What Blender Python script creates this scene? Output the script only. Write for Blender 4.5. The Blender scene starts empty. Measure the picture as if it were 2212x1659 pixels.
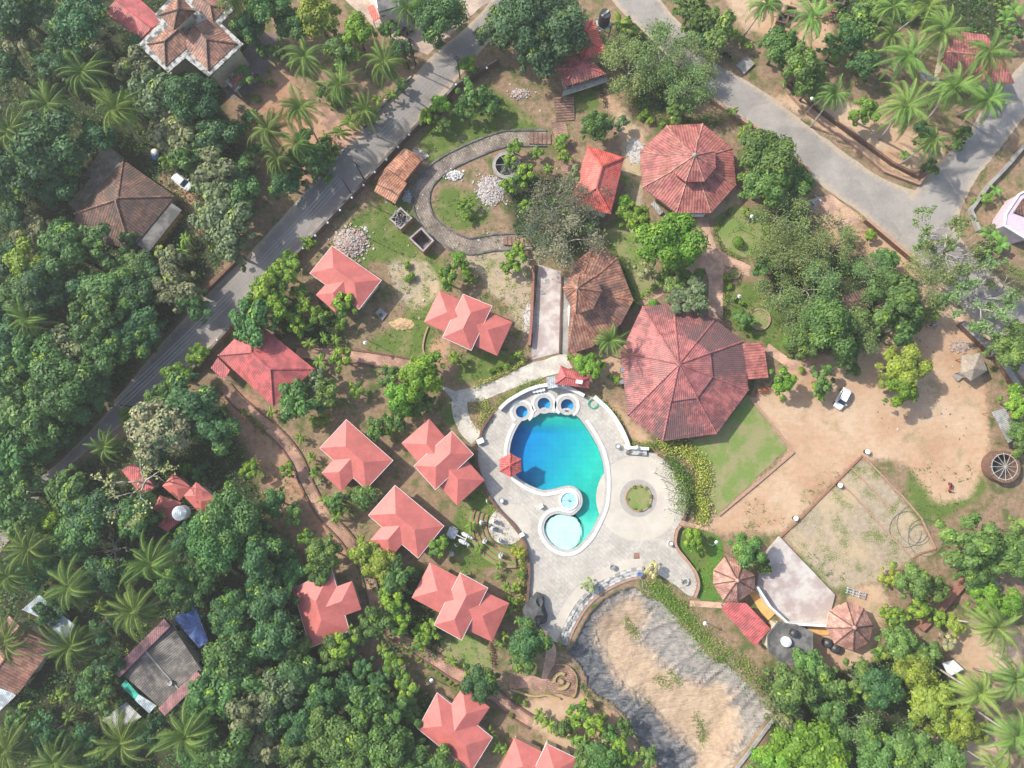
import bpy, bmesh, math, random
import numpy as np
from mathutils import Vector, Matrix
from mathutils.geometry import delaunay_2d_cdt
R = math.radians
scene = bpy.context.scene
COL = scene.collection
random.seed(7)
RNG = np.random.default_rng(7)

# ------------------------------------------------------------ camera, sky, sun, exposure
F, U0, V0, H, TILT = 1587.0, 1106.0, 829.5, 126.3, R(6.1)
cam = bpy.data.cameras.new('camera'); co = bpy.data.objects.new('camera', cam); COL.objects.link(co)
co.location = (0, 0, H); co.rotation_euler = (TILT, 0, 0)
cam.sensor_width = 36; cam.lens = F/2212*36; cam.clip_end = 3000; cam.clip_start = 1
scene.camera = co
SUN_EL, SUN_X, SUN_Y = R(44), -2.0, 1.0
w = bpy.data.worlds.new("World"); scene.world = w; w.use_nodes = True
nt = w.node_tree; bg = nt.nodes['Background']
sky = nt.nodes.new('ShaderNodeTexSky'); sky.sky_type = 'NISHITA'; sky.sun_disc = False
sky.sun_elevation = SUN_EL; sky.sun_rotation = math.atan2(SUN_X, SUN_Y); sky.dust_density = 2.5; sky.air_density = 1.2
nt.links.new(sky.outputs[0], bg.inputs[0]); bg.inputs[1].default_value = 0.15
sl = bpy.data.lights.new('sun', 'SUN'); sl.energy = 4.0; sl.angle = R(1.1); sl.color = (1, .94, .83)
so = bpy.data.objects.new('sun', sl); COL.objects.link(so)
n_ = math.hypot(SUN_X, SUN_Y)
so.rotation_euler = Vector((SUN_X/n_*math.cos(SUN_EL), SUN_Y/n_*math.cos(SUN_EL), math.sin(SUN_EL))).to_track_quat('Z', 'Y').to_euler()
so.location = (-60, 30, 90)
scene.view_settings.view_transform = 'Standard'; scene.view_settings.look = 'None'
scene.view_settings.exposure = 0.5; scene.view_settings.gamma = 1
scene.cycles.max_bounces = 6; scene.cycles.transparent_max_bounces = 8
scene.cycles.diffuse_bounces = 3; scene.cycles.glossy_bounces = 2

_c, _s = math.cos(TILT), math.sin(TILT)
def at(u, v, z=0.0):
    """picture point (in a 2212 px wide frame) to the world point at height z"""
    dx, dy = (u-U0)/F, -(v-V0)/F
    X, Y, Z = dx, _s+dy*_c, -_c+dy*_s
    t = (z-H)/Z
    return Vector((X*t, Y*t, z))
def pix(x, y, z=0.0):
    d = Vector((x, y, z-H)); fz = d.y*_s-d.z*_c; up = d.y*_c+d.z*_s
    return U0+F*d.x/fz, V0-F*up/fz
def mpx(u, v, z=0.0):
    """metres per picture unit near a place"""
    return (at(u+1, v, z)-at(u, v, z)).length
def P(*a, z=0.0):
    return [at(a[i], a[i+1], z) for i in range(0, len(a), 2)]

# ------------------------------------------------------------ materials
MATS = {}
def newmat(name):
    m = bpy.data.materials.new(name); m.use_nodes = True; MATS[name] = m
    return m, m.node_tree, m.node_tree.nodes['Principled BSDF']
def N(t, typ, **kw):
    n = t.nodes.new(typ)
    for k, v in kw.items():
        if k.startswith('i_'):
            key = k[2:]; key = int(key) if key.isdigit() else key.replace('_', ' ')
            n.inputs[key].default_value = v
        else: setattr(n, k, v)
    return n
def L(t, a, b): t.links.new(a, b)
def noise(t, scale, detail=4, rough=.6, vec=None):
    n = N(t, 'ShaderNodeTexNoise', i_Scale=scale, i_Detail=detail, i_Roughness=rough)
    if vec is None:
        g = t.nodes.get('geo') or N(t, 'ShaderNodeNewGeometry', name='geo'); vec = g.outputs['Position']
    L(t, vec, n.inputs['Vector']); return n.outputs['Fac']
def ramp(t, fac, stops):
    r = N(t, 'ShaderNodeValToRGB'); e = r.color_ramp.elements
    while len(e) < len(stops): e.new(.5)
    for k, (p, c) in enumerate(stops):
        e[k].position = p; e[k].color = (*c, 1) if len(c) == 3 else c
    L(t, fac, r.inputs[0]); return r.outputs[0]
def mixc(t, fac, a, b, typ='MIX'):
    m = N(t, 'ShaderNodeMix', data_type='RGBA', blend_type=typ)
    for s, x in ((m.inputs[0], fac), (m.inputs[6], a), (m.inputs[7], b)):
        if isinstance(x, (int, float)): s.default_value = x
        elif isinstance(x, tuple): s.default_value = (*x, 1)
        else: L(t, x, s)
    return m.outputs[2]
def mth(t, op, a, b=0.0, clamp=False):
    m = N(t, 'ShaderNodeMath', operation=op, use_clamp=clamp)
    for s, x in ((m.inputs[0], a), (m.inputs[1], b)):
        if isinstance(x, (int, float)): s.default_value = x
        else: L(t, x, s)
    return m.outputs[0]
def bump(t, b, h, strength=.4, dist=.05):
    n = N(t, 'ShaderNodeBump', i_Strength=strength, i_Distance=dist); L(t, h, n.inputs['Height']); L(t, n.outputs[0], b.inputs['Normal'])
def uvxy(t):
    u = N(t, 'ShaderNodeUVMap'); s = N(t, 'ShaderNodeSeparateXYZ'); L(t, u.outputs[0], s.inputs[0])
    return s.outputs[0], s.outputs[1], u.outputs[0]

def plain(name, c, c2=None, scale=1.5, rough=.8, bumps=0, metal=0, lo=.35, hi=.65):
    m, t, b = newmat(name)
    if c2 is None: c2 = tuple(x*.75 for x in c)
    f = noise(t, scale, 5, .65)
    L(t, ramp(t, f, [(lo, c2), (hi, c)]), b.inputs['Base Color'])
    b.inputs['Roughness'].default_value = rough; b.inputs['Metallic'].default_value = metal
    if bumps: bump(t, b, noise(t, scale*6, 3), bumps, .05)
    return m
def roofmat(name, c, c2, stain, period=.36, row=0, stain_amt=.5, amp=.5, stain_scale=.25, rough=.6, groove=.6, patch=None):
    """pantile or ribbed sheet roof: ribs run up the slope, rows along it, with weathered patches"""
    m, t, b = newmat(name)
    x, y, uv = uvxy(t)
    base = ramp(t, noise(t, .7, 5, .65), [(.43, tuple(k*.8 for k in c2)), (.57, tuple(k*1.12 for k in c))])
    if row:
        br = N(t, 'ShaderNodeTexBrick', offset=0, i_Scale=1.0, i_Mortar_Size=0.0, i_Brick_Width=period, i_Row_Height=row, i_Bias=0.0)
        br.inputs['Color1'].default_value = (.62, .62, .62, 1); br.inputs['Color2'].default_value = (1.25, 1.2, 1.1, 1)
        L(t, uv, br.inputs['Vector'])
        base = mixc(t, .55, base, mixc(t, 1.0, base, br.outputs['Color'], 'MULTIPLY'))
    sf = mth(t, 'ADD', mth(t, 'MULTIPLY', noise(t, stain_scale, 6, .7), .6), mth(t, 'MULTIPLY', noise(t, 1.6, 5, .75), .4))
    if patch:
        g = t.nodes['geo']; vd = N(t, 'ShaderNodeVectorMath', operation='DISTANCE'); L(t, g.outputs['Position'], vd.inputs[0]); vd.inputs[1].default_value = patch[0]
        sf = mth(t, 'ADD', sf, mth(t, 'MULTIPLY', mth(t, 'SUBTRACT', 1, mth(t, 'DIVIDE', vd.outputs['Value'], patch[1]), True), patch[2]))
    st = ramp(t, sf, [(.475, (0, 0, 0)), (.535, (1, 1, 1))])
    base = mixc(t, mth(t, 'MULTIPLY', st, stain_amt), base, stain)
    wv = mth(t, 'SINE', mth(t, 'MULTIPLY', x, 2*math.pi/period))
    hgt = mth(t, 'MULTIPLY', wv, .5)
    if row:
        fr = mth(t, 'FRACT', mth(t, 'DIVIDE', y, row)); hgt = mth(t, 'SUBTRACT', hgt, fr)
    gr = ramp(t, mth(t, 'ADD', mth(t, 'MULTIPLY', wv, .5), .5), [(0, (groove,)*3), (.45, (1, 1, 1))])
    base = mixc(t, 1.0, base, gr, 'MULTIPLY')
    L(t, base, b.inputs['Base Color']); b.inputs['Roughness'].default_value = rough
    bump(t, b, hgt, amp, .06)
    return m
M = {}
# smooth painted cottage roofs, one lightly weathered sheet
def smooth_roof(name, c, dirt):
    m, t, b = newmat(name)
    base = ramp(t, noise(t, .5, 6, .7), [(.4, tuple(k*.8 for k in c)), (.6, c)])
    fine = ramp(t, noise(t, 6, 3, .6), [(.35, (.9, .9, .9)), (.65, (1.05, 1.05, 1.05))])
    base = mixc(t, 1.0, base, fine, 'MULTIPLY')
    st = ramp(t, noise(t, .9, 7, .75), [(.5, (0, 0, 0)), (.66, (1, 1, 1))])
    base = mixc(t, mth(t, 'MULTIPLY', st, .3), base, dirt)
    x, y, uv = uvxy(t)
    sv = N(t, 'ShaderNodeMapping'); sv.inputs['Scale'].default_value = (2.2, .22, 1); L(t, uv, sv.inputs[0])
    streak = ramp(t, noise(t, 1.0, 4, .6, sv.outputs[0]), [(.5, (0, 0, 0)), (.75, (1, 1, 1))])
    base = mixc(t, mth(t, 'MULTIPLY', streak, .22), base, tuple(k*.7 for k in c))
    seam = ramp(t, mth(t, 'FRACT', mth(t, 'DIVIDE', x, 1.1)), [(0, (.8, .8, .8)), (.05, (1, 1, 1))])
    base = mixc(t, .35, base, mixc(t, 1.0, base, seam, 'MULTIPLY'))
    L(t, base, b.inputs['Base Color']); b.inputs['Roughness'].default_value = .55
    bump(t, b, noise(t, 3, 4), .12, .05)
    return m
M['roof_smooth'] = smooth_roof('pink_roof_paint', (.545, .148, .128), (.37, .16, .13))
M['roof_corr'] = roofmat('ribbed_red_sheet', (.56, .12, .12), (.44, .10, .10), (.33, .12, .11), .36, 0, .35, .55)
M['roof_pav'] = roofmat('weathered_ribbed_red', (.44, .148, .142), (.35, .118, .118), (.13, .085, .085), .34, 1.6, .8, .6, .12, patch=(tuple(at(1575, 745, 4)), 9.0, .22))
M['roof_pav_top'] = roofmat('faded_ribbed_red', (.50, .17, .16), (.43, .145, .14), (.26, .13, .12), .34, 0, .5, .6, .2)
M['roof_bright'] = roofmat('bright_red_ribbed', (.66, .115, .08), (.56, .10, .08), (.60, .22, .19), .34, 0, .5, .5, .2)
M['tile_red'] = roofmat('red_clay_tiles', (.42, .135, .13), (.34, .10, .10), (.47, .22, .14), .48, .5, .35, .6, .5)
M['tile_brown'] = roofmat('brown_clay_tiles', (.40, .20, .135), (.30, .13, .095), (.13, .085, .07), .48, .5, .6, .6, .3)
M['tile_orange'] = roofmat('orange_clay_tiles', (.52, .23, .13), (.42, .16, .095), (.28, .17, .12), .42, .5, .4, .8, .5)
M['tile_dark'] = roofmat('mossy_dark_tiles', (.23, .115, .08), (.12, .07, .055), (.055, .05, .045), .48, .5, .7, .8, .35)
M['tile_pale'] = roofmat('faded_pink_tiles', (.58, .31, .25), (.48, .24, .195), (.30, .17, .13), .36, .5, .5, .45, .6, groove=.82)
M['tin_grey'] = roofmat('grey_tin', (.42, .43, .42), (.33, .33, .32), (.22, .18, .15), .3, 0, .4, .5)
M['tin_old'] = roofmat('old_fibre_sheet', (.20, .175, .155), (.12, .105, .095), (.07, .065, .06), .34, 0, .6, .7, .3)
M['tin_pink'] = roofmat('pink_edge_sheet', (.42, .2, .2), (.33, .15, .16), (.22, .12, .12), .3, 0, .4, .5)
M['tin_blue'] = roofmat('blue_tin', (.045, .12, .38), (.03, .08, .28), (.1, .13, .2), .3, 0, .4, .5)
M['tin_white'] = roofmat('white_blue_tin', (.5, .58, .63), (.33, .42, .5), (.25, .2, .17), .3, 0, .4, .5)
M['tin_green'] = roofmat('green_tin', (.05, .5, .36), (.04, .4, .3), (.1, .3, .25), .3, 0, .3, .5)
M['thatch'] = plain('weathered_thatch', (.42, .36, .29), (.26, .21, .17), 2.5, .95, .6)
M['cream'] = plain('cream_plaster', (.62, .56, .42), (.5, .45, .33), 1.2, .85)
M['white'] = plain('white_paint', (.82, .82, .80), (.66, .66, .64), 1.0, .6)
M['whitewash'] = plain('stained_white_concrete', (.44, .44, .42), (.10, .10, .095), 1.1, .85, .2, 0, .44, .54)
M['concrete'] = plain('bare_concrete', (.36, .35, .33), (.22, .21, .2), .8, .9, .2)
M['conc_dark'] = plain('dark_concrete', (.17, .165, .158), (.075, .075, .073), .6, .9, .25, 0, .42, .58)
M['conc_pale'] = plain('pale_stage_concrete', (.52, .48, .45), (.37, .30, .285), .35, .85, .1, 0, .42, .58)
M['brick'] = plain('brick_red', (.36, .16, .11), (.22, .11, .085), 4, .9, .4)
M['laterite'] = plain('laterite_stone', (.22, .115, .08), (.10, .065, .05), 3, .95, .6)
M['edging'] = plain('laterite_edging', (.45, .28, .2), (.3, .19, .14), 3, .9, .4)
M['wood'] = plain('brown_wood', (.2, .13, .08), (.13, .09, .06), 3, .8, .2)
M['bark'] = plain('bark', (.21, .17, .13), (.12, .095, .075), 2.5, .95, .5)
M['bark_pale'] = plain('pale_bark', (.50, .46, .40), (.34, .31, .27), 2.0, .95, .3)
M['metal_dark'] = plain('dark_iron', (.05, .05, .055), None, 4, .5, 0, .6)
M['metal_grey'] = plain('galvanised_steel', (.42, .43, .44), None, 4, .45, 0, .7)
M['plastic_black'] = plain('black_tank_plastic', (.03, .032, .036), (.05, .052, .058), 2, .45)
M['glass_dark'] = plain('dark_window_glass', (.03, .045, .06), None, 2, .12)
M['rubber'] = plain('rubber', (.025, .025, .025), None, 4, .8)
M['red_paint'] = plain('red_paint', (.42, .03, .04), None, 4, .35)
M['car_white'] = plain('car_white_paint', (.80, .82, .84), (.76, .78, .8), 1, .25)
M['blue_paint'] = plain('blue_paint', (.05, .17, .45), None, 3, .5)
M['pink_wall'] = plain('lilac_plaster', (.60, .50, .60), (.52, .43, .52), 1, .8)
M['orange_floor'] = plain('orange_ochre_floor', (.72, .42, .14), (.6, .33, .12), 1, .8)
M['stone_black'] = plain('black_boulder', (.035, .037, .04), (.075, .078, .085), 1.2, .7, .7)
M['statue'] = plain('grey_white_statue', (.66, .67, .68), (.45, .46, .48), 3, .7)
M['rubble'] = plain('brick_rubble', (.50, .39, .34), (.33, .22, .18), 6, .95, .6)
M['rubble_white'] = plain('pale_litter', (.55, .53, .52), (.36, .34, .33), 6, .9, .4)
M['skin'] = plain('skin', (.22, .11, .07), None, 6, .6)
M['hair'] = plain('black_hair', (.012, .011, .01), None, 6, .6)
M['cloth_white'] = plain('white_cloth', (.78, .78, .78), None, 6, .9)
M['cloth_dark'] = plain('dark_cloth', (.03, .032, .045), None, 6, .9)
M['hose_green'] = plain('green_hose', (.03, .38, .24), None, 6, .5)
M['yellow_rail'] = plain('yellow_rail', (.46, .36, .15), (.25, .18, .1), 4, .8)

def leafmat(name, tip, tip2=None):
    m, t, b = newmat(name)
    oi = N(t, 'ShaderNodeObjectInfo'); a = N(t, 'ShaderNodeAttribute', attribute_name='leaf')
    s = N(t, 'ShaderNodeSeparateColor'); L(t, a.outputs['Color'], s.inputs[0])
    base = mixc(t, 1.0, oi.outputs['Color'], ramp(t, s.outputs[0], [(0, (.55, .6, .6)), (.5, (1, 1, 1)), (1, (1.75, 1.6, 1.3))]), 'MULTIPLY')
    base = mixc(t, s.outputs[1], base, tip)
    L(t, base, b.inputs['Base Color']); b.inputs['Roughness'].default_value = .55
    b.inputs['Specular IOR Level'].default_value = .35
    tr = N(t, 'ShaderNodeBsdfTranslucent'); L(t, mixc(t, 1.0, base, (1.2, 1.25, .6), 'MULTIPLY'), tr.inputs[0])
    mx = N(t, 'ShaderNodeMixShader', i_0=.2); L(t, b.outputs[0], mx.inputs[1]); L(t, tr.outputs[0], mx.inputs[2])
    L(t, mx.outputs[0], t.nodes['Material Output'].inputs[0])
    return m
M['leaf'] = leafmat('leaf_green', (.34, .48, .03))
M['leaf_cream'] = leafmat('leaf_with_cream_flowers', (.55, .47, .28))
M['leaf_var'] = leafmat('variegated_leaf', (.62, .60, .14))
M['leaf_frond'] = leafmat('palm_frond', (.30, .37, .075))

# ------------------------------------------------------------ mesh building
ORG = {}
class MB:
    def __init__(s): s.v = []; s.f = []; s.m = []
    def add(s, vs, fs, mi=0):
        o = len(s.v); s.v += [tuple(p) for p in vs]; s.f += [tuple(i+o for i in f) for f in fs]; s.m += [mi]*len(fs)
        return s
    def quad(s, a, b, c, d, mi=0): return s.add([a, b, c, d], [(0, 1, 2, 3)], mi)
    def box(s, c, size, rz=0.0, mi=0, tilt=None):
        sx, sy, sz = [k/2 for k in size]; m = Matrix.Rotation(rz, 3, 'Z')
        if tilt is not None: m = m @ tilt
        vs = [Vector(c)+m @ Vector((x*sx, y*sy, z*sz)) for z in (-1, 1) for x, y in ((-1, -1), (1, -1), (1, 1), (-1, 1))]
        return s.add(vs, [(3, 2, 1, 0), (4, 5, 6, 7), (0, 1, 5, 4), (1, 2, 6, 5), (2, 3, 7, 6), (3, 0, 4, 7)], mi)
    def prism(s, poly, z0, z1, mi=0, top=True, bottom=True):
        p = [Vector((q[0], q[1])) for q in poly]; n = len(p)
        if sum(p[i].x*p[(i+1) % n].y-p[(i+1) % n].x*p[i].y for i in range(n)) < 0: p.reverse()
        vs = [(q.x, q.y, z0) for q in p]+[(q.x, q.y, z1) for q in p]
        fs = [(i, (i+1) % n, n+(i+1) % n, n+i) for i in range(n)]
        if top: fs.append(tuple(range(n, 2*n)))
        if bottom: fs.append(tuple(range(n-1, -1, -1)))
        return s.add(vs, fs, mi)
    def tube(s, pts, rad, n=6, mi=0, cap=True, closed=False):
        pts = [Vector(p) for p in pts]; k = len(pts)
        rad = rad if isinstance(rad, (list, tuple)) else [rad]*k
        vs = []; up = Vector((0, 0, 1))
        for i, p in enumerate(pts):
            if closed: d = pts[(i+1) % k]-pts[i-1]
            else: d = pts[min(i+1, k-1)]-pts[max(i-1, 0)]
            d = d.normalized() if d.length > 1e-9 else Vector((0, 0, 1))
            a = d.cross(up if abs(d.z) < .95 else Vector((1, 0, 0))).normalized(); b = a.cross(d)
            vs += [p+(a*math.cos(2*math.pi*j/n)+b*math.sin(2*math.pi*j/n))*rad[i] for j in range(n)]
        fs = []
        for i in range(k if closed else k-1):
            i2 = (i+1) % k
            fs += [(i*n+j, i*n+(j+1) % n, i2*n+(j+1) % n, i2*n+j) for j in range(n)]
        if cap and not closed: fs += [tuple(range(n-1, -1, -1)), tuple(range((k-1)*n, k*n))]
        return s.add(vs, fs, mi)
    def cyl(s, c, r, z0, z1, n=20, mi=0, r2=None):
        r2 = r if r2 is None else r2; cx, cy = c[0], c[1]
        vs = [(cx+r*math.cos(2*math.pi*i/n), cy+r*math.sin(2*math.pi*i/n), z0) for i in range(n)]+[(cx+r2*math.cos(2*math.pi*i/n), cy+r2*math.sin(2*math.pi*i/n), z1) for i in range(n)]
        return s.add(vs, [(i, (i+1) % n, n+(i+1) % n, n+i) for i in range(n)]+[tuple(range(n, 2*n)), tuple(range(n-1, -1, -1))], mi)
    def ring(s, c, r0, r1, z0, z1, n=40, mi=0, a0=0.0, a1=2*math.pi):
        full = abs(a1-a0-2*math.pi) < 1e-6; k = n if full else n+1; vs = []
        for i in range(k):
            a = a0+(a1-a0)*i/n; ca, sa = math.cos(a), math.sin(a)
            vs += [(c[0]+r*ca, c[1]+r*sa, z) for r, z in ((r0, z0), (r1, z0), (r1, z1), (r0, z1))]
        fs = []
        for i in range(n):
            j = (i+1) % k
            fs += [(4*i+q, 4*j+q, 4*j+(q+1) % 4, 4*i+(q+1) % 4) for q in range(4)]
        if not full: fs += [(3, 2, 1, 0), tuple(4*(k-1)+q for q in range(4))]
        return s.add(vs, fs, mi)
    def ball(s, c, r, n=10, sq=(1, 1, 1), mi=0):
        vs = []; fs = []; m = n//2
        for i in range(m+1):
            th = math.pi*i/m
            vs += [(c[0]+r*sq[0]*math.sin(th)*math.cos(2*math.pi*j/n), c[1]+r*sq[1]*math.sin(th)*math.sin(2*math.pi*j/n), c[2]+r*sq[2]*math.cos(th)) for j in range(n)]
        for i in range(m): fs += [(i*n+j, (i+1)*n+j, (i+1)*n+(j+1) % n, i*n+(j+1) % n) for j in range(n)]
        return s.add(vs, fs, mi)
    def strip(s, pts, width, z0, z1, mi=0, closed=False, side=0.0):
        """a wall or kerb of constant width along a polyline"""
        p = [Vector((q[0], q[1])) for q in pts]; n = len(p); A = []; B = []
        for i in range(n):
            a = p[i]-p[i-1] if (i > 0 or closed) else p[1]-p[0]
            b = p[(i+1) % n]-p[i] if (i < n-1 or closed) else p[-1]-p[-2]
            a = a.normalized(); b = b.normalized(); d = (a+b)
            d = d.normalized() if d.length > 1e-6 else a
            nn = Vector((-d.y, d.x)); k = 1/max(.5, abs(d.dot(b)))
            A.append(p[i]+nn*width*(.5+side)*k); B.append(p[i]-nn*width*(.5-side)*k)
        vs = []
        for a, b in zip(A, B): vs += [(a.x, a.y, z0), (b.x, b.y, z0), (b.x, b.y, z1), (a.x, a.y, z1)]
        fs = []
        for i in range(n if closed else n-1):
            j = (i+1) % n; fs += [(4*i+q, 4*j+q, 4*j+(q+1) % 4, 4*i+(q+1) % 4) for q in range(4)]
        if not closed: fs += [(0, 1, 2, 3), tuple(4*(n-1)+q for q in (3, 2, 1, 0))]
        return s.add(vs, fs, mi)
    def build(s, name, mats, parent=None, smooth=False, label=None):
        org = ORG.get(parent.name, Vector((0, 0, 0))) if parent else Vector((0, 0, 0))
        me = bpy.data.meshes.new(name)
        me.from_pydata([tuple(Vector(p)-org) for p in s.v], [], s.f)
        mats = mats if isinstance(mats, (list, tuple)) else [mats]
        for k in mats: me.materials.append(M[k] if isinstance(k, str) else k)
        if len(mats) > 1: me.polygons.foreach_set('material_index', s.m)
        bm = bmesh.new(); bm.from_mesh(me); bmesh.ops.recalc_face_normals(bm, faces=bm.faces); bm.to_mesh(me); bm.free()
        face_uv(me)
        if smooth: me.polygons.foreach_set('use_smooth', [True]*len(me.polygons))
        o = bpy.data.objects.new(name, me); COL.objects.link(o)
        if parent: o.parent = parent
        ORG[o.name] = org
        if label: o['label'] = label
        return o
def face_uv(me):
    uv = me.uv_layers.new(name='UVMap'); dat = np.zeros((len(me.loops), 2), np.float32)
    vs = me.vertices
    for p in me.polygons:
        n = p.normal; h = Vector((-n.y, n.x, 0))
        if h.length < .05: a, b = Vector((1, 0, 0)), Vector((0, 1, 0))
        else: a = h.normalized(); b = n.cross(a)
        for li in p.loop_indices:
            q = vs[me.loops[li].vertex_index].co; dat[li] = (a.dot(q), b.dot(q))
    uv.data.foreach_set('uv', dat.ravel())
def tag(o, label=None, cat=None, group=None, kind=None):
    if label: o['label'] = label
    if cat: o['category'] = cat
    if group: o['group'] = group
    if kind: o['kind'] = kind
    return o
def thing(name, label, cat, loc, group=None, rz=0):
    o = bpy.data.objects.new(name, None); COL.objects.link(o); o.location = loc; o.rotation_euler = (0, 0, rz)
    o.empty_display_size = .5; ORG[o.name] = Vector(loc)
    return tag(o, label, cat, group)
def smooth_line(pts, k=6, closed=False):
    """Catmull-Rom through 2-D points"""
    p = [Vector((q[0], q[1], 0)) for q in pts]; n = len(p); out = []
    for i in range(n if closed else n-1):
        if closed: a, b, c, d = p[i-1], p[i], p[(i+1) % n], p[(i+2) % n]
        else: a, b, c, d = p[max(i-1, 0)], p[i], p[i+1], p[min(i+2, n-1)]
        for j in range(k):
            t = j/k
            out.append(.5*((2*b)+(c-a)*t+(2*a-5*b+4*c-d)*t*t+(3*b-a-3*c+d)*t*t*t))
    if not closed: out.append(p[-1])
    return out
def wobble(pts, amp, freq=.6, seed=0):
    from mathutils import noise as mn
    out = []; n = len(pts)
    for i in range(n):
        a, b = pts[i], pts[(i+1) % n]; k = max(1, int((b-a).length/.6))
        for j in range(k):
            q = a.lerp(b, j/k); out.append(q+Vector((mn.noise(q*freq+Vector((seed, 0, 0))), mn.noise(q*freq+Vector((seed, 9, 3))), 0))*amp*2)
    return out
def inside(poly, X, Y):
    res = np.zeros(X.shape, bool); n = len(poly)
    for i in range(n):
        x0, y0 = poly[i][0], poly[i][1]; x1, y1 = poly[(i+1) % n][0], poly[(i+1) % n][1]
        if y0 == y1: continue
        c = ((y0 > Y) != (y1 > Y)) & (X < (x1-x0)*(Y-y0)/(y1-y0)+x0)
        res ^= c
    return res
def sheet(name, poly, z, mat, res=2.0, zf=None, attr=None):
    """a flat or shaped sheet filling a polygon, with inner points"""
    b = [Vector((q[0], q[1])) for q in poly]; n = len(b)
    xs = [q.x for q in b]; ys = [q.y for q in b]
    gx, gy = np.meshgrid(np.arange(min(xs)+res/2, max(xs), res), np.arange(min(ys)+res/2, max(ys), res))
    ok = inside(poly, gx, gy); pts = b+[Vector((x, y)) for x, y in zip(gx[ok], gy[ok])]
    vs, es, fs, *_ = delaunay_2d_cdt(pts, [(i, (i+1) % n) for i in range(n)], [], 1, 1e-4)
    mb = MB(); mb.add([(q.x, q.y, zf(q.x, q.y) if zf else z) for q in vs], fs)
    o = mb.build(name, mat)
    return o
def struct(o): o['kind'] = 'structure'; return o

# ------------------------------------------------------------ outlines used by several things (picture points)
POOL = P(1130,907,1140,905,1155,901,1166,893,1172,886,1179,886,1187,891,1200,892,1213,890,1220,887,1228,887,1236,893,1250,902,1264,920,1281,947,1294,972,1303,1004,1306,1037,1305,1067,1301,1095,1291,1119,1276,1149,1258,1171,1241,1184,1223,1188,1201,1181,1183,1164,1175,1144,1178,1127,1188,1115,1206,1109,1226,1113,1238,1112,1250,1102,1257,1090,1258,1076,1253,1062,1241,1052,1228,1049,1211,1052,1191,1057,1171,1058,1146,1049,1126,1037,1113,1025,1104,1005,1101,980,1103,960,1109,940,1119,920)
POOL = smooth_line(POOL, 3, True)
JAC = [(1127, 889.5, 13), (1175, 873, 14), (1225, 876, 14)]
DECK = P(1077,885,1090,873,1106,862,1143,843,1181,834,1218,837,1261,857,1281,859,1313,889,1336,922,1351,954,1356,974,1385,975,1410,978,1431,989,1455,1012,1473,1040,1482,1067,1479,1109,1473,1122,1460,1145,1456,1172,1463,1188,1476,1204,1490,1222,1501,1239,1506,1264,1498,1287,1481,1282,1465,1268,1448,1257,1428,1244,1408,1232,1388,1226,1356,1231,1323,1243,1295,1256,1266,1276,1246,1300,1228,1330,1213,1362,1205,1388,1190,1376,1168,1354,1150,1346,1141,1320,1139,1294,1143,1244,1141,1204,1131,1167,1106,1130,1078,1102,1055,1069,1035,1017,1030,979,1043,932,1058,905)
POND = P(1228,1392,1238,1368,1252,1343,1268,1320,1284,1300,1308,1281,1332,1268,1362,1256,1387,1252,1391,1274,1431,1287,1456,1319,1488,1352,1516,1384,1543,1414,1581,1424,1596,1449,1638,1487,1696,1527,1655,1575,1615,1630,1580,1680,1560,1720,1430,1720,1413,1659,1381,1614,1356,1582,1338,1544,1308,1524,1286,1514,1268,1494,1256,1484,1252,1457,1241,1434,1216,1420,1204,1418)
SANDS = [P(1281,1354,1301,1320,1340,1298,1380,1290,1403,1320,1400,1355,1383,1390,1405,1400,1430,1435,1470,1470,1500,1472,1560,1490,1590,1500,1590,1545,1610,1600,1580,1640,1530,1655,1490,1620,1450,1590,1430,1560,1385,1510,1340,1480,1310,1440,1310,1415,1290,1395),
         P(1480,1470,1570,1485,1600,1540,1600,1620,1560,1700,1500,1690,1500,1600,1440,1560)]
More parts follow.
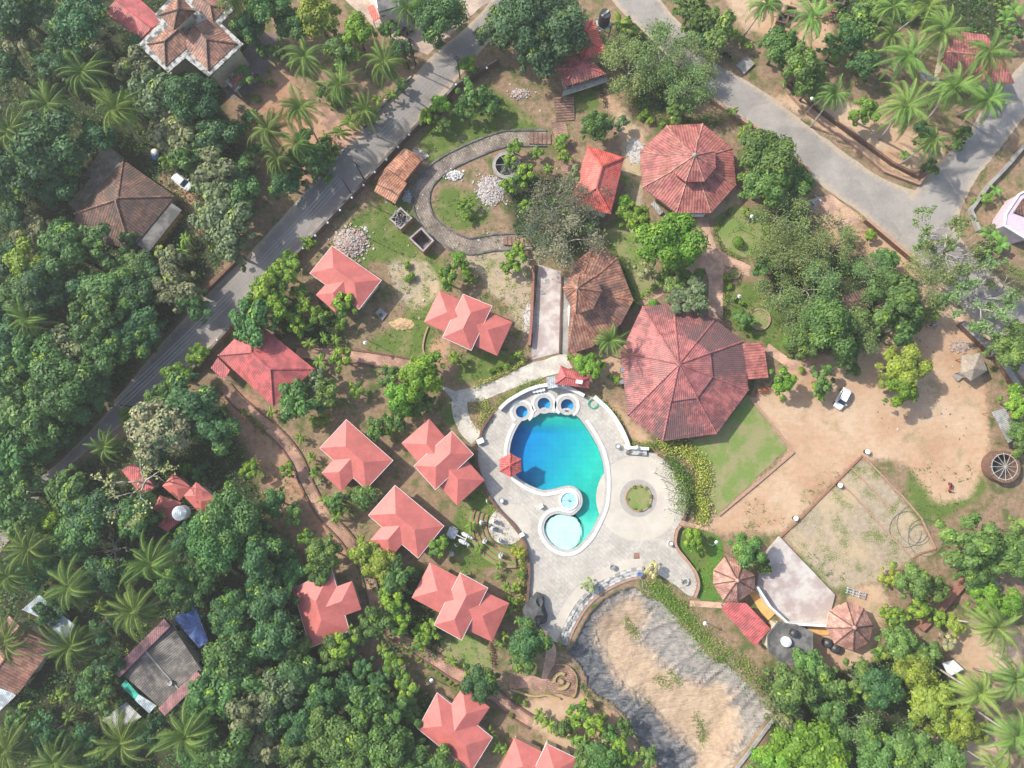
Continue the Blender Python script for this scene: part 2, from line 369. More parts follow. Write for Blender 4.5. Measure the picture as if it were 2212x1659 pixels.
ZONES = {
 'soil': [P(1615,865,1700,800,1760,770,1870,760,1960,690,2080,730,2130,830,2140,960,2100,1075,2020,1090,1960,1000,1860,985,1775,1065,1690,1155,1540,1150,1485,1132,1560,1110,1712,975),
   P(520,250,560,200,585,170,600,120,640,180,740,290,770,310,700,380,640,400,560,370), P(340,370,400,390,460,470,420,520,380,470,340,420), P(1560,-20,1790,-20,1800,80,1760,130,1680,80,1600,60),
   P(1270,190,1320,200,1370,270,1400,290,1380,340,1340,320,1330,250), P(1740,440,1800,440,1920,540,1985,590,1960,640,1860,560,1760,520), P(1600,210,1760,200,1880,240,2060,330,1980,395,1860,330,1700,230),
   P(470,860,530,840,640,960,690,1080,760,1180,720,1260,640,1180,600,1100,560,1000), P(2040,1330,2212,1360,2212,1500,2100,1500,2060,1420), P(1820,1280,1900,1250,1930,1330,1880,1350), P(1970,1560,2120,1560,2200,1660,2050,1660),
   P(1480,450,1600,400,1600,450,1540,480), P(930,730,975,725,965,790,925,785), P(640,640,690,640,690,690,650,700), P(1900,480,2000,560,2080,680,2120,760,2080,760,1980,640,1900,540),
   P(1745,1350,1900,1350,1880,1440,1740,1450), P(1300,860,1345,880,1420,960,1380,970,1340,910,1300,880), P(1255,1490,1320,1530,1400,1640,1230,1640,1100,1520), P(1260,740,1330,760,1360,830,1300,830)],
 'grass': [P(700,540,760,470,860,420,900,440,890,520,960,560,960,650,930,720,900,760,850,740,870,690,900,600,820,560,780,580), P(900,300,1050,180,1180,280,1020,320,930,360), P(1290,500,1350,460,1400,560,1390,640,1370,660,1330,560),
   P(1550,460,1600,440,1680,480,1660,560,1600,555), P(1570,640,1600,600,1680,640,1720,760,1660,760,1580,710), P(950,1380,1010,1360,1060,1400,1060,1450,980,1450), P(1000,1060,1050,1060,1120,1160,1110,1210,1000,1240,960,1180),
   P(900,690,960,740,940,790,830,760,760,750), P(1000,760,1100,760,1140,780,1040,820,980,835), P(950,880,1000,850,1020,930,960,920), P(1960,1010,2100,1000,2140,1060,2010,1140,1960,1110), P(1410,1230,1470,1300,1560,1400,1480,1350,1400,1290),
   P(1480,1130,1560,1160,1570,1230,1540,1290,1500,1280,1470,1200), P(950,400,1050,420,1060,480,980,500,940,460), P(1210,190,1290,180,1310,230,1240,250), P(1780,1000,1830,1010,1700,1140,1680,1130), P(560,960,640,980,620,1030,540,1040), P(1050,820,1140,780,1150,770,1130,760,1060,800),
   P(1620,1030,1690,1150,1600,1150), P(1700,1200,1800,1280,1840,1240,1760,1180), P(1310,930,1420,960,1350,980)],
 'sand': [P(1861,987,1947,1075,2030,1200,1960,1210,1900,1250,1810,1280,1690,1160), P(1100,520,1160,580,1140,760,1090,640,1000,560,1040,540), P(1340,300,1380,300,1390,460,1360,480,1350,400), P(830,560,920,560,960,620,900,680,860,640), P(1050,520,1110,530,1100,640,1050,640), P(970,540,1010,530,1100,620,1150,620,1150,700,1100,640)],
 'litter': [P(-300,-300,520,-60,540,130,480,220,560,420,430,640,180,930,70,1060,-300,1100), P(-300,1060,90,1050,250,960,480,860,560,1060,620,1260,700,1420,900,1480,960,1500,900,1760,-300,1760), P(1690,430,1800,470,1960,600,1990,720,1880,760,1720,760,1660,600), P(1640,1440,1760,1450,1900,1420,2030,1400,2080,1560,2000,1760,1600,1760,1660,1600),
   P(1600,-100,1900,-100,2212,-60,2150,120,1980,60,1800,60), P(1310,80,1440,20,1560,150,1460,260,1380,230), P(780,1230,960,1240,960,1420,840,1400), P(560,640,740,640,740,760,600,720), P(1080,360,1330,400,1260,560,1120,540)],
}
# ------------------------------------------------------------ the ground
def build_ground():
    fine = .42
    xs = np.concatenate([[-900, -500, -280, -170, -125], np.arange(-106, 106.2, fine), [125, 170, 280, 500, 900]])
    ys = np.concatenate([[-900, -500, -260, -120, -75], np.arange(-60, 98.2, fine), [125, 170, 280, 500, 900]])
    X, Y = np.meshgrid(xs, ys); Z = np.zeros_like(X)
    from mathutils import noise as mn
    def soft(polys, it):
        m = np.zeros(X.shape)
        for p in polys: m = np.maximum(m, inside(p, X, Y).astype(float))
        for _ in range(it):
            m[1:-1, 1:-1] = (m[1:-1, 1:-1]*2+m[:-2, 1:-1]+m[2:, 1:-1]+m[1:-1, :-2]+m[1:-1, 2:])/6
        return m
    mk = {k: soft(v, 18 if k != 'litter' else 30) for k, v in ZONES.items()}
    far = (np.abs(X) > 110) | (Y > 100) | (Y < -62); mk['litter'][far] = .8
    hole = soft([DECK], 0); bas = soft([POND], 0)
    er = hole.copy()
    for _ in range(3):
        e2 = er.copy(); e2[1:-1, 1:-1] = np.minimum.reduce([er[1:-1, 1:-1], er[:-2, 1:-1], er[2:, 1:-1], er[1:-1, :-2], er[1:-1, 2:]]); er = e2
    Z[er > .5] = -5
    er = bas.copy()
    for _ in range(3):
        e2 = er.copy(); e2[1:-1, 1:-1] = np.minimum.reduce([er[1:-1, 1:-1], er[:-2, 1:-1], er[2:, 1:-1], er[1:-1, :-2], er[1:-1, 2:]]); er = e2
    Z[er > .5] = -5
    Z += (RNG.random(Z.shape)-.5)*.03-.01
    ny, nx = X.shape; idx = np.arange(nx*ny).reshape(ny, nx)
    q = np.stack([idx[:-1, :-1], idx[:-1, 1:], idx[1:, 1:], idx[1:, :-1]], -1).reshape(-1, 4)
    me = bpy.data.meshes.new('ground'); me.vertices.add(nx*ny); me.loops.add(q.size); me.polygons.add(len(q))
    me.vertices.foreach_set('co', np.stack([X, Y, Z], -1).astype(np.float32).ravel())
    me.loops.foreach_set('vertex_index', q.ravel().astype(np.int32)); me.polygons.foreach_set('loop_start', np.arange(0, q.size, 4, dtype=np.int32))
    me.update(calc_edges=True)
    c = me.color_attributes.new('zone', 'FLOAT_COLOR', 'POINT')
    c.data.foreach_set('color', np.stack([mk['soil'], mk['grass'], mk['sand'], mk['litter']], -1).astype(np.float32).ravel())
    m, t, b = newmat('ground_soil')
    a = N(t, 'ShaderNodeAttribute', attribute_name='zone'); s = N(t, 'ShaderNodeSeparateColor'); L(t, a.outputs['Color'], s.inputs[0])
    n1 = noise(t, .35, 6, .65); n2 = noise(t, 1.3, 6, .7); n3 = noise(t, 5, 4, .7); n4 = noise(t, .12, 5, .6)
    dirt = ramp(t, mth(t, 'ADD', mth(t, 'MULTIPLY', n2, .5), mth(t, 'MULTIPLY', n3, .5)), [(.36, (.15, .10, .065)), (.5, (.27, .185, .12)), (.64, (.38, .285, .195))])
    weed = ramp(t, n3, [(.3, (.045, .075, .022)), (.65, (.11, .15, .04))])
    patch = ramp(t, mth(t, 'ADD', mth(t, 'MULTIPLY', n1, .6), mth(t, 'MULTIPLY', n3, .4)), [(.50, (0, 0, 0)), (.58, (1, 1, 1))])
    base = mixc(t, patch, dirt, weed)
    def mask(v, k=.9, soft=.16):
        z = mth(t, 'ADD', v, mth(t, 'MULTIPLY', mth(t, 'SUBTRACT', mth(t, 'ADD', mth(t, 'MULTIPLY', n2, .55), mth(t, 'MULTIPLY', n3, .45)), .5), k*1.5))
        return ramp(t, z, [(.5-soft, (0, 0, 0)), (.5+soft, (1, 1, 1))])
    lit = ramp(t, n3, [(.3, (.035, .035, .02)), (.55, (.07, .065, .035)), (.75, (.12, .095, .06))])
    lit = mixc(t, ramp(t, n2, [(.45, (0, 0, 0)), (.6, (1, 1, 1))]), lit, (.03, .055, .018))
    base = mixc(t, mask(a.outputs['Alpha'], .6, .3), base, lit)
    gr = ramp(t, n3, [(.25, (.06, .105, .022)), (.5, (.105, .16, .036)), (.75, (.19, .21, .065))])
    gr = mixc(t, ramp(t, n1, [(.5, (0, 0, 0)), (.68, (1, 1, 1))]), gr, (.25, .22, .10))
    base = mixc(t, mask(s.outputs[1], 1.5, .12), base, gr)
    n5 = noise(t, .09, 7, .62)
    so_ = ramp(t, mth(t, 'ADD', mth(t, 'MULTIPLY', n5, .7), mth(t, 'MULTIPLY', n2, .3)), [(.35, (.38, .215, .135)), (.48, (.475, .315, .205)), (.6, (.54, .405, .29))])
    sx = N(t, 'ShaderNodeSeparateXYZ'); L(t, t.nodes['geo'].outputs['Position'], sx.inputs[0])
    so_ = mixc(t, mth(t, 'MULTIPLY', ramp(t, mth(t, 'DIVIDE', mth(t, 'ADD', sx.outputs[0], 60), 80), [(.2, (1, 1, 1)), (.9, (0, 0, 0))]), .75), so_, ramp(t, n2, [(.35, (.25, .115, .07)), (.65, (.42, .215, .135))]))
    mpr = N(t, 'ShaderNodeMapping'); mpr.inputs['Rotation'].default_value = (0, 0, R(-35)); mpr.inputs['Scale'].default_value = (.12, 1.1, 1); L(t, t.nodes['geo'].outputs['Position'], mpr.inputs[0])
    rut = N(t, 'ShaderNodeTexNoise', i_Scale=.8, i_Detail=5, i_Distortion=2.5); L(t, mpr.outputs[0], rut.inputs['Vector'])
    so_ = mixc(t, mth(t, 'MULTIPLY', ramp(t, rut.outputs['Fac'], [(.52, (0, 0, 0)), (.62, (1, 1, 1))]), .2), so_, (.38, .22, .135))
    so_ = mixc(t, mth(t, 'MULTIPLY', ramp(t, n1, [(.45, (0, 0, 0)), (.7, (1, 1, 1))]), .6), so_, ramp(t, n3, [(.3, (.42, .29, .19)), (.7, (.50, .38, .26))]))
    wd_ = ramp(t, mth(t, 'ADD', mth(t, 'MULTIPLY', n1, .45), mth(t, 'ADD', mth(t, 'MULTIPLY', n3, .3), mth(t, 'MULTIPLY', n4, .25))), [(.535, (0, 0, 0)), (.60, (1, 1, 1))])
    so_ = mixc(t, mth(t, 'MULTIPLY', wd_, .6), so_, (.19, .20, .08))
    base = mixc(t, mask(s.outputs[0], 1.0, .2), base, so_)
    sa = ramp(t, n2, [(.25, (.27, .21, .155)), (.5, (.37, .30, .225)), (.75, (.47, .40, .31))])
    tuft = ramp(t, mth(t, 'ADD', mth(t, 'MULTIPLY', n1, .5), mth(t, 'MULTIPLY', n3, .5)), [(.51, (0, 0, 0)), (.58, (1, 1, 1))])
    sa = mixc(t, mth(t, 'MULTIPLY', ramp(t, n4, [(.45, (0, 0, 0)), (.62, (1, 1, 1))]), .7), sa, ramp(t, n3, [(.3, (.46, .34, .20)), (.7, (.54, .43, .28))]))
    sa = mixc(t, tuft, sa, (.14, .18, .05))
    base = mixc(t, mask(s.outputs[2], .5), base, sa)
    speck = ramp(t, noise(t, 14, 2, .5), [(.68, (0, 0, 0)), (.74, (1, 1, 1))])
    base = mixc(t, mth(t, 'MULTIPLY', speck, .35), base, (.10, .075, .05))
    L(t, base, b.inputs['Base Color']); b.inputs['Roughness'].default_value = .95; b.inputs['Specular IOR Level'].default_value = .1
    bump(t, b, n3, .5, .12)
    me.materials.append(m)
    o = bpy.data.objects.new('ground', me); COL.objects.link(o); struct(o)
build_ground()

# ------------------------------------------------------------ roads and paths
def asphalt(name, c, dust, dust_amt):
    m, t, b = newmat(name)
    a = N(t, 'ShaderNodeAttribute', attribute_name='across')
    n1 = noise(t, .25, 6, .65); n2 = noise(t, 1.6, 6, .7); n3 = noise(t, 9, 3, .6)
    base = ramp(t, n1, [(.3, tuple(k*.8 for k in c)), (.7, tuple(k*1.2 for k in c))])
    base = mixc(t, 1.0, base, ramp(t, n3, [(.3, (.8, .8, .8)), (.7, (1.15, 1.15, 1.15))]), 'MULTIPLY')
    patch = N(t, 'ShaderNodeTexVoronoi', i_Scale=.16); L(t, t.nodes['geo'].outputs['Position'], patch.inputs['Vector'])
    base = mixc(t, .35, base, mixc(t, 1.0, base, ramp(t, patch.outputs['Color'], [(.3, (.75, .75, .78)), (.7, (1.2, 1.2, 1.2))]), 'MULTIPLY'))
    e = mth(t, 'ADD', a.outputs['Fac'], mth(t, 'MULTIPLY', mth(t, 'SUBTRACT', n2, .5), 1.1))
    e = mth(t, 'ADD', e, mth(t, 'MULTIPLY', mth(t, 'SUBTRACT', n1, .5), .9))
    dm = ramp(t, e, [(.42, (0, 0, 0)), (.85, (1, 1, 1))])
    base = mixc(t, mth(t, 'MULTIPLY', dm, dust_amt), base, ramp(t, n2, [(.3, tuple(k*.75 for k in dust)), (.7, dust)]))
    L(t, base, b.inputs['Base Color']); b.inputs['Roughness'].default_value = .9; bump(t, b, n3, .2, .03)
    M[name] = m
asphalt('road_asphalt', (.25, .228, .21), (.46, .37, .28), .9)
asphalt('side_asphalt', (.30, .277, .255), (.48, .39, .29), .9)
def road(name, left, right, mat, z=.03, n=9):
    l = smooth_line(left, 6); r = smooth_line(right, 6); k = 60
    def res(p):
        d = [0]
        for a, b in zip(p, p[1:]): d.append(d[-1]+(b-a).length)
        out = []
        for i in range(k+1):
            s = d[-1]*i/k; j = max(0, min(len(p)-2, np.searchsorted(d, s)-1)); t = (s-d[j])/max(1e-6, d[j+1]-d[j]); out.append(p[j].lerp(p[j+1], t))
        return out
    l, r = res(l), res(r); mb = MB(); att = []
    rnd = random.Random(name)
    for i in range(k+1):
        w0, w1 = rnd.uniform(-.15, .15), rnd.uniform(-.15, .15)
        for j in range(n):
            t = j/(n-1); q = l[i].lerp(r[i], t); d = (r[i]-l[i]).normalized()
            if j == 0: q += d*w0
            if j == n-1: q += d*w1
            mb.v.append((q.x, q.y, z)); att.append(abs(2*t-1)**2.2)
    mb.f = [(i*n+j, i*n+j+1, (i+1)*n+j+1, (i+1)*n+j) for i in range(k) for j in range(n-1)]; mb.m = [0]*len(mb.f)
    o = mb.build(name, mat); a = o.data.attributes.new('across', 'FLOAT', 'POINT'); a.data.foreach_set('value', att)
    return struct(o)
road('road', P(-60,1180,80,1037,132,994,215,909,277,829,332,762,377,712,447,635,525,562,600,480,673,400,733,332,783,285,828,232,888,170,925,130,962,98,1015,52,1053,10,1110,-60), P(-10,1210,107,1047,220,950,280,905,355,847,410,790,490,717,537,660,563,637,613,580,660,535,713,472,768,415,803,375,873,297,928,235,973,190,1015,140,1053,95,1110,35,1180,-50), 'road_asphalt')
road('road', P(1290,-60,1326,8,1380,60,1450,130,1521,195,1580,245,1641,285,1700,335,1759,388,1789,413,1854,458,1924,523,1971,562,2064,650,2146,747,2240,850), P(1400,-60,1425,0,1490,70,1551,140,1588,160,1659,203,1720,252,1784,300,1884,372,1946,402,1985,415,2050,480,2110,560,2170,610,2300,700), 'side_asphalt', .04)
road('road', P(1960,425,1990,395,2030,350,2084,295,2120,240,2159,195,2230,110), P(2060,500,2090,420,2125,365,2160,320,2212,255,2300,150), 'side_asphalt', .05)
def pavemat(name, c1, c2, mortar, bw, bh, rot=0.0, tint=.6, ms=.03):
    m, t, b = newmat(name)
    g = N(t, 'ShaderNodeNewGeometry', name='geo'); mp = N(t, 'ShaderNodeMapping'); mp.inputs['Rotation'].default_value = (0, 0, rot); L(t, g.outputs['Position'], mp.inputs[0])
    br = N(t, 'ShaderNodeTexBrick', i_Scale=1.0, i_Mortar_Size=ms, i_Brick_Width=bw, i_Row_Height=bh, i_Mortar_Smooth=.3)
    br.inputs['Color1'].default_value = (*c1, 1); br.inputs['Color2'].default_value = (*c2, 1); br.inputs['Mortar'].default_value = (*mortar, 1); L(t, mp.outputs[0], br.inputs['Vector'])
    d = ramp(t, noise(t, .35, 7, .7), [(.4, (1-tint*.4,)*3), (.6, (1+tint*.25,)*3)])
    d2 = ramp(t, noise(t, 4, 4, .6), [(.3, (.85, .85, .85)), (.7, (1.1, 1.1, 1.1))])
    c = mixc(t, 1.0, mixc(t, 1.0, br.outputs['Color'], d, 'MULTIPLY'), d2, 'MULTIPLY')
    L(t, c, b.inputs['Base Color']); b.inputs['Roughness'].default_value = .85; bump(t, b, br.outputs['Fac'], -.3, .03); M[name] = m
pavemat('deck_tiles', (.43, .402, .36), (.475, .445, .40), (.35, .325, .29), .95, .62, R(42), .34)
pavemat('cobble_tiles', (.42, .41, .4), (.55, .54, .52), (.24, .23, .22), .45, .3, R(20), .6, .04)
pavemat('brick_path', (.40, .23, .165), (.46, .28, .20), (.30, .18, .13), .5, .3, R(35), 1.0)
pavemat('brick_path_bright', (.50, .31, .22), (.55, .36, .26), (.42, .27, .19), .5, .3, R(5), .8)
pavemat('cobble_path', (.23, .185, .15), (.31, .255, .21), (.15, .12, .10), .7, .4, R(60), 1.0, .05)
pavemat('old_brick', (.27, .16, .115), (.36, .22, .16), (.16, .10, .08), .6, .35, R(10), 1.0, .05)
pavemat('pale_paving', (.50, .46, .41), (.55, .51, .45), (.45, .40, .35), 1.4, 1.2, R(30), .6, .02)
pavemat('yard_blocks', (.46, .35, .28), (.52, .41, .34), (.38, .29, .23), .4, .25, R(45), .7)
M['cream_patio'] = plain('cream_patio', (.54, .495, .43), (.45, .41, .355), .35, .8, .05)
M['grey_ring'] = plain('grey_stone_ring', (.38, .36, .33), (.30, .285, .26), 2.5, .85)
M['white_coping'] = plain('white_coping', (.68, .67, .65), (.52, .51, .49), .8, .7)
M['stone_coping'] = plain('grey_coping', (.46, .45, .43), (.34, .33, .31), 2.5, .8)
def grassmat(name, a, bb, c, dry):
    m, t, b = newmat(name); n3 = noise(t, 6, 4, .7); n1 = noise(t, .3, 6, .65)
    g = ramp(t, n3, [(.25, a), (.5, bb), (.75, c)])
    g = mixc(t, ramp(t, n1, [(.44, (0, 0, 0)), (.58, (1, 1, 1))]), g, ramp(t, n3, [(.3, tuple(k*.8 for k in dry)), (.7, dry)]))
    L(t, g, b.inputs['Base Color']); b.inputs['Roughness'].default_value = .9; b.inputs['Specular IOR Level'].default_value = .1; bump(t, b, n3, .6, .1); M[name] = m
grassmat('lawn', (.13, .20, .05), (.17, .24, .065), (.22, .28, .09), (.30, .28, .14))
grassmat('lawn_lush', (.05, .13, .02), (.085, .19, .03), (.15, .27, .06), (.14, .18, .05))
def path(name, line, width, mat, z=.035, edge=None, ewid=.28, eh=.22, elabel=None, ecat='kerb', name_e='path_kerb'):
    c = smooth_line(line, 6); w2 = width/2; a, b = [], []
    for i, q in enumerate(c):
        d = (c[min(i+1, len(c)-1)]-c[max(i-1, 0)]).normalized(); nn = Vector((-d.y, d.x, 0)); a.append(q+nn*w2); b.append(q-nn*w2)
    mb = MB(); k = len(c)
    for q, r in zip(a, b):
        mid = (q+r)/2
        mb.v += [(q.x, q.y, z), (mid.x, mid.y, z), (r.x, r.y, z)]
    mb.f = [f for i in range(k-1) for f in ((3*i, 3*i+1, 3*i+4, 3*i+3), (3*i+1, 3*i+2, 3*i+5, 3*i+4))]; mb.m = [0]*len(mb.f)
    o = struct(mb.build(name, mat))
    if edge:
        for k_, (s, lab) in enumerate(zip((a, b), elabel)):
            if lab: tag(MB().strip(s, ewid, -.05, eh).build(name_e, edge), lab, ecat)
    return o
path('path', P(488,838,515,868,545,893,600,940,640,990,665,1050,700,1110,750,1165,790,1230,806,1290,815,1330,845,1365,903,1402,940,1425,978,1450,1053,1492,1110,1535,1150,1560), 2.1, 'brick_path', .036, 'laterite', .3, .3, ('low stone kerb along the upper side of the long curving red garden path', 'low stone kerb along the lower side of the long curving red garden path'))
path('path', P(640,762,690,763,728,765,803,775,876,787,930,795), 2.2, 'brick_path', .04, 'laterite', .3, .3, ('low stone kerb on upper side of short red path below the rubble heap cottage', 'low stone kerb on lower side of short red path below the rubble heap cottage'))
path('path', P(1180,299,1120,299,1080,303,1010,330,950,363,917,398,910,440,925,480,962,510,1010,532,1070,524,1150,521), 2.9, 'cobble_path', .036, 'conc_dark', .28, .25, ('outer dark kerb of the horseshoe cobbled path', 'inner dark kerb of the horseshoe cobbled path'))
struct(sheet('path', wobble(P(948,832,985,845,1062,826,1140,787,1222,762,1236,795,1185,812,1100,842,1035,868,985,872), .1), .045, 'pale_paving'))
path('path', P(992,865,995,895,1008,925,1030,948), 2.7, 'pale_paving', .05)
struct(sheet('path', P(1489,475,1512,465,1530,472,1536,505,1546,530,1563,545,1622,575,1618,598,1566,572,1561,600,1562,695,1530,695,1531,605,1522,578,1490,595,1440,632,1390,662,1372,655,1420,622,1480,580,1515,555,1505,520), .04, 'brick_path_bright'))
path('path', P(1655,750,1690,775,1722,790,1765,800), 1.6, 'brick_path_bright', .05)
path('path', P(1205,262,1215,300,1225,330,1228,375), 2.6, 'old_brick', .05)
struct(sheet('path', P(1471,1124,1530,1140,1530,1147,1478,1136,1468,1133), .06, 'brick_path_bright', 1))
path('path', P(1100,1478,1140,1472,1180,1482), 2.0, 'brick_path', .05)
path('path', P(1168,1380,1190,1400,1185,1440,1180,1470), 1.7, 'brick_path_bright', .055)
path('path', P(1490,1303,1535,1306,1566,1308), .95, 'brick_path_bright', .05)
struct(sheet('yard', P(1163,572,1212,587,1207,762,1147,778), .06, 'conc_pale'))
struct(sheet('yard', P(1215,600,1236,600,1228,768,1211,762), .08, 'concrete'))
struct(sheet('yard', wobble(P(735,-10,790,40,812,62,850,90,925,118,958,88,1010,40,1060,0,1000,-40,740,-60), .1), .02, 'yard_blocks'))
struct(sheet('driveway', wobble(P(758,362,790,290,770,283,742,268,690,208,660,215,720,300,735,330), .15), .022, 'brick_path'))
M['court'] = plain('dark_court', (.22, .18, .175), (.15, .12, .115), .6, .9)
struct(sheet('yard', wobble(P(462,178,530,105,560,70,600,75,585,140,545,200,505,215), .1), .024, 'court'))
struct(sheet('driveway', wobble(P(1748,432,1795,420,1862,470,1850,495,1800,478), .1), .025, 'brick_path_bright'))
struct(sheet('lawn', wobble(P(1486,955,1545,938,1616,852,1700,970,1550,1112,1535,1090,1530,1040,1515,990), .1), .03, 'lawn'))
struct(sheet('lawn', smooth_line(P(1478,1140,1530,1150,1556,1165,1560,1200,1548,1240,1545,1275,1560,1295,1512,1297,1513,1270,1500,1235,1475,1200,1466,1172), 4, True), .03, 'lawn_lush'))
struct(sheet('lawn', wobble(P(950,1385,1000,1372,1065,1400,1062,1450,1000,1440,955,1412), .1), .03, 'lawn'))
struct(sheet('lawn', wobble(P(1545,470,1590,440,1640,470,1650,520,1610,556,1570,540,1548,505), .15), .03, 'lawn'))
struct(sheet('lawn', wobble(P(1310,500,1355,470,1395,540,1430,600,1400,640,1378,648,1350,580), .15), .03, 'lawn'))

# ------------------------------------------------------------ pool deck, pool and water
def ringpts(u, v, r_px, n=32, a0=0, a1=2*math.pi):
    c = at(u, v); r = r_px*mpx(u, v); return [Vector((c.x+r*math.cos(a0+(a1-a0)*i/n), c.y+r*math.sin(a0+(a1-a0)*i/n), 0)) for i in range(n)]
def offset(poly, d):
    n = len(poly); A = sum(poly[i].x*poly[(i+1) % n].y-poly[(i+1) % n].x*poly[i].y for i in range(n)); s = 1 if A > 0 else -1
    out = []
    for i in range(n):
        t = (poly[(i+1) % n]-poly[i-1]).normalized(); out.append(poly[i]+Vector((t.y, -t.x, 0))*d*s)
    return out
deck_b = smooth_line(DECK, 3, True)
# deck = polygon with the pool cut out (constrained triangulation with a hole)
def sheet_hole(name, outer, holes, z, mat, res=1.5):
    loops = [outer]+holes; pts = []; ed = []
    for lp in loops:
        o = len(pts); pts += [Vector((q[0], q[1])) for q in lp]; ed += [(o+i, o+(i+1) % len(lp)) for i in range(len(lp))]
    xs = [q[0] for q in outer]; ys = [q[1] for q in outer]
    gx, gy = np.meshgrid(np.arange(min(xs)+res/2, max(xs), res), np.arange(min(ys)+res/2, max(ys), res)); ok = inside(outer, gx, gy)
    for h in holes: ok &= ~inside(h, gx, gy)
    pts += [Vector((x, y)) for x, y in zip(gx[ok], gy[ok])]
    vs, es, fs, *_ = delaunay_2d_cdt(pts, ed, [], 1, 1e-4)
    cx = np.array([sum(vs[i].x for i in f)/len(f) for f in fs]); cy = np.array([sum(vs[i].y for i in f)/len(f) for f in fs])
    k = np.ones(len(fs), bool)
    for h in holes: k &= ~inside(h, cx, cy)
    mb = MB(); mb.add([(q.x, q.y, z) for q in vs], [f for f, g in zip(fs, k) if g]); return mb.build(name, mat)
jac = [ringpts(*j) for j in JAC]
pool_in = POOL; pool_hole = offset(POOL, .02)
DZ = .12
struct(sheet_hole('pool_deck', deck_b, [offset(POOL, .1)]+jac, DZ, 'deck_tiles'))
tag(MB().strip(deck_b, .02, -.4, DZ-.004, closed=True).build('pool_deck', 'stone_coping'), kind='structure')
mb = MB(); mb.strip(offset(POOL, .2), .42, DZ-.35, DZ+.05, closed=True)
struct(mb.build('pool_edge', 'stone_coping'))
cop = offset(POOL, .72)
# white coping skips the stretch along the three round baths
def far_from_baths(q): return all((q-at(j[0], j[1])).length > 2.25 for j in JAC) and pix(q.x, q.y)[1] > 902
run = []; runs = []
for q in cop+cop[:1]:
    if far_from_baths(q): run.append(q)
    elif run: runs.append(run); run = []
if run: runs.append(run)
mb = MB()
for r_ in runs:
    if len(r_) > 1: mb.strip(r_, .6, DZ-.1, DZ+.13)
for j in JAC:
    c = at(j[0], j[1]); rr = j[2]*mpx(*j[:2])
    a = {1127: (R(-50), R(235)), 1175: (R(-40), R(220)), 1225: (R(-60), R(225))}[j[0]]
    mb.ring(c, rr+.55, rr+1.05, DZ-.1, DZ+.13, 36, 0, a[0], a[1])
struct(mb.build('pool_edge', 'white_coping'))
mb = MB()
for j in JAC:
    c = at(j[0], j[1]); mb.ring(c, j[2]*mpx(*j[:2])-.02, j[2]*mpx(*j[:2])+.55, DZ-.1, DZ+.06, 36)
struct(mb.build('pool_edge', 'stone_coping'))
WADE = P(1226,1110,1240,1118,1252,1132,1259,1150,1261,1172,1240,1188,1222,1194,1198,1186,1178,1168,1168,1144,1172,1122,1188,1110,1206,1104)
EXITS = P(1133,906,1176,893,1229,892)
def pool_depth(x, y):
    u, v = pix(x, y)
    wd = math.hypot(u-1216, v-1149); ws = min(1, max(0, (wd-41)/4))
    if v > 1100 and ws == 0: return .28
    t = min(1, max(0, ((u-1095)+(v-1010)*.35)/190)); d = 2.5-1.25*t
    d = .8+(d-.8)*min(1, max(0, (v-888)/45))
    k = (v-1105)/75
    if k > 0: d = max(.7, d-.75*min(1, k*1.6))
    if v > 1100 and ws < 1: d = .28+(d-.28)*ws
    return d
def pool_sheet(poly, top, z_off):
    n = len(poly); res = .34
    xs = [q.x for q in poly]; ys = [q.y for q in poly]; gx, gy = np.meshgrid(np.arange(min(xs), max(xs), res), np.arange(min(ys), max(ys), res))
    ok = inside(offset(poly, -.15), gx, gy); pts = [Vector((q.x, q.y)) for q in poly]+[Vector((x, y)) for x, y in zip(gx[ok], gy[ok])]
    vs, es, fs, *_ = delaunay_2d_cdt(pts, [(i, (i+1) % n) for i in range(n)], [], 1, 1e-5)
    return vs, fs
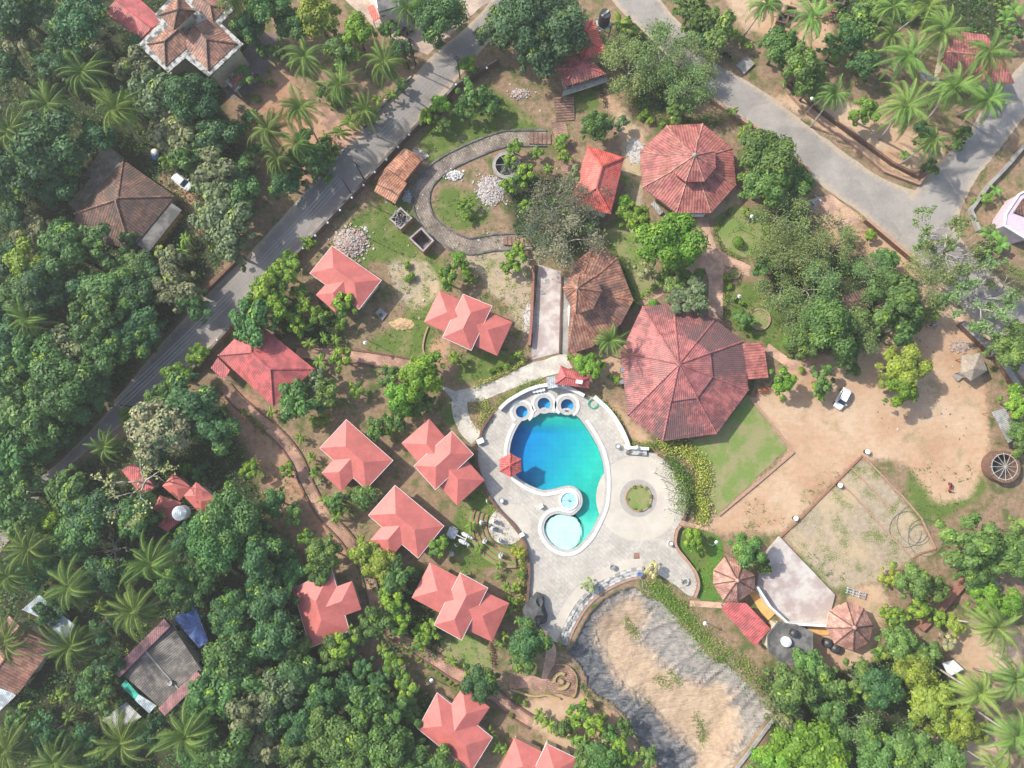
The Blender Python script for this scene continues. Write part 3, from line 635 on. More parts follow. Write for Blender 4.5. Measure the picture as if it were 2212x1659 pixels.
def build_pool():
    fm, t, b = newmat('pool_tiles')
    a = N(t, 'ShaderNodeAttribute', attribute_name='deep')
    c = ramp(t, a.outputs['Fac'], [(0, (.80, .95, .86)), (.2, (.30, .82, .62)), (.5, (.10, .74, .55)), (.75, (.08, .58, .72)), (1, (.08, .44, .95))])
    c = mixc(t, 1.0, c, ramp(t, noise(t, .5, 4, .6), [(.3, (.88, .9, .92)), (.7, (1.06, 1.06, 1.06))]), 'MULTIPLY')
    br = N(t, 'ShaderNodeTexBrick', offset=0, i_Scale=1.0, i_Mortar_Size=.03, i_Brick_Width=1.0, i_Row_Height=1.0); br.inputs['Color1'].default_value = br.inputs['Color2'].default_value = (1, 1, 1, 1); br.inputs['Mortar'].default_value = (.72, .78, .8, 1)
    L(t, t.nodes['geo'].outputs['Position'], br.inputs['Vector']); c = mixc(t, .6, c, mixc(t, 1.0, c, br.outputs['Color'], 'MULTIPLY'))
    L(t, c, b.inputs['Base Color']); b.inputs['Roughness'].default_value = .6
    wm, t, b = newmat('pool_water')
    tr = N(t, 'ShaderNodeBsdfTransparent'); gl = N(t, 'ShaderNodeBsdfGlossy', i_Roughness=.06); gl.inputs[0].default_value = (.8, .9, .95, 1)
    fr = N(t, 'ShaderNodeFresnel', i_IOR=1.33); mx = N(t, 'ShaderNodeMixShader'); L(t, fr.outputs[0], mx.inputs[0]); L(t, tr.outputs[0], mx.inputs[1]); L(t, gl.outputs[0], mx.inputs[2])
    bp = N(t, 'ShaderNodeBump', i_Strength=.15, i_Distance=.05); L(t, noise(t, 1.8, 3), bp.inputs['Height']); L(t, bp.outputs[0], gl.inputs['Normal'])
    out = t.nodes['Material Output']; L(t, mx.outputs[0], out.inputs['Surface'])
    ab = N(t, 'ShaderNodeVolumeAbsorption', i_Density=1.0); ab.inputs[0].default_value = (.50, .90, .93, 1); L(t, ab.outputs[0], out.inputs['Volume'])
    t.nodes.remove(b)
    for poly, kind in [(POOL, 'pool')]+[(j, 'bath') for j in jac]:
        vs, fs = pool_sheet(poly, 0, 0); n = len(poly); k = len(vs)
        dep = [pool_depth(q.x, q.y) if kind == 'pool' else 1.15 for q in vs]
        mb = MB(); mb.add([(q.x, q.y, -d) for q, d in zip(vs, dep)], fs)
        rim = [(q.x, q.y, DZ-.02) for q in poly]
        o0 = len(mb.v); mb.v += rim
        idx = {}
        for i, q in enumerate(poly):
            j = min(range(k), key=lambda m_: (vs[m_].x-q.x)**2+(vs[m_].y-q.y)**2) if i >= k else i
            idx[i] = j
        for i in range(n): mb.f.append((idx[i], idx[(i+1) % n], o0+(i+1) % n, o0+i)); mb.m.append(0)
        me = bpy.data.meshes.new('pool_floor'); me.from_pydata(mb.v, [], mb.f); me.materials.append(fm)
        at_ = me.attributes.new('deep', 'FLOAT', 'POINT')
        at_.data.foreach_set('value', ([max(0, min(1, (d-.28)/2.07)) for d in dep]+[.4]*n) if kind == 'pool' else [.95]*k+[.8]*n)
        o = bpy.data.objects.new('pool_floor', me); COL.objects.link(o); struct(o)
        mb = MB(); mb.add([(q.x, q.y, -.04) for q in vs], fs); mb.add([(q.x, q.y, -d+.015) for q, d in zip(vs, dep)], [tuple(reversed(f)) for f in fs])
        for i in range(n):
            j = (i+1) % n; mb.f.append((idx[i], idx[j], k+idx[j], k+idx[i])); mb.m.append(0)
        o = mb.build('pool_water', wm); struct(o)
build_pool()
# round patio and the paler half circle by the garden
for (u, v, r) in ((1378.5, 1076, 91), (1104, 1132, 43)):
    pts = [q for q in ringpts(u, v, r, 72)]
    ok = inside(deck_b, np.array([q.x for q in pts]), np.array([q.y for q in pts]))
    struct(sheet('patio', pts if u > 1200 else [q for q, g in zip(pts, ok) if g], DZ+.012, 'cream_patio'))
pts = [q for q in ringpts(1095, 1136, 40, 64) if not inside(deck_b, np.array([q.x]), np.array([q.y]))[0]]
struct(sheet('patio', pts, .06, 'pale_paving'))
c = at(1378.5, 1076); k = mpx(1378.5, 1076)
struct(MB().ring(c, 29*k, 40*k, DZ, DZ+.02, 64).build('patio_ring', 'grey_ring'))
struct(MB().ring(c, 26*k, 29*k, DZ, DZ+.22, 64).build('patio_ring', 'edging'))
struct(sheet('lawn', ringpts(1378.5, 1076, 26, 40), DZ+.1, 'lawn'))
# dry pond lined with black sheeting
def build_pond():
    pts = smooth_line(POND, 4, True); n = len(pts); res = .5
    xs = [q.x for q in pts]; ys = [q.y for q in pts]; res = .36; gx, gy = np.meshgrid(np.arange(min(xs), max(xs), res), np.arange(min(ys), max(ys), res))
    ok = inside(offset(pts, -.2), gx, gy); gx = gx[ok]; gy = gy[ok]
    vs, es, fs, *_ = delaunay_2d_cdt([Vector((q.x, q.y)) for q in pts]+[Vector(p_) for p_ in zip(gx, gy)], [(i, (i+1) % n) for i in range(n)], [], 1, 1e-5)
    V = np.array([(q.x, q.y) for q in vs]); A = np.array([(q.x, q.y) for q in pts]); B = np.roll(A, -1, 0)
    def segd(A, B):
        d = np.full(len(V), 1e9)
        for a, b in zip(A, B):
            ab = b-a; t = np.clip(((V-a)@ab)/(ab@ab+1e-9), 0, 1); d = np.minimum(d, np.hypot(*(V-(a+t[:, None]*ab)).T))
        return d
    d = segd(A, B); z = -1.7*np.clip(d/6.0, 0, 1)**.8
    sd = np.full(len(V), -1e9)
    for sp in SANDS:
        a = np.array([(q.x, q.y) for q in sp]); q = segd(a, np.roll(a, -1, 0)); q[~inside(sp, V[:, 0], V[:, 1])] *= -1; sd = np.maximum(sd, q)
    from mathutils import noise as mn
    wr = np.zeros(len(V)); rr = random.Random(3)
    for _ in range(130):   # folds in the sheeting
        i = rr.randrange(len(V)); a = V[i]; an = rr.gauss(.8, .3) if rr.random() < .8 else rr.uniform(0, 3); ln = rr.uniform(2, 9); dirv = np.array([math.cos(an), math.sin(an)])
        t = (V-a)@dirv; p = (V-a)@np.array([-dirv[1], dirv[0]])+.25*np.sin(t*.7); wr = np.maximum(wr, np.exp(-(p/.36)**2)*np.clip(1-(t/ln)**2, 0, 1)*rr.uniform(.1, .34))
    wr *= np.where(sd > .4, .22, 1.0)
    z = z+wr*np.clip(d, 0, 1)+np.array([mn.noise(Vector((x*.5, y*.5, 0)))*.12 for x, y in V])*np.clip(d/2, 0, 1)
    z = np.where(d < 1e-3, .05, z)
    mb = MB(); mb.add([(x, y, q) for (x, y), q in zip(V, z)], fs)
    m, t, b = newmat('pond_sheeting')
    a = N(t, 'ShaderNodeAttribute', attribute_name='sand'); du = N(t, 'ShaderNodeAttribute', attribute_name='dust')
    g = N(t, 'ShaderNodeNewGeometry', name='geo')
    def streak(rot, sx, sy, sc, rg=.7):
        mp = N(t, 'ShaderNodeMapping'); mp.inputs['Rotation'].default_value = (0, 0, R(rot)); mp.inputs['Scale'].default_value = (sx, sy, 1); L(t, g.outputs[0], mp.inputs[0])
        n = N(t, 'ShaderNodeTexNoise', i_Scale=sc, i_Detail=7, i_Roughness=rg, i_Distortion=1.2); L(t, mp.outputs[0], n.inputs['Vector']); return n.outputs['Fac']
    wr_n = streak(-50, .55, 1.7, .8); wr2 = streak(-68, .4, 1.8, .9); wr3 = streak(-28, .5, 1.5, .5)
    allw = mth(t, 'ADD', mth(t, 'MULTIPLY', wr_n, .4), mth(t, 'ADD', mth(t, 'MULTIPLY', wr2, .3), mth(t, 'MULTIPLY', wr3, .3)))
    sheetc = ramp(t, allw, [(.40, (.04, .05, .062)), (.5, (.115, .12, .13)), (.6, (.28, .27, .26))])
    n1 = noise(t, .22, 6, .65); n2 = noise(t, 1.2, 6, .7); n3 = noise(t, 4, 4, .7)
    dz = mth(t, 'ADD', du.outputs['Fac'], mth(t, 'MULTIPLY', mth(t, 'SUBTRACT', mth(t, 'ADD', mth(t, 'MULTIPLY', allw, .6), mth(t, 'MULTIPLY', n1, .4)), .5), 4.5))
    sheetc = mixc(t, mth(t, 'MULTIPLY', ramp(t, dz, [(.25, (0, 0, 0)), (.85, (1, 1, 1))]), .75), sheetc, ramp(t, mth(t, 'ADD', mth(t, 'MULTIPLY', n2, .4), mth(t, 'MULTIPLY', allw, .6)), [(.4, (.20, .185, .175)), (.5, (.33, .295, .26)), (.6, (.45, .39, .33))]))
    sandc = ramp(t, mth(t, 'ADD', mth(t, 'MULTIPLY', n1, .5), mth(t, 'MULTIPLY', n2, .5)), [(.38, (.36, .25, .165)), (.5, (.465, .335, .225)), (.62, (.55, .425, .305))])
    gm = ramp(t, mth(t, 'ADD', mth(t, 'MULTIPLY', noise(t, .16, 4, .6), .7), mth(t, 'MULTIPLY', n3, .3)), [(.57, (0, 0, 0)), (.61, (1, 1, 1))])
    sandc = mixc(t, gm, sandc, ramp(t, n3, [(.3, (.09, .15, .03)), (.7, (.22, .27, .08))]))
    s = mth(t, 'ADD', a.outputs['Fac'], mth(t, 'MULTIPLY', mth(t, 'SUBTRACT', mth(t, 'ADD', mth(t, 'MULTIPLY', n2, .35), mth(t, 'ADD', mth(t, 'MULTIPLY', allw, .35), mth(t, 'MULTIPLY', n1, .3))), .5), 14))
    s = mth(t, 'ADD', mth(t, 'MULTIPLY', s, .42), .35)
    c = mixc(t, ramp(t, s, [(.0, (0, 0, 0)), (.9, (1, 1, 1))]), sheetc, sandc)
    L(t, c, b.inputs['Base Color']); b.inputs['Roughness'].default_value = .6
    bump(t, b, mth(t, 'ADD', wr_n, mth(t, 'ADD', wr2, wr3)), .7, .3)
    o = mb.build('pond_liner', m); at_ = o.data.attributes.new('sand', 'FLOAT', 'POINT'); at_.data.foreach_set('value', np.clip(sd, -6, 6).astype(np.float32)); dst = np.array([np.clip(((pix(x, y)[0]-1250)-(pix(x, y)[1]-1380)*.95)/110, -1.2, 1.0) for x, y in V]); o.data.attributes.new('dust', 'FLOAT', 'POINT').data.foreach_set('value', dst.astype(np.float32)); struct(o)
build_pond()

# ------------------------------------------------------------ buildings
def cen(q): return sum((Vector((p[0], p[1], 0)) for p in q), Vector((0, 0, 0)))/len(q)
def shrink(q, d):
    n = len(q); q = [Vector((p[0], p[1], 0)) for p in q]
    A = sum(q[i].x*q[(i+1) % n].y-q[(i+1) % n].x*q[i].y for i in range(n)); s = 1 if A > 0 else -1; out = []
    for i in range(n):
        a, b, c = q[i-1], q[i], q[(i+1) % n]; e1 = (b-a).normalized(); e2 = (c-b).normalized()
        n1 = Vector((-e1.y, e1.x, 0))*s; n2 = Vector((-e2.y, e2.x, 0))*s; k = n1+n2
        out.append(b+k*(d/max(.35, k.dot(n1))))
    return out
def ccw(q):
    n = len(q); return sum(q[i][0]*q[(i+1) % n][1]-q[(i+1) % n][0]*q[i][1] for i in range(n)) > 0
def hip(mb, q, ez, slope=.42, th=.14, wing=False, gable=False):
    """hipped (or wing / gabled) roof over a quad; returns its ridge and hip lines"""
    q = [Vector((p[0], p[1], 0)) for p in q]
    if not wing and (q[1]-q[0]).length+(q[3]-q[2]).length < (q[2]-q[1]).length+(q[0]-q[3]).length: q = q[1:]+q[:1]
    if wing: q = [q[1], q[2], q[3], q[0]]     # outer edge q0-q1 becomes edge 3-0
    M1 = (q[3]+q[0])/2; M2 = (q[1]+q[2])/2; d = (M2-M1); ln = d.length; d.normalize()
    hw = ((q[3]-q[0]).length+(q[2]-q[1]).length)/4; ins = 0 if gable else min(hw, ln/2*.97); rz = ez+slope*hw
    r0 = M1+d*ins; r1 = M2 if wing else M2-d*ins
    r0.z = r1.z = rz; E = [p+Vector((0, 0, ez)) for p in q]; B = [p+Vector((0, 0, ez-th)) for p in q]
    mb.add(E+[r0, r1]+B, [(0, 1, 5, 4), (1, 2, 5), (2, 3, 4, 5), (3, 0, 4), (0, 6, 7, 1), (1, 7, 8, 2), (2, 8, 9, 3), (3, 9, 6, 0), (9, 8, 7, 6)])
    return [(r0, r1)]+([] if gable else [(E[0], r0), (E[3], r0)]+([] if wing else [(E[1], r1), (E[2], r1)]))
def pyr(mb, pts, ez, apex, th=.14):
    n = len(pts); E = [Vector((p[0], p[1], ez)) for p in pts]; B = [Vector((p[0], p[1], ez-th)) for p in pts]
    mb.add(E+[apex]+B, [(i, (i+1) % n, n) for i in range(n)]+[(i, (i+1) % n, n+1+(i+1) % n, n+1+i) for i in range(n)]+[tuple(range(2*n, n, -1))])
    return [(e, Vector(apex)) for e in E]
def caps(lines, mat, parent, r=.13, name='ridge_cap'):
    mb = MB()
    for a, b in lines: mb.tube([a+Vector((0, 0, .03)), b+Vector((0, 0, .05))], r, 5)
    return mb.build(name, mat, parent)
def fascia(q, ez, mat, parent, w_=.05):
    mb = MB(); mb.strip(q, w_, ez-.2, ez+.015, closed=True, side=0); return mb.build('fascia', mat, parent)
def walls(q, ins, z1, mat, parent, z0=0.0):
    o = MB().prism(shrink(q, ins), z0, z1, bottom=False).build('wall', mat, parent); return o
def openings(q, ins, parent, h=2.2, every=3.2, doors=(0,), z0=0.0, fr='white'):
    """doors and glazed windows set proud of the walls"""
    w_ = shrink(q, ins-.02); n = len(w_); k = 0
    for i in range(n):
        a, b = w_[i], w_[(i+1) % n]; d = b-a; ln = d.length
        if ln < 2.2: continue
        m = max(1, int(ln/every)); ang = math.atan2(d.y, d.x)
        for j in range(m):
            c = a.lerp(b, (j+.5)/m); door = (i in doors and j == m//2)
            if door:
                MB().box((c.x, c.y, z0+1.0), (.95, .1, 2.0), ang).build('door', 'wood', parent)
            elif (i+j) % 2 == 0 or m == 1:
                f = MB().box((c.x, c.y, z0+1.45), (1.25, .1, 1.25), ang).build('window', fr, parent)
                MB().box((c.x, c.y, z0+1.45), (1.05, .13, 1.05), ang).build('pane', 'glass_dark', f)
def quadP(a, z): return [at(a[i], a[i+1], z) for i in range(0, 8, 2)]
BLD = []
def building(name, label, cat, q, group=None):
    c = cen(q); return thing(name, label, cat, (c.x, c.y, 0), group)

def cottage_T(label, main, outer, ez=3.6, L_px=None, roof='roof_smooth', slope=.42):
    """one hipped block with a hipped wing pushed into its long side"""
    q = quadP(main, ez); t = building('red_roof_cottage', label, 'cottage', q, 'red roofed guest cottages')
    mb = MB(); ln = hip(mb, q, ez, slope)
    r = mb.build('roof', roof, t)
    fascia(q, ez, 'white', t); walls(q, .7, ez-.1, 'cream', t); openings(q, .7, t)
    if outer:
        A, B = at(outer[0], outer[1], ez), at(outer[2], outer[3], ez)
        ridge = ln[0]; d = (B-A).normalized(); nn = Vector((-d.y, d.x, 0)); m = (A+B)/2; rc = (ridge[0]+ridge[1])/2; rc.z = m.z
        if nn.dot(rc-m) < 0: nn = -nn
        depth = nn.dot(rc-m)+.2
        wq = [A, B, B+nn*depth, A+nn*depth]
        mb = MB(); hip(mb, wq, ez-.004, slope, wing=True); mb.build('wing_roof', roof, t)
        sl_ = depth-1.2
        walls([A, B, B+nn*sl_, A+nn*sl_], .6, ez-.1, 'cream', t)
    return t
def cottage_S(label, mid, sides, ez=4.3, lo=3.4, roof='roof_smooth'):
    """a taller middle roof overlapping lower hipped roofs on both sides"""
    q = quadP(mid, ez); t = building('red_roof_cottage', label, 'cottage', q, 'red roofed guest cottages')
    mb = MB(); hip(mb, q, ez, .42); mb.build('roof', roof, t); fascia(q, ez, 'white', t); walls(q, .7, ez-.1, 'cream', t); openings(q, .7, t)
    c = cen(q)
    for s in sides:
        A, B = at(s[0], s[1], lo), at(s[2], s[3], lo); d = (B-A).normalized(); nn = Vector((-d.y, d.x, 0)); m = (A+B)/2; m.z = 0
        if nn.dot(c-m) < 0: nn = -nn
        dep = nn.dot(c-m)*.95
        wq = [A, B, B+nn*dep, A+nn*dep]; mb = MB(); hip(mb, wq, lo, .42, wing=True); mb.build('wing_roof', roof, t)
        walls([A, B, B+nn*(dep-1.5), A+nn*(dep-1.5)], .6, lo-.1, 'cream', t)
    return t
cottage_T('red roofed cottage beside the brick rubble heap and the roadside wall', (717,531,824,605,775.5,668.5,669,590), (682,637,724,675))
cottage_T('L-shaped red roofed cottage at the bend of the curving red path', (748,906,849,994.5,790.5,1057,690.5,968), (694,1022,738,1061))
cottage_T('red roofed cottage left of the statue of a cart drawn by oxen', (853,1048,959,1136,903,1206,795.5,1113), (799,1167,843,1206))
cottage_T('red roofed cottage left of the path, half hidden by the lower left woods', (633,1272,716,1229,755,1362,670,1400), (760.5,1255,780.5,1316.5))
cottage_T('red roofed cottage below the red path, touching the bottom edge woods', (944,1496,1064,1593,1018,1668,902,1574), (999,1485,1058,1528))
cottage_S('three-roofed red cottage with a sandy forecourt, above the curving paved path', (1000.5,635,1063,661,1018,757,955.5,728.5), [(949,627,915.5,696), (1107,696,1074,768.5)])
cottage_S('three-roofed red cottage close to the left wall of the pool deck', (975.5,931,1023,981,940.5,1058,894,1006), [(927,904.5,867,957), (1047,1037,987,1092)])
cottage_S('three-roofed red cottage with a small lawn, left of the black boulder', (994,1237,1054,1270,997,1383,937,1350), [(929,1214.5,889,1291.5), (1100.5,1303,1063,1386.5)])
cottage_S('pair of red cottage roofs cut off by the bottom edge of the picture', (1180,1606,1248,1639,1205,1735,1135,1702), [(1111,1593,1076,1668)])

def bungalow():
    q = quadP((548,690,679,797,590,878,471,768), 3.6); t = building('ribbed_roof_bungalow', 'large red ribbed roof bungalow beside the road, left of the short red path', 'house', q)
    mb = MB(); ln = hip(mb, q, 3.6, .42); mb.build('roof', 'roof_corr', t); caps(ln, 'roof_corr', t, .16); walls(q, .7, 3.5, 'cream', t); openings(q, .7, t)
    f = quadP((455,795,470,772,497,800,483,821), 2.6); mb = MB(); mb.prism(f, 2.5, 2.6); mb.build('porch_roof', 'roof_corr', t)
    for p in (f[0], f[3]): MB().cyl((p.x+.2, p.y+.1), .07, 0, 2.5, 8).build('post', 'white', t)
bungalow()

def octagon_red():
    E = [(1440,271),(1518,267),(1583,320),(1590,400),(1536,460),(1461,460),(1388,405),(1383,327)]
    q = [at(u, v, 3.2) for u, v in E]; t = thing('tiled_octagon_pavilion', 'red tiled octagonal pavilion with a small raised top roof, beside the upper road', 'pavilion', cen(q))
    apex = at(1501, 335, 8.2); apL = at(1497, 345, 6.3); inner = [at(u, v, 6.4) for u, v in [(1466,307),(1507,299),(1545,326),(1546,362),(1521,392),(1481,392.5),(1451,369),(1448,332)]]
    # lower roof: frustum up to a ring below the lantern
    top = [q_.lerp(apL, .66) for q_ in q]; mb = MB(); n = 8
    mb.add(q+top, [(i, (i+1) % n, n+(i+1) % n, n+i) for i in range(n)]); mb.add([p-Vector((0, 0, .15)) for p in q]+q, [(i, (i+1) % n, n+(i+1) % n, n+i) for i in range(n)])
    mb.build('lower_roof', 'tile_red', t); caps([(a, b) for a, b in zip(q, top)], 'tile_pale', t, .12)
    MB().prism([p.lerp(apex, .3) for p in inner], 4.4, 6.3).build('lantern_wall', 'cream', t)
    mb = MB(); ln = pyr(mb, inner, 6.4, apex); mb.build('upper_roof', 'tile_red', t); caps(ln, 'tile_pale', t, .11)
    MB().ball(apex, .38, 10).build('finial', 'concrete', t)
    walls(q, 1.1, 3.1, 'cream', t); openings(q, 1.1, t, every=4.5, doors=(4,))
    s = [at(u, v, .9) for u, v in ((1462,461),(1500,464),(1505,474),(1468,478))]
    MB().prism([at(1460,459,2.4), at(1526,459,2.4), at(1520,467,2.4), at(1466,467,2.4)], 2.2, 2.4).build('canopy', 'white', t)
octagon_red()

def big_pavilion():
    E = [(1388,662),(1455,655),(1545,690),(1606,737),(1617,843),(1548,937),(1431,953),(1355,897),(1341,760)]
    q = [at(u, v, 2.9) for u, v in E]; t = thing('round_pavilion', 'largest roof: round weathered red ribbed pavilion right of the pool', 'pavilion', cen(q))
    apex = at(1465, 787, 7.6); n = len(q)
    hold = [p.lerp(apex, .60) for p in q]; mb = MB(); mb.add(q+hold, [(i, (i+1) % n, n+(i+1) % n, n+i) for i in range(n)])
    mb.add([p-Vector((0, 0, .15)) for p in q]+q, [(i, (i+1) % n, n+(i+1) % n, n+i) for i in range(n)]); mb.build('lower_roof', 'roof_pav', t)
    up = [p.lerp(apex, .52)+Vector((0, 0, .28)) for p in q]; mb = MB(); ln = pyr(mb, up, up[0].z, apex+Vector((0, 0, .35)), .2); mb.build('upper_roof', 'roof_pav_top', t)
    caps([(a, b) for a, b in zip(q, hold)], 'roof_pav_top', t, .16); caps(ln, 'roof_pav_top', t, .15)
    MB().prism(shrink(q, 1.0), 0, .5).build('plinth', 'concrete', t)
    for p in shrink(q, 1.3): MB().cyl(p, .18, .5, 2.8, 10).build('post', 'cream', t)
    a = [at(u, v, 2.6) for u, v in ((1602,743),(1650,740),(1660,816),(1615,820))]
    mb = MB(); m1 = [p+Vector((0, 0, .35)) for p in (a[0], a[3])]; mb.add([a[0]+Vector((0, 0, .4)), a[1], a[2], a[3]+Vector((0, 0, .4)), a[0]+Vector((0, 0, .25)), a[1]-Vector((0, 0, .15)), a[2]-Vector((0, 0, .15)), a[3]+Vector((0, 0, .25))], [(0, 1, 2, 3), (0, 4, 5, 1), (1, 5, 6, 2), (2, 6, 7, 3), (3, 7, 4, 0), (7, 6, 5, 4)])
    mb.build('annex_roof', 'tile_red', t)
    for p in shrink(a, .4)[1:3]: MB().cyl(p, .1, 0, 2.5, 8).build('post', 'cream', t)
    # a kitchen duct on the left flank
    d0 = at(1349, 800, 2.0); MB().box((d0.x, d0.y, 2.6), (1.6, .9, .8), R(5)).build('duct', 'metal_grey', t)
    MB().cyl((d0.x-.5, d0.y-2), .4, 1.0, 2.6, 12).build('duct', 'metal_grey', t)
big_pavilion()

def brown_hall():
    E = [(1236,572),(1281,535),(1333.5,557),(1368.5,648.5),(1341,700),(1278.5,750),(1226,766),(1231,665)]
    q = [at(u, v, 3.2) for u, v in E]; t = thing('brown_tiled_hall', 'fan-shaped brown tiled hall with a small octagonal top roof', 'hall', cen(q))
    apex = at(1248, 630, 6.4); n = len(q); mb = MB(); pyr(mb, q, 3.2, apex); mb.build('lower_roof', 'tile_brown', t)
    for i in (1, 2, 3, 4): caps([(Vector(q[i]), apex)], 'tile_orange', t, .13)
    inner = [at(u, v, 7.3) for u, v in [(1216,622),(1229,600),(1252,590),(1287,595),(1300,629),(1281,667),(1243,679),(1222,642)]]
    ap2 = at(1246, 622, 9.4); mb = MB(); ln = pyr(mb, inner, 7.3, ap2); mb.build('upper_roof', 'tile_brown', t); caps(ln, 'tile_orange', t, .12)
    MB().prism(shrink(inner, .7), 4.0, 7.2).build('lantern_wall', 'cream', t); MB().ball(ap2, .3, 8).build('finial', 'concrete', t)
    walls(q, .9, 3.1, 'cream', t); openings(q, .9, t, doors=(3,))
    MB().box(at(1231, 683, 1.5), (.5, 3.2, 2.6), R(2)).build('porch', 'white', t)
brown_hall()

def office():
    t = thing('red_sheet_office', 'red ribbed roof block with a white ledge beside the big top tree', 'building', cen(P(1206,110,1311,110)))
    q = quadP((1234,56,1279,41,1312,112,1258,130), 3.8); mb = MB(); l1 = hip(mb, q, 3.8, .35); mb.build('roof', 'roof_bright', t); walls(q, .5, 3.7, 'cream', t)
    q2 = quadP((1205,148,1258,108,1308,160,1218,188), 3.3); mb = MB(); l2 = hip(mb, q2, 3.3, .4); mb.build('roof', 'tile_red', t); walls(q2, .6, 3.2, 'whitewash', t)
    caps(l1+l2, 'roof_corr', t, .16)
    MB().prism(P(1216,196,1311,165,1313,176,1214,208, z=2.1), 1.95, 2.1).build('ledge', 'concrete', t)
    for u, v in ((1229, 186), (1247, 179), (1278, 170), (1299, 163)):
        p = at(u, v, 2.5); f = MB().box((p.x, p.y, 2.55), (1.3, .12, .8), R(17)).build('window', 'white', t); MB().box((p.x, p.y-.02, 2.55), (1.05, .14, .6), R(17)).build('pane', 'glass_dark', f)
office()
def red_hip():
    q = quadP((1270,315,1348.5,340,1319,462,1230,446), 4.0); t = building('bright_red_house', 'bright orange-red hip roof below the flight of garden steps', 'house', q)
    mb = MB(); ln = hip(mb, q, 4.0, .5); mb.build('roof', 'roof_bright', t); caps(ln, 'roof_bright', t, .2); walls(q, .7, 3.9, 'white', t); openings(q, .7, t); 
red_hip()

def villa():
    t = thing('cream_villa', 'cream two-storey villa with clustered tiled roofs at the upper left', 'house', cen(P(300,97,520,100)))
    z = 6.6
    out = P(298,97,345,48,335,30,385,-25,440,-40,508,18,477,50,526,95,451,166,400,125,363,157, z=z)
    MB().prism(out, z-.35, z).build('parapet', 'whitewash', t); MB().prism(shrink(out, .9), 0, z-.35).build('wall', 'cream', t)
    def py(pts, ap, h, ez=z+.12, cap=True):
        q = [at(a, b, ez) for a, b in pts]; mb = MB(); ln = pyr(mb, q, ez, at(ap[0], ap[1], h)); mb.build('roof', 'tile_brown', t); caps(ln, 'tile_dark', t, .16); return q
    for oq in ((318,96,358,143,421,89,381,42), (450,153,511,95,456,37,395,95), (489,16,461,48,413,10,441,-22)):
        q = quadP(oq, z+.12); mb = MB(); ln = hip(mb, q, z+.12, .45, wing=True); mb.build('roof', 'tile_brown', t); caps(ln, 'tile_dark', t, .16)
    tw = [(344,33),(385,-14),(421,25),(376,65)]; q = [at(a, b, 9.6) for a, b in tw]; MB().prism(shrink(q, .7), z, 9.5).build('tower_wall', 'cream', t); py(tw, (385, 21), 11.8, 9.6)
    # balconies and windows on the two sides that face the picture centre
    for (u0, v0, u1, v1) in ((521,108,458,168), (392,140,368,165), (505,28,490,48)):
        a, b = at(u0, v0, 3.2), at(u1, v1, 3.2); m = (a+b)/2; d = b-a; ang = math.atan2(d.y, d.x)
        MB().box((m.x, m.y, 3.7), (d.length*.8, .9, 1.0), ang).build('balcony', 'cream', t)
        f = MB().box((m.x, m.y, 5.2), (d.length*.55, .5, .9), ang).build('window', 'wood', t); MB().box((m.x, m.y, 5.2), (d.length*.5, .6, .7), ang).build('pane', 'glass_dark', f)
    pq = [at(u, v, 3.0) for u, v in ((486,176),(514,142),(548,158),(508,198))]
    MB().prism(pq, 2.75, 3.0).build('porch_slab', 'whitewash', t); mb = MB(); pyr(mb, shrink(pq, .5), 3.05, at(517, 167, 4.1)); mb.build('porch_roof', 'tile_red', t)
    for p in shrink(pq, .4): MB().cyl(p, .15, 0, 2.8, 8).build('post', 'cream', t)
villa()
def gable_house(name, label, cat, pts, ez, ridge, mat, rise, wallmat='cream', cap=None):
    q = quadP(pts, ez); t = building(name, label, cat, q); mb = MB(); ln = hip(mb, q, ez, rise, gable=True); mb.build('roof', mat, t); walls(q, .5, ez-.1, wallmat, t); openings(q, .5, t, doors=(1,))
    if cap: caps(ln, cap, t, .15)
    return t
gable_house('pink_roof_annex', 'pink ribbed gable roof joined to the left of the cream villa', 'outbuilding', (225,28,283,-20,354,46,305,84), 3.6, None, 'roof_corr', .22, 'cream', 'roof_corr')

def grey_house():
    q = quadP((266,345,378,424,282,541,160,462), 3.0); t = building('mossy_tiled_house', 'old mossy grey-brown tiled house among the left woods', 'house', q)
    mb = MB(); ln = hip(mb, q, 3.0, .5); mb.build('roof', 'tile_dark', t); caps(ln, 'tile_brown', t, .17); walls(q, .7, 2.9, 'cream', t); openings(q, .7, t)
    MB().add([at(248,325,2.2), at(269,342,3.05), at(168,459,3.05), at(147,440,2.2)], [(0, 1, 2, 3)]).build('lean_to', 'tin_old', t)
    MB().add([at(222,318,1.9), at(250,326,2.15), at(205,385,2.15), at(180,380,1.9)], [(0, 1, 2, 3)]).build('dark_sheet', 'tin_old', t)
    s = P(370,438,393,454,321,545,290,525, z=2.8); MB().prism(s, 2.6, 2.8).build('porch_slab', 'conc_dark', t); MB().prism(shrink(s, .5), 0, 2.6).build('porch_wall', 'orange_floor', t)
    MB().add([at(165,462,2.9), at(282,540,2.9), at(214,520,2.3), at(156,486,2.3)], [(0, 1, 2, 3)]).build('rear_lean_to', 'tile_dark', t)
grey_house()

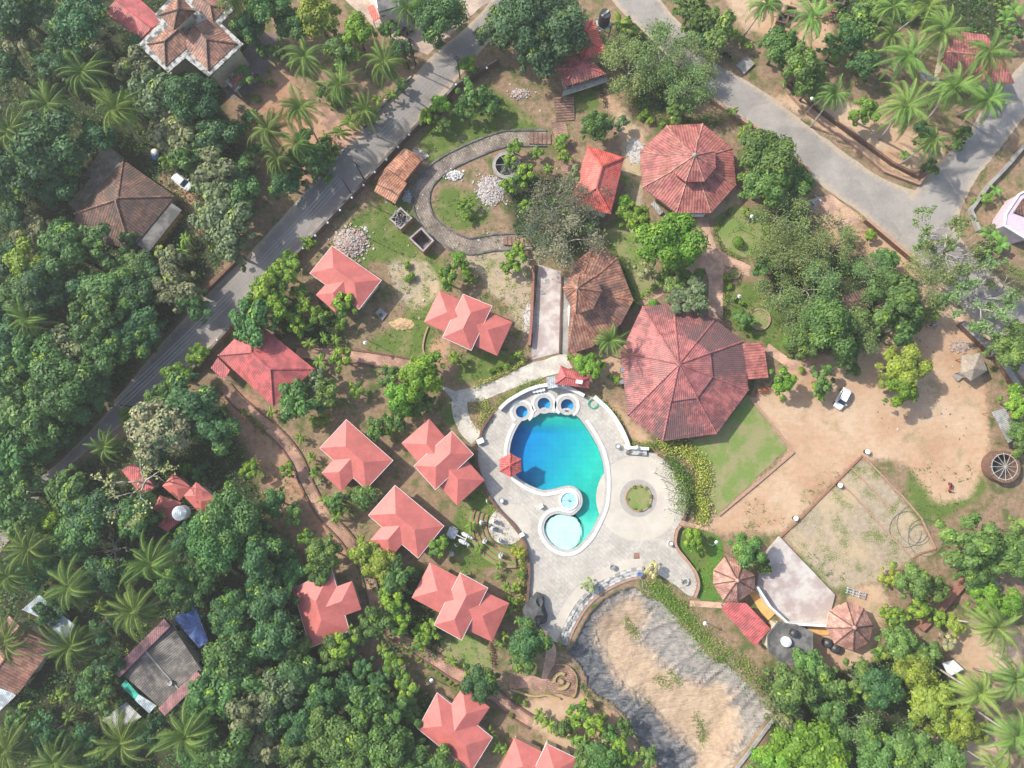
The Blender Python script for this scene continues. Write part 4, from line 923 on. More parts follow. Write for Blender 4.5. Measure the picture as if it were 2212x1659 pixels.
def lower_house():
    pts = (360,1334,445,1462,362,1542,250,1444); t = gable_house('rusty_sheet_house', 'house with dark grey ribbed gable roof at the lower left', 'house', pts, 3.4, None, 'tin_old', .12, 'cream', 'concrete')
    q = quadP(pts, 3.42)
    def lin(a, b, w_, name, mat, dz=.1):
        d = (q[b]-q[a]).normalized(); c = cen(q); nn = Vector((-d.y, d.x, 0))
        if nn.dot(c-q[a]) < 0: nn = -nn
        z = Vector((0, 0, dz)); MB().add([q[a]+z, q[b]+z, q[b]+nn*w_+z, q[a]+nn*w_+z]+[q[a]+z*.3, q[b]+z*.3, q[b]+nn*w_+z*.3, q[a]+nn*w_+z*.3], [(0, 1, 2, 3), (4, 5, 1, 0), (5, 6, 2, 1), (6, 7, 3, 2), (7, 4, 0, 3)]).build(name, mat, t)
    L_ = [(a, b) for a, b in ((0, 3), (1, 2))]
    for a, b in L_: lin(a, b, 1.6, 'pink_edge_strip', 'tin_pink', .95)
    MB().add([at(271,1468,3.0), at(300,1500,3.0), at(292,1511,2.6), at(261,1482,2.6)], [(0, 1, 2, 3)]).build('green_lean_to', 'tin_green', t)
    MB().add([at(300,1500,3.0), at(338,1524,3.0), at(322,1541,2.6), at(291,1512,2.6)], [(0, 1, 2, 3)]).build('white_lean_to', 'tin_white', t)
    MB().add([at(420,1304,3.0), at(450,1384,3.0), at(430,1400,2.7), at(374,1335,2.7)], [(0, 1, 2, 3)]).build('blue_lean_to', 'tin_blue', t)
    for u, v, s in ((367, 1475, .0),): p = at(u, v, 4.4); MB().cyl((p.x, p.y), .42, 4.0, 4.6, 12).build('chimney', 'whitewash', t)
lower_house()
def tin(name, label, pts, z0, z1, mat, cat='shed', posts=True, slope_edge=(0, 1)):
    """a mono-pitch sheet roof on posts"""
    q = [at(pts[i], pts[i+1], z1 if i//2 in slope_edge else z0) for i in range(0, 8, 2)]; c = cen(q); t = thing(name, label, cat, (c.x, c.y, 0))
    lo = [p-Vector((0, 0, .06)) for p in q]; MB().add(q+lo, [(0, 1, 2, 3), (0, 4, 5, 1), (1, 5, 6, 2), (2, 6, 7, 3), (3, 7, 4, 0), (7, 6, 5, 4)]).build('roof', mat, t)
    if posts:
        for p in q: r = p.lerp(Vector((c.x, c.y, p.z)), .06); MB().cyl(r, .05, 0, p.z-.05, 6).build('post', 'wood', t)
    return t
tin('tin_shed', 'weathered blue-grey tin roof above the lower left tiled house', (85,1285,125,1319,97,1339,47,1317), 2.6, 3.0, 'tin_white')
tin('tin_shed', 'pale blue-white tin roof between two coconut crowns at the lower left', (130,1324,161,1350,142,1385,97,1343), 2.6, 2.9, 'tin_white')
tin('tin_shed', 'pale tin roof at the far left edge below the tiled house', (-14,1470,35,1502,0,1535,-45,1505), 2.3, 2.7, 'tin_white')
tin('tin_shed', 'grey sheet porch below the rusty sheet house, between palm fronds', (272,1516,306,1549,250,1577,219,1556), 2.2, 2.6, 'tin_grey')
gable_house('left_edge_house', 'brown tiled house cut off by the left edge, under coconut palms', 'house', (20,1330,118,1392,38,1500,-70,1440), 3.2, None, 'tile_brown', .35, 'cream', 'tile_orange')
tin('tin_shed', 'grey corrugated shed roof at the right edge beside the round well', (2142,890,2172,881,2201,945,2178,957), 2.4, 2.8, 'tin_grey', slope_edge=(0, 3))
t = tin('tin_shed', 'small white sheet roof among palms at the lower right', (2035,1432,2060,1426,2082,1446,2050,1462), 2.0, 2.3, 'white')
gable_house('palm_grove_house', 'faded red roofed house hidden under the upper right palms', 'house', (2050,65,2130,75,2192,180,2030,170), 3.4, None, 'tile_red', .15, 'cream', 'tile_pale')
tin('tin_shed', 'grey tin lean-to beside the palm grove house', (1985,143,2012,160,2040,182,1990,172), 2.4, 2.8, 'tin_grey')
tin('tin_shed', 'grey thatched strip roof right of the long brick wall, near the right edge', (2095,1275,2140,1245,2160,1262,2105,1302), 1.8, 2.2, 'tin_grey')

def tiled_shed():
    t = thing('terracotta_shed', 'small orange tiled shed with stepped roofs inside the brick roadside wall', 'shed', cen(P(835,360,880,395)))
    q = quadP((873,320,914,342,874,391,833,362), 2.6); mb = MB(); hip(mb, q, 2.6, .3, gable=True); mb.build('roof', 'tile_orange', t); walls(q, .4, 2.5, 'brick', t)
    q = quadP((833,362,879,396,853,440,808,413), 2.2); mb = MB(); hip(mb, q, 2.2, .22, gable=True); mb.build('roof', 'tile_orange', t); walls(q, .4, 2.1, 'brick', t)
tiled_shed()
def pen(label, pts, h, floor):
    q = P(*pts); t = thing('brick_pen', label, 'pen', cen(q), None); MB().strip(q, .28, 0, h, closed=True).build('wall', 'brick', t); MB().strip(q, .3, h, h+.05, closed=True).build('coping', 'concrete', t)
    MB().prism(shrink(q, .1), .02, .12).build('floor', floor, t)
pen('roofless brick pen heaped with firewood and black plastic', (847,481,869,501,892,479,869,458), 2.0, 'litter_mat' if 'litter_mat' in M else 'concrete')
pen('open roofless brick pen with bare concrete floor', (889,522,913,501,938,527,917,549), 2.0, 'conc_dark')
q = cen(P(847,481,869,501,892,479,869,458)); mb = MB()
for k in range(70):
    a = random.uniform(0, 6.28); x, y = q.x+random.uniform(-1.2, 1.2), q.y+random.uniform(-1.2, 1.2); ln = random.uniform(.5, 1.3); z = random.uniform(1.0, 2.3)
    mb.tube([(x-math.cos(a)*ln/2, y-math.sin(a)*ln/2, z), (x+math.cos(a)*ln/2, y+math.sin(a)*ln/2, z+random.uniform(-.3, .3))], .05, 4)
tag(mb.build('firewood_pile', 'bark_pale'), 'heap of pale sticks filling the roofless brick pen', 'firewood')
mb = MB(); n = 9; zz = [[2.1+random.uniform(-.2, .35) for _ in range(n)] for _ in range(n)]
vs = [(q.x+(i-n/2)*.2+random.uniform(-.06, .06)+.1, q.y+(j-n/2)*.17-.15, zz[i][j]) for i in range(n) for j in range(n)]; mb.add(vs, [(i*n+j, (i+1)*n+j, (i+1)*n+j+1, i*n+j+1) for i in range(n-1) for j in range(n-1)])
tag(mb.build('plastic_sheet', 'plastic_black'), 'crumpled black plastic sheet lying on the heap of sticks', 'plastic sheet')

def stage_group():
    t = thing('open_air_stage', 'pale concrete stage floor with a white back wall, between two pink gazebos', 'stage', cen(P(1684,1160,1803,1285,1700,1345)))
    s = P(1645,1205,1684,1159,1804,1285,1788,1350,1702,1346,1634,1274, z=.6); MB().prism(s, 0, .6).build('floor', 'conc_pale', t)
    MB().strip(P(1636,1268,1663,1310,1703,1347,1788,1352, z=2.4), .35, .6, 2.6).build('back_wall', 'white', t)
    MB().strip(P(1629,1276,1655,1318,1668,1332, z=.3), 1.9, 0, .3).build('walkway', 'orange_floor', t)
    MB().strip(P(1745,1362,1790,1364, z=.3), 1.2, 0, .32).build('walkway', 'orange_floor', t)
    def gaz(label, ring, ap, h=6.2, ez=3.0):
        q = [at(u, v, ez) for u, v in ring]; g = thing('octagon_gazebo', label, 'gazebo', cen(q), 'pink tiled stage gazebos'); mb = MB(); ln = pyr(mb, q, ez, at(ap[0], ap[1], h)); mb.build('roof', 'tile_pale', g); caps(ln, 'tile_dark', g, .1)
        MB().ball(at(ap[0], ap[1], h), .35, 8).build('finial', 'tile_pale', g); walls(q, .9, 2.95, 'cream', g)
    gaz('faded pink tiled octagonal gazebo at the left end of the stage', [(1541,1232),(1566,1202),(1606,1212),(1631,1245),(1630,1275),(1594,1300),(1563,1297),(1541,1262)], (1593, 1254))
    gaz('faded pink tiled octagonal gazebo at the right end of the stage', [(1829,1300),(1866,1314),(1886,1351),(1877,1388),(1843,1406),(1803,1391),(1785,1357),(1792,1320)], (1846, 1356))
    q = [at(u, v, 4.2) for u, v in [(1659,1372),(1680,1345),(1720,1350),(1754,1366),(1754,1405),(1727,1436),(1690,1433),(1659,1405)]]
    m = thing('concrete_octagon_block', 'octagonal building with a stained dark concrete flat roof below the stage', 'building', cen(q)); MB().prism(q, 3.9, 4.2).build('roof_slab', 'conc_dark', m); MB().prism(shrink(q, .4), 0, 3.9).build('wall', 'cream', m)
    MB().strip(q, .25, 4.2, 4.32, closed=True, side=0).build('roof_rim', 'conc_dark', m); openings(q, .4, m)
    q = quadP((1570,1302,1612,1303,1664,1358,1631,1396), 3.1)
    b = building('red_sheet_backroom', 'red ribbed mono-pitch roof between left gazebo and dark octagon roof', 'building', q); q5 = [at(1558,1314,2.7), at(1572,1300,3.0), at(1612,1303,3.2), at(1664,1358,3.2), at(1631,1397,2.7)]
    lo = [p-Vector((0, 0, .1)) for p in q5]; MB().add(q5+lo, [(0, 1, 2, 3, 4)]+[(i, (i+1) % 5, 5+(i+1) % 5, 5+i) for i in range(5)]).build('roof', 'roof_corr', b); MB().prism(shrink(q5, .5), 0, 2.6).build('wall', 'whitewash', b)
stage_group()
def tank(label, u, v, z, r, h, mat='plastic_black', group='plastic roof water tanks'):
    p = at(u, v, z+h); t = thing('water_tank', label, 'water tank', (p.x, p.y, z), group); mb = MB(); mb.cyl(p, r, z, z+h*.82, 20); mb.cyl(p, r, z+h*.82, z+h, 20, r2=r*.45); mb.build('tank_body', mat, t)
    mb = MB()
    for k in range(3): mb.ring(p, r-.02, r+.04, z+h*(.2+.22*k), z+h*(.25+.22*k), 20)
    mb.build('tank_ribs', mat, t); MB().cyl(p, r*.3, z+h, z+h+.1, 12).build('lid', mat, t); return t
tank('black water tank lying on the dark octagonal roof', 1718, 1370, 4.22, .62, 1.1)
tank('white water tank on the dark octagonal roof', 1701, 1388, 4.22, .75, 1.0, 'white')
tank('black water tank on the ground left of the right gazebo, farther from it', 1793, 1392, 0, .75, 1.6)
tank('black water tank on the ground touching the right gazebo', 1809, 1403, 0, .8, 1.5)
def silver_tank():
    p = at(385, 1109, 9.0); t = thing('elevated_water_tank', 'shiny white water tank on a steel stand above red roofs at left', 'water tank', (p.x, p.y, 0))
    MB().cyl(p, 1.15, 7.0, 8.7, 20).build('tank_body', 'white', t); mb = MB(); mb.cyl(p, 1.15, 8.7, 9.0, 20, r2=.5); mb.build('lid', 'tin_white', t)
    for a in range(4):
        x, y = p.x+.9*math.cos(a*1.57+.6), p.y+.9*math.sin(a*1.57+.6); MB().tube([(x, y, 0), (x, y, 7)], .07, 6).build('leg', 'metal_grey', t)
    for s in (-.25, .25): MB().tube([(p.x-1.6+s, p.y-1.9, 0), (p.x-.8+s, p.y-.9, 7)], .04, 5).build('ladder_rail', 'metal_grey', t)
silver_tank()
def tower_tank():
    p = at(1308, 28, 7.5); t = thing('black_water_tower', 'tall black water tank on a white frame behind the red office roof', 'water tank', (p.x, p.y, 0))
    MB().cyl(p, 1.0, 4.6, 7.0, 20).build('tank_body', 'plastic_black', t); MB().cyl(p, 1.0, 7.0, 7.4, 20, r2=.9).build('lid', 'plastic_black', t)
    MB().box((p.x, p.y, 7.5), (1.6, .35, .1), R(40)).build('lid_plank', 'whitewash', t); MB().box((p.x, p.y, 4.5), (2.4, 2.4, .15), R(20)).build('platform', 'whitewash', t)
    for a in range(4):
        x, y = p.x+1.5*math.cos(a*1.57+1.1), p.y+1.5*math.sin(a*1.57+1.1); MB().tube([(x, y, 0), (x, y, 4.5)], .12, 6).build('leg', 'whitewash', t)
tower_tank()

def left_compound():
    t = thing('red_pyramid_house', 'house with small red pyramid roofs under trees, left of centre', 'house', cen(P(400,1080,450,1150)))
    for pts, z in (((375,1021,413,1053,388,1082,350,1050), 3.4), ((424,1041,471,1080,436,1114,397,1071), 3.6), ((345,1070,392,1086,372,1122,330,1100), 3.0), ((455,1125,500,1160,465,1205,415,1165), 3.3)):
        q = quadP(pts, z); mb = MB(); hip(mb, q, z, .5); mb.build('roof', 'roof_smooth', t); walls(q, .5, z-.1, 'cream', t)
    MB().prism(P(341,1136,370,1104,394,1122,361,1148, z=2.7), 2.55, 2.7).build('flat_roof', 'roof_corr', t)
    MB().prism(P(262,1015,290,1000,335,1052,306,1072, z=2.8), 2.65, 2.8).build('side_roof', 'roof_corr', t)
    MB().prism(shrink(P(341,1136,370,1104,394,1122,361,1148, z=2.7), .4), 0, 2.55).build('wall', 'cream', t); MB().prism(shrink(P(262,1015,290,1000,335,1052,306,1072, z=2.8), .4), 0, 2.65).build('wall', 'cream', t)
left_compound()
def top_house():
    t = thing('white_balcony_house', 'white house with glass-roofed balcony cut off by the top edge', 'house', cen(P(790,-10,850,10)))
    MB().prism(P(775,-60,860,-60,862,12,815,18, z=5.2), 0, 5.2).build('wall', 'white', t)
    MB().prism(P(810,-20,852,-30,856,14,818,26, z=5.6), 5.25, 5.6).build('roof_slab', 'conc_dark', t)
    MB().prism(P(792,16,806,10,824,36,807,46, z=2.6), 2.45, 2.6).build('porch_roof', 'roof_bright', t); MB().prism(P(820,30,858,12,862,20,826,36, z=3.0), 2.85, 3.0).build('awning', 'roof_corr', t)
    for u, v in ((806, 44), (822, 35)): p = at(u, v, 2.4); MB().cyl(p, .08, 0, 2.45, 8).build('post', 'white', t)
top_house()
def pink_house():
    t = thing('lilac_house', 'lilac and white house at the right edge by the road junction', 'house', cen(P(2190,430,2220,470)))
    MB().prism(P(2172,462,2200,420,2240,400,2270,500,2212,515,2168,488, z=3.4), 0, 3.4).build('wall', 'pink_wall', t)
    MB().strip(P(2172,462,2200,420,2240,400,2270,500,2212,515,2168,488, z=3.4), .3, 3.4, 3.7, closed=True).build('parapet', 'white', t)
    MB().prism(P(2192,458,2212,428,2300,440,2280,490, z=3.9), 3.45, 3.9).build('roof', 'tile_dark', t)
    MB().prism(P(2158,478,2190,462,2215,500,2180,512, z=1.5), 1.35, 1.5).build('porch_roof', 'white', t)
    for u, v in ((2163,488), (2205,508)): p = at(u, v, 1.4); MB().cyl(p, .1, 0, 1.35, 8).build('post', 'white', t)
pink_house()
def kiosk():
    q = [at(u, v, 2.6) for u, v in ((2078,768),(2118,762),(2133,800),(2098,823),(2076,806))]; t = thing('thatched_kiosk', 'small pale thatched kiosk beside the gate wall on the right', 'kiosk', cen(q))
    mb = MB(); pyr(mb, q, 2.6, at(2104, 796, 4.2), .3); mb.build('roof', 'thatch', t)
    for p in shrink(q, .5): MB().cyl(p, .08, 0, 2.5, 6).build('post', 'wood', t)
    s = P(2056,812,2068,805,2078,815,2066,824); MB().prism(s, 0, .5).build('step', 'concrete', t)
kiosk()
def hut():
    q = quadP((1818,640,1878,620,1882,665,1822,672), 2.8); t = building('garden_hut', 'dark brown tiled hut roof almost hidden under the right-hand trees', 'hut', q); mb = MB(); hip(mb, q, 2.8, .4); mb.build('roof', 'tile_dark', t)
    for p in shrink(q, .3): MB().cyl(p, .08, 0, 2.7, 6).build('post', 'wood', t)
hut()
def bar():
    q = quadP((1212,790,1275,815,1272,838,1198,830), 2.8); t = building('pool_bar', 'little red ribbed roof bar at the top of the pool deck', 'bar', q); mb = MB(); ln = hip(mb, q, 2.8, .55); mb.build('roof', 'roof_corr', t); caps(ln, 'roof_corr', t, .14); walls(q, .8, 2.7, 'white', t)
    p = at(1251, 825, 3.7); MB().box(p, (1.1, .6, .35), R(-10)).build('roof_box', 'white', t)
    MB().prism(P(1180,815,1200,812,1206,836,1183,840, z=2.2), 2.05, 2.2).build('side_roof', 'tin_white', t); MB().prism(shrink(P(1180,815,1200,812,1206,836,1183,840, z=2.2), .2), 0, 2.05).build('wall', 'white', t)
bar()
def umbrella():
    q = [at(1102.5+27*math.cos(R(30+60*k)), 1005+26*math.sin(R(30+60*k)), 2.6) for k in range(6)]; t = thing('pool_umbrella', 'hexagonal red ribbed sunshade at the left edge of the pool', 'sunshade', cen(q)); mb = MB(); ln = pyr(mb, q, 2.6, at(1101.5, 1004, 3.6), .08); mb.build('roof', 'roof_corr', t); caps(ln, 'roof_bright', t, .13)
    c = cen(q); MB().cyl(c, .12, .12, 3.3, 10).build('pole', 'white', t)
umbrella()

# ------------------------------------------------------------ vegetation
def leafmesh(name, C, Nn, S, A, mat, aspect=.6, extra=None):
    n = len(C); r = RNG.normal(size=(n, 3)); Nn = Nn/np.maximum(1e-6, np.linalg.norm(Nn, axis=1))[:, None]
    T = np.cross(Nn, r); T /= np.maximum(1e-6, np.linalg.norm(T, axis=1))[:, None]; B = np.cross(Nn, T); S = S[:, None]
    fold = Nn*S*.18
    V = np.stack([C-T*S, C+B*S*aspect+fold, C+T*S, C-B*S*aspect+fold], 1).reshape(-1, 3)
    me = bpy.data.meshes.new(name); me.vertices.add(4*n); me.loops.add(4*n); me.polygons.add(n)
    me.vertices.foreach_set('co', V.astype(np.float32).ravel()); me.loops.foreach_set('vertex_index', np.arange(4*n, dtype=np.int32)); me.polygons.foreach_set('loop_start', np.arange(0, 4*n, 4, dtype=np.int32))
    me.update(calc_edges=True)
    col = np.ones((n, 4), np.float32); col[:, :2] = A; col = np.repeat(col, 4, 0)
    a = me.color_attributes.new('leaf', 'FLOAT_COLOR', 'POINT'); a.data.foreach_set('color', col.ravel()); me.materials.append(M[mat] if isinstance(mat, str) else mat)
    return me
def lobes(R_, n, flat=.62, sub=(.26, .42), seed=0):
    g = np.random.default_rng(seed); out = []
    for i in range(n):
        k = (i+.5)/n; rr = R_*math.sqrt(k)*.80; a = i*2.39996+g.uniform(-.4, .4)
        x, y = rr*math.cos(a), rr*math.sin(a); z = R_*flat*math.sqrt(max(0, 1-(rr/R_)**2))*g.uniform(.4, 1.05)-.25*R_*flat
        out.append((x*g.uniform(.78, 1.2), y*g.uniform(.78, 1.2), z, R_*g.uniform(*sub)))
    return out
def crownmesh(name, lb, n, size, mat='leaf', tips=0.0, seed=0, hollow=.75, up=.5, jag=.35, aspect=.6, tipall=0.0):
    g = np.random.default_rng(seed); lb = np.array(lb); w_ = lb[:, 3]**2; idx = g.choice(len(lb), n, p=w_/w_.sum())
    d = g.normal(size=(n, 3)); d /= np.linalg.norm(d, axis=1)[:, None]; d[:, 2] = np.where(d[:, 2] < -.35, -d[:, 2], d[:, 2])
    rad = lb[idx, 3]*(hollow+(1.08-hollow)*g.random(n)**.6)
    # second-level clumps: pull leaves toward twig ends
    nc = len(lb)*14; cd = g.normal(size=(len(lb), 14, 3)); cd /= np.linalg.norm(cd, axis=2)[:, :, None]; cd[:, :, 2] = np.abs(cd[:, :, 2])*1.0-.15
    k = g.integers(0, 14, n); d = d*(1-jag)+cd[idx, k]*jag*1.3; 
    C = lb[idx, :3]+d*rad[:, None]*np.array([1, 1, .85])
    Nn = d+np.array([0, 0, up*.45])+g.normal(size=(n, 3))*.3
    tone = g.uniform(.25, .75, (len(lb), 14)); lt = g.uniform(-.12, .12, len(lb))
    A = np.zeros((n, 2)); A[:, 0] = np.clip(tone[idx, k]+lt[idx]+g.normal(size=n)*.12, 0, 1)
    if tips:
        tl = (g.random((len(lb), 14)) < tips)*g.uniform(.5, 1, (len(lb), 14)); A[:, 1] = tl[idx, k]*(rad > lb[idx, 3]*(.7 if tips > .5 else .85))*g.uniform(.6, 1, n)
    return leafmesh(name, C, Nn, size*g.uniform(.65, 1.25, n), A, mat, aspect)
def limbs(mb, top, lb, r0, rng, n=7):
    for x, y, z, r in lb[:n]:
        e = Vector((x, y, z))*.85+Vector((0, 0, top)); s = Vector((0, 0, top*.62)); m = s.lerp(e, .5)+Vector((rng.uniform(-.2, .2), rng.uniform(-.2, .2), .2))
        mb.tube([s, m, e], [r0*.5, r0*.32, r0*.12], 5)
def rawmesh(mb, name, mat):
    o = mb.build(name, mat, None, smooth=True); me = o.data; bpy.data.objects.remove(o); return me
VAR = {}
def make_variants():
    for cls, R_, n, sz, hc in (('s', 2.0, 2000, .21, 2.7), ('m', 3.6, 4600, .27, 5.0), ('l', 5.4, 8200, .32, 7.2)):
        for kind, mat, tips, jag, hol, sub, flat, fac in (('d', 'leaf', .05, .35, .75, (.27, .46), .85, 1.0), ('n', 'leaf', .6, .45, .6, (.22, .34), .85, .8), ('o', 'leaf', .04, .5, .45, (.2, .42), .9, .62), ('p', 'leaf_cream', .75, .4, .8, (.26, .4), .6, 1.0)):
            if kind == 'p' and cls == 's': continue
            for v in range(4 if kind == 'd' else 3):
                seed = hash_(kind+cls)*7+v; lb = lobes(R_, {'s': 9, 'm': 15, 'l': 24}[cls] if kind in 'dp' else {'s': 8, 'm': 13, 'l': 19}[cls], flat, sub, seed)
                if kind in 'do': lb = [l for l in lb if random.Random(seed+int(l[0]*50)).random() > (.12 if kind == 'd' else .22)]+[(R_*.95*math.cos(k*2.1+v), R_*.95*math.sin(k*2.1+v), -.2*R_+.1*k, R_*.17) for k in range(3)]
                me = crownmesh('crown', lb, int(n*fac), sz*{'n': 1.15, 'o': 1.25}.get(kind, 1), mat, tips, seed, hol, .5, jag)
                mb = MB(); rng = random.Random(seed); r0 = R_*.055+.05
                mb.tube([(0, 0, -.2), (r0*.4, 0, hc*.4), (0, 0, hc*.85)], [r0*1.35, r0, r0*.6], 8); limbs(mb, hc, lb, r0, rng)
                VAR.setdefault((kind, cls), []).append((me, rawmesh(mb, 'trunk', 'bark'), R_, hc))
def hash_(s): return sum((i+1)*ord(ch) for i, ch in enumerate(s))
make_variants()
def branchy(R_, h, rng, depth=4, spread=1.0, r0=.22):
    """forking skeleton; returns the mesh builder and the twig ends"""
    mb = MB(); ends = []
    def grow(p, d, ln, r, k):
        m = p+d*ln*.5+Vector((rng.uniform(-1, 1), rng.uniform(-1, 1), rng.uniform(-.5, .5)))*ln*.08; e = p+d*ln
        mb.tube([p, m, e], [r, r*.8, r*.6], 5 if k > 1 else 4)
        if k == 0: ends.append((e, d)); return
        for j in range(rng.choice((2, 3)) if k < depth else 5):
            a = rng.uniform(0, 6.283) if k < depth else j*1.257+rng.uniform(-.3, .3); t = rng.uniform(.35, .75)*spread if k < depth else rng.uniform(.75, 1.15)
            ax = d.cross(Vector((math.cos(a), math.sin(a), .3))).normalized(); nd = (d*math.cos(t)+ax*math.sin(t)); nd.z = max(nd.z, .02); nd.normalize()
            grow(e, nd, ln*rng.uniform(.62, .85), r*.58, k-1)
        if k <= 2: ends.append((e, d))
    grow(Vector((0, 0, -.2)), Vector((0, 0, 1)), h*.45, r0, depth)
    rad = sorted(math.hypot(e.x, e.y) for e, d in ends)[int(len(ends)*.92)]; f = R_/rad
    mb.v = [(x*f if z > .5 else x, y*f if z > .5 else y, z) for x, y, z in mb.v]; ends = [(Vector((e.x*f, e.y*f, e.z)), d) for e, d in ends]
    return mb, ends
def make_feathery():
    for v in range(7):
        rng = random.Random(40+v); g = np.random.default_rng(40+v); R_, h = 5.0, 7.5
        mb, ends = branchy(R_, h, rng, 4, 1.0); E = np.array([tuple(e) for e, d in ends]); n = 4600 if v < 4 else 2700; idx = g.integers(0, len(E), n); keep = g.random(len(E)) < .9
        idx = idx[keep[idx]]; n = len(idx)
        C = E[idx]+g.normal(size=(n, 3))*np.array([.75, .75, .35]); tone = g.uniform(.25, .8, len(E)); A = np.zeros((n, 2)); A[:, 0] = np.clip(tone[idx]+g.normal(size=n)*.15, 0, 1)
        me = leafmesh('crown', C-np.array([0, 0, h*.8]), g.normal(size=(n, 3))*.5+np.array([0, 0, 1]), g.uniform(.12, .26, n), A, 'leaf', .45)
        VAR.setdefault(('f', 'l'), []).append((me, rawmesh(mb, 'trunk', 'bark_pale'), R_, h*.8))
    for v, (lf, hh) in enumerate(((420, 7.5), (160, 6.0), (2300, 8.0))):
        rng = random.Random(60+v); g = np.random.default_rng(60+v); mb, ends = branchy(5.2, hh, rng, 5, 1.0, .34); E = np.array([tuple(e) for e, d in ends]); idx = g.integers(0, len(E), lf)
        C = E[idx]+g.normal(size=(lf, 3))*.15; A = np.zeros((lf, 2)); A[:, 0] = g.uniform(.3, .9, lf); A[:, 1] = 0
        me = leafmesh('sparse_leaves', C-np.array([0, 0, hh*.8]), g.normal(size=(lf, 3))*.6+np.array([0, 0, 1]), g.uniform(.12, .22, lf), A, 'leaf', .7)
        VAR.setdefault(('e', 'l'), []).append((me, rawmesh(mb, 'trunk', 'bark_pale'), 5.2, hh*.8))
make_feathery()
def frond_parts(L_, a, el, droop, g, nl, lw, ll, twist=0.0):
    """one feather leaf: leaflet quads along an arching stalk"""
    d = np.array([math.cos(a), math.sin(a)]); side = np.array([-d[1], d[0], 0]); pts = []; p = np.array([0., 0., 0.]); e = el; st = L_/12; fb = g.uniform(.3, .95); bend = g.uniform(-.06, .13)
    for i in range(13):
        pts.append(p.copy()); p = p+st*np.array([d[0]*math.cos(e), d[1]*math.cos(e), math.sin(e)]); e -= droop/12*(1+.8*i/12); a += bend; d = np.array([math.cos(a), math.sin(a)])
    pts = np.array(pts); vs = []; fs = []; cs = []
    for i in range(nl):
        t = .1+.9*i/(nl-1); k = min(11, int(t*12)); f = t*12-k; c = pts[k]*(1-f)+pts[k+1]*f; tan = pts[k+1]-pts[k]; tan /= np.linalg.norm(tan)
        ln = ll*(math.sin(math.pi*min(1, .12+t*.86))**.6)*(1-.55*t**3)*g.uniform(.8, 1.12)
        for s in (1, -1):
            q = side*s*.75+tan*.8+np.array([0, 0, -.28-.25*g.random()]); q /= np.linalg.norm(q); e1 = c+q*ln; e2 = e1+np.array([0, 0, -.12*ln]); w_ = tan*lw
            o = len(vs); vs += [c-w_, c+w_, e1*.6+c*.4+w_*1.0, e2, e1*.6+c*.4-w_*1.0]; fs.append((o, o+1, o+2, o+3, o+4)); cs.append((min(1, max(0, fb+g.uniform(-.15, .15))), max(0, g.normal()*.1+(.3 if t > .85 else .04))))
    # stalk
    for i in range(12):
        o = len(vs); w_ = .05*(1-i/14); vs += [pts[i]+side*w_+[0, 0, .03], pts[i]-side*w_+[0, 0, .03], pts[i+1]-side*w_*.9+[0, 0, .03], pts[i+1]+side*w_*.9+[0, 0, .03]]; fs.append((o, o+1, o+2, o+3)); cs.append((.8, .75))
    return vs, fs, cs
def palm_mesh(seed, L_, nf, nl, lw, ll, els, name='crown'):
    g = np.random.default_rng(seed); V = []; Fc = []; C = []
    for i in range(nf):
        t = i/nf; el = els[0]+(els[1]-els[0])*t+g.normal()*.12
        vs, fs, cs = frond_parts(L_*g.uniform(.72, 1.1), i*2.39996+g.normal()*.4, el, g.uniform(1.1, 1.7), g, nl, lw, ll); o = len(V)
        dead = (t > .9 and g.random() < .5)
        V += vs; Fc += [tuple(j+o for j in f) for f in fs]
        for f, c in zip(fs, cs): C += [(c[0], min(1, c[1]+(.35 if dead else 0)), 0, 1)]*len(f)
    me = bpy.data.meshes.new(name); me.from_pydata([tuple(v) for v in V], [], Fc)
    a = me.color_attributes.new('leaf', 'FLOAT_COLOR', 'CORNER'); a.data.foreach_set('color', np.array(C, np.float32).ravel()); me.materials.append(M['leaf_frond']); return me
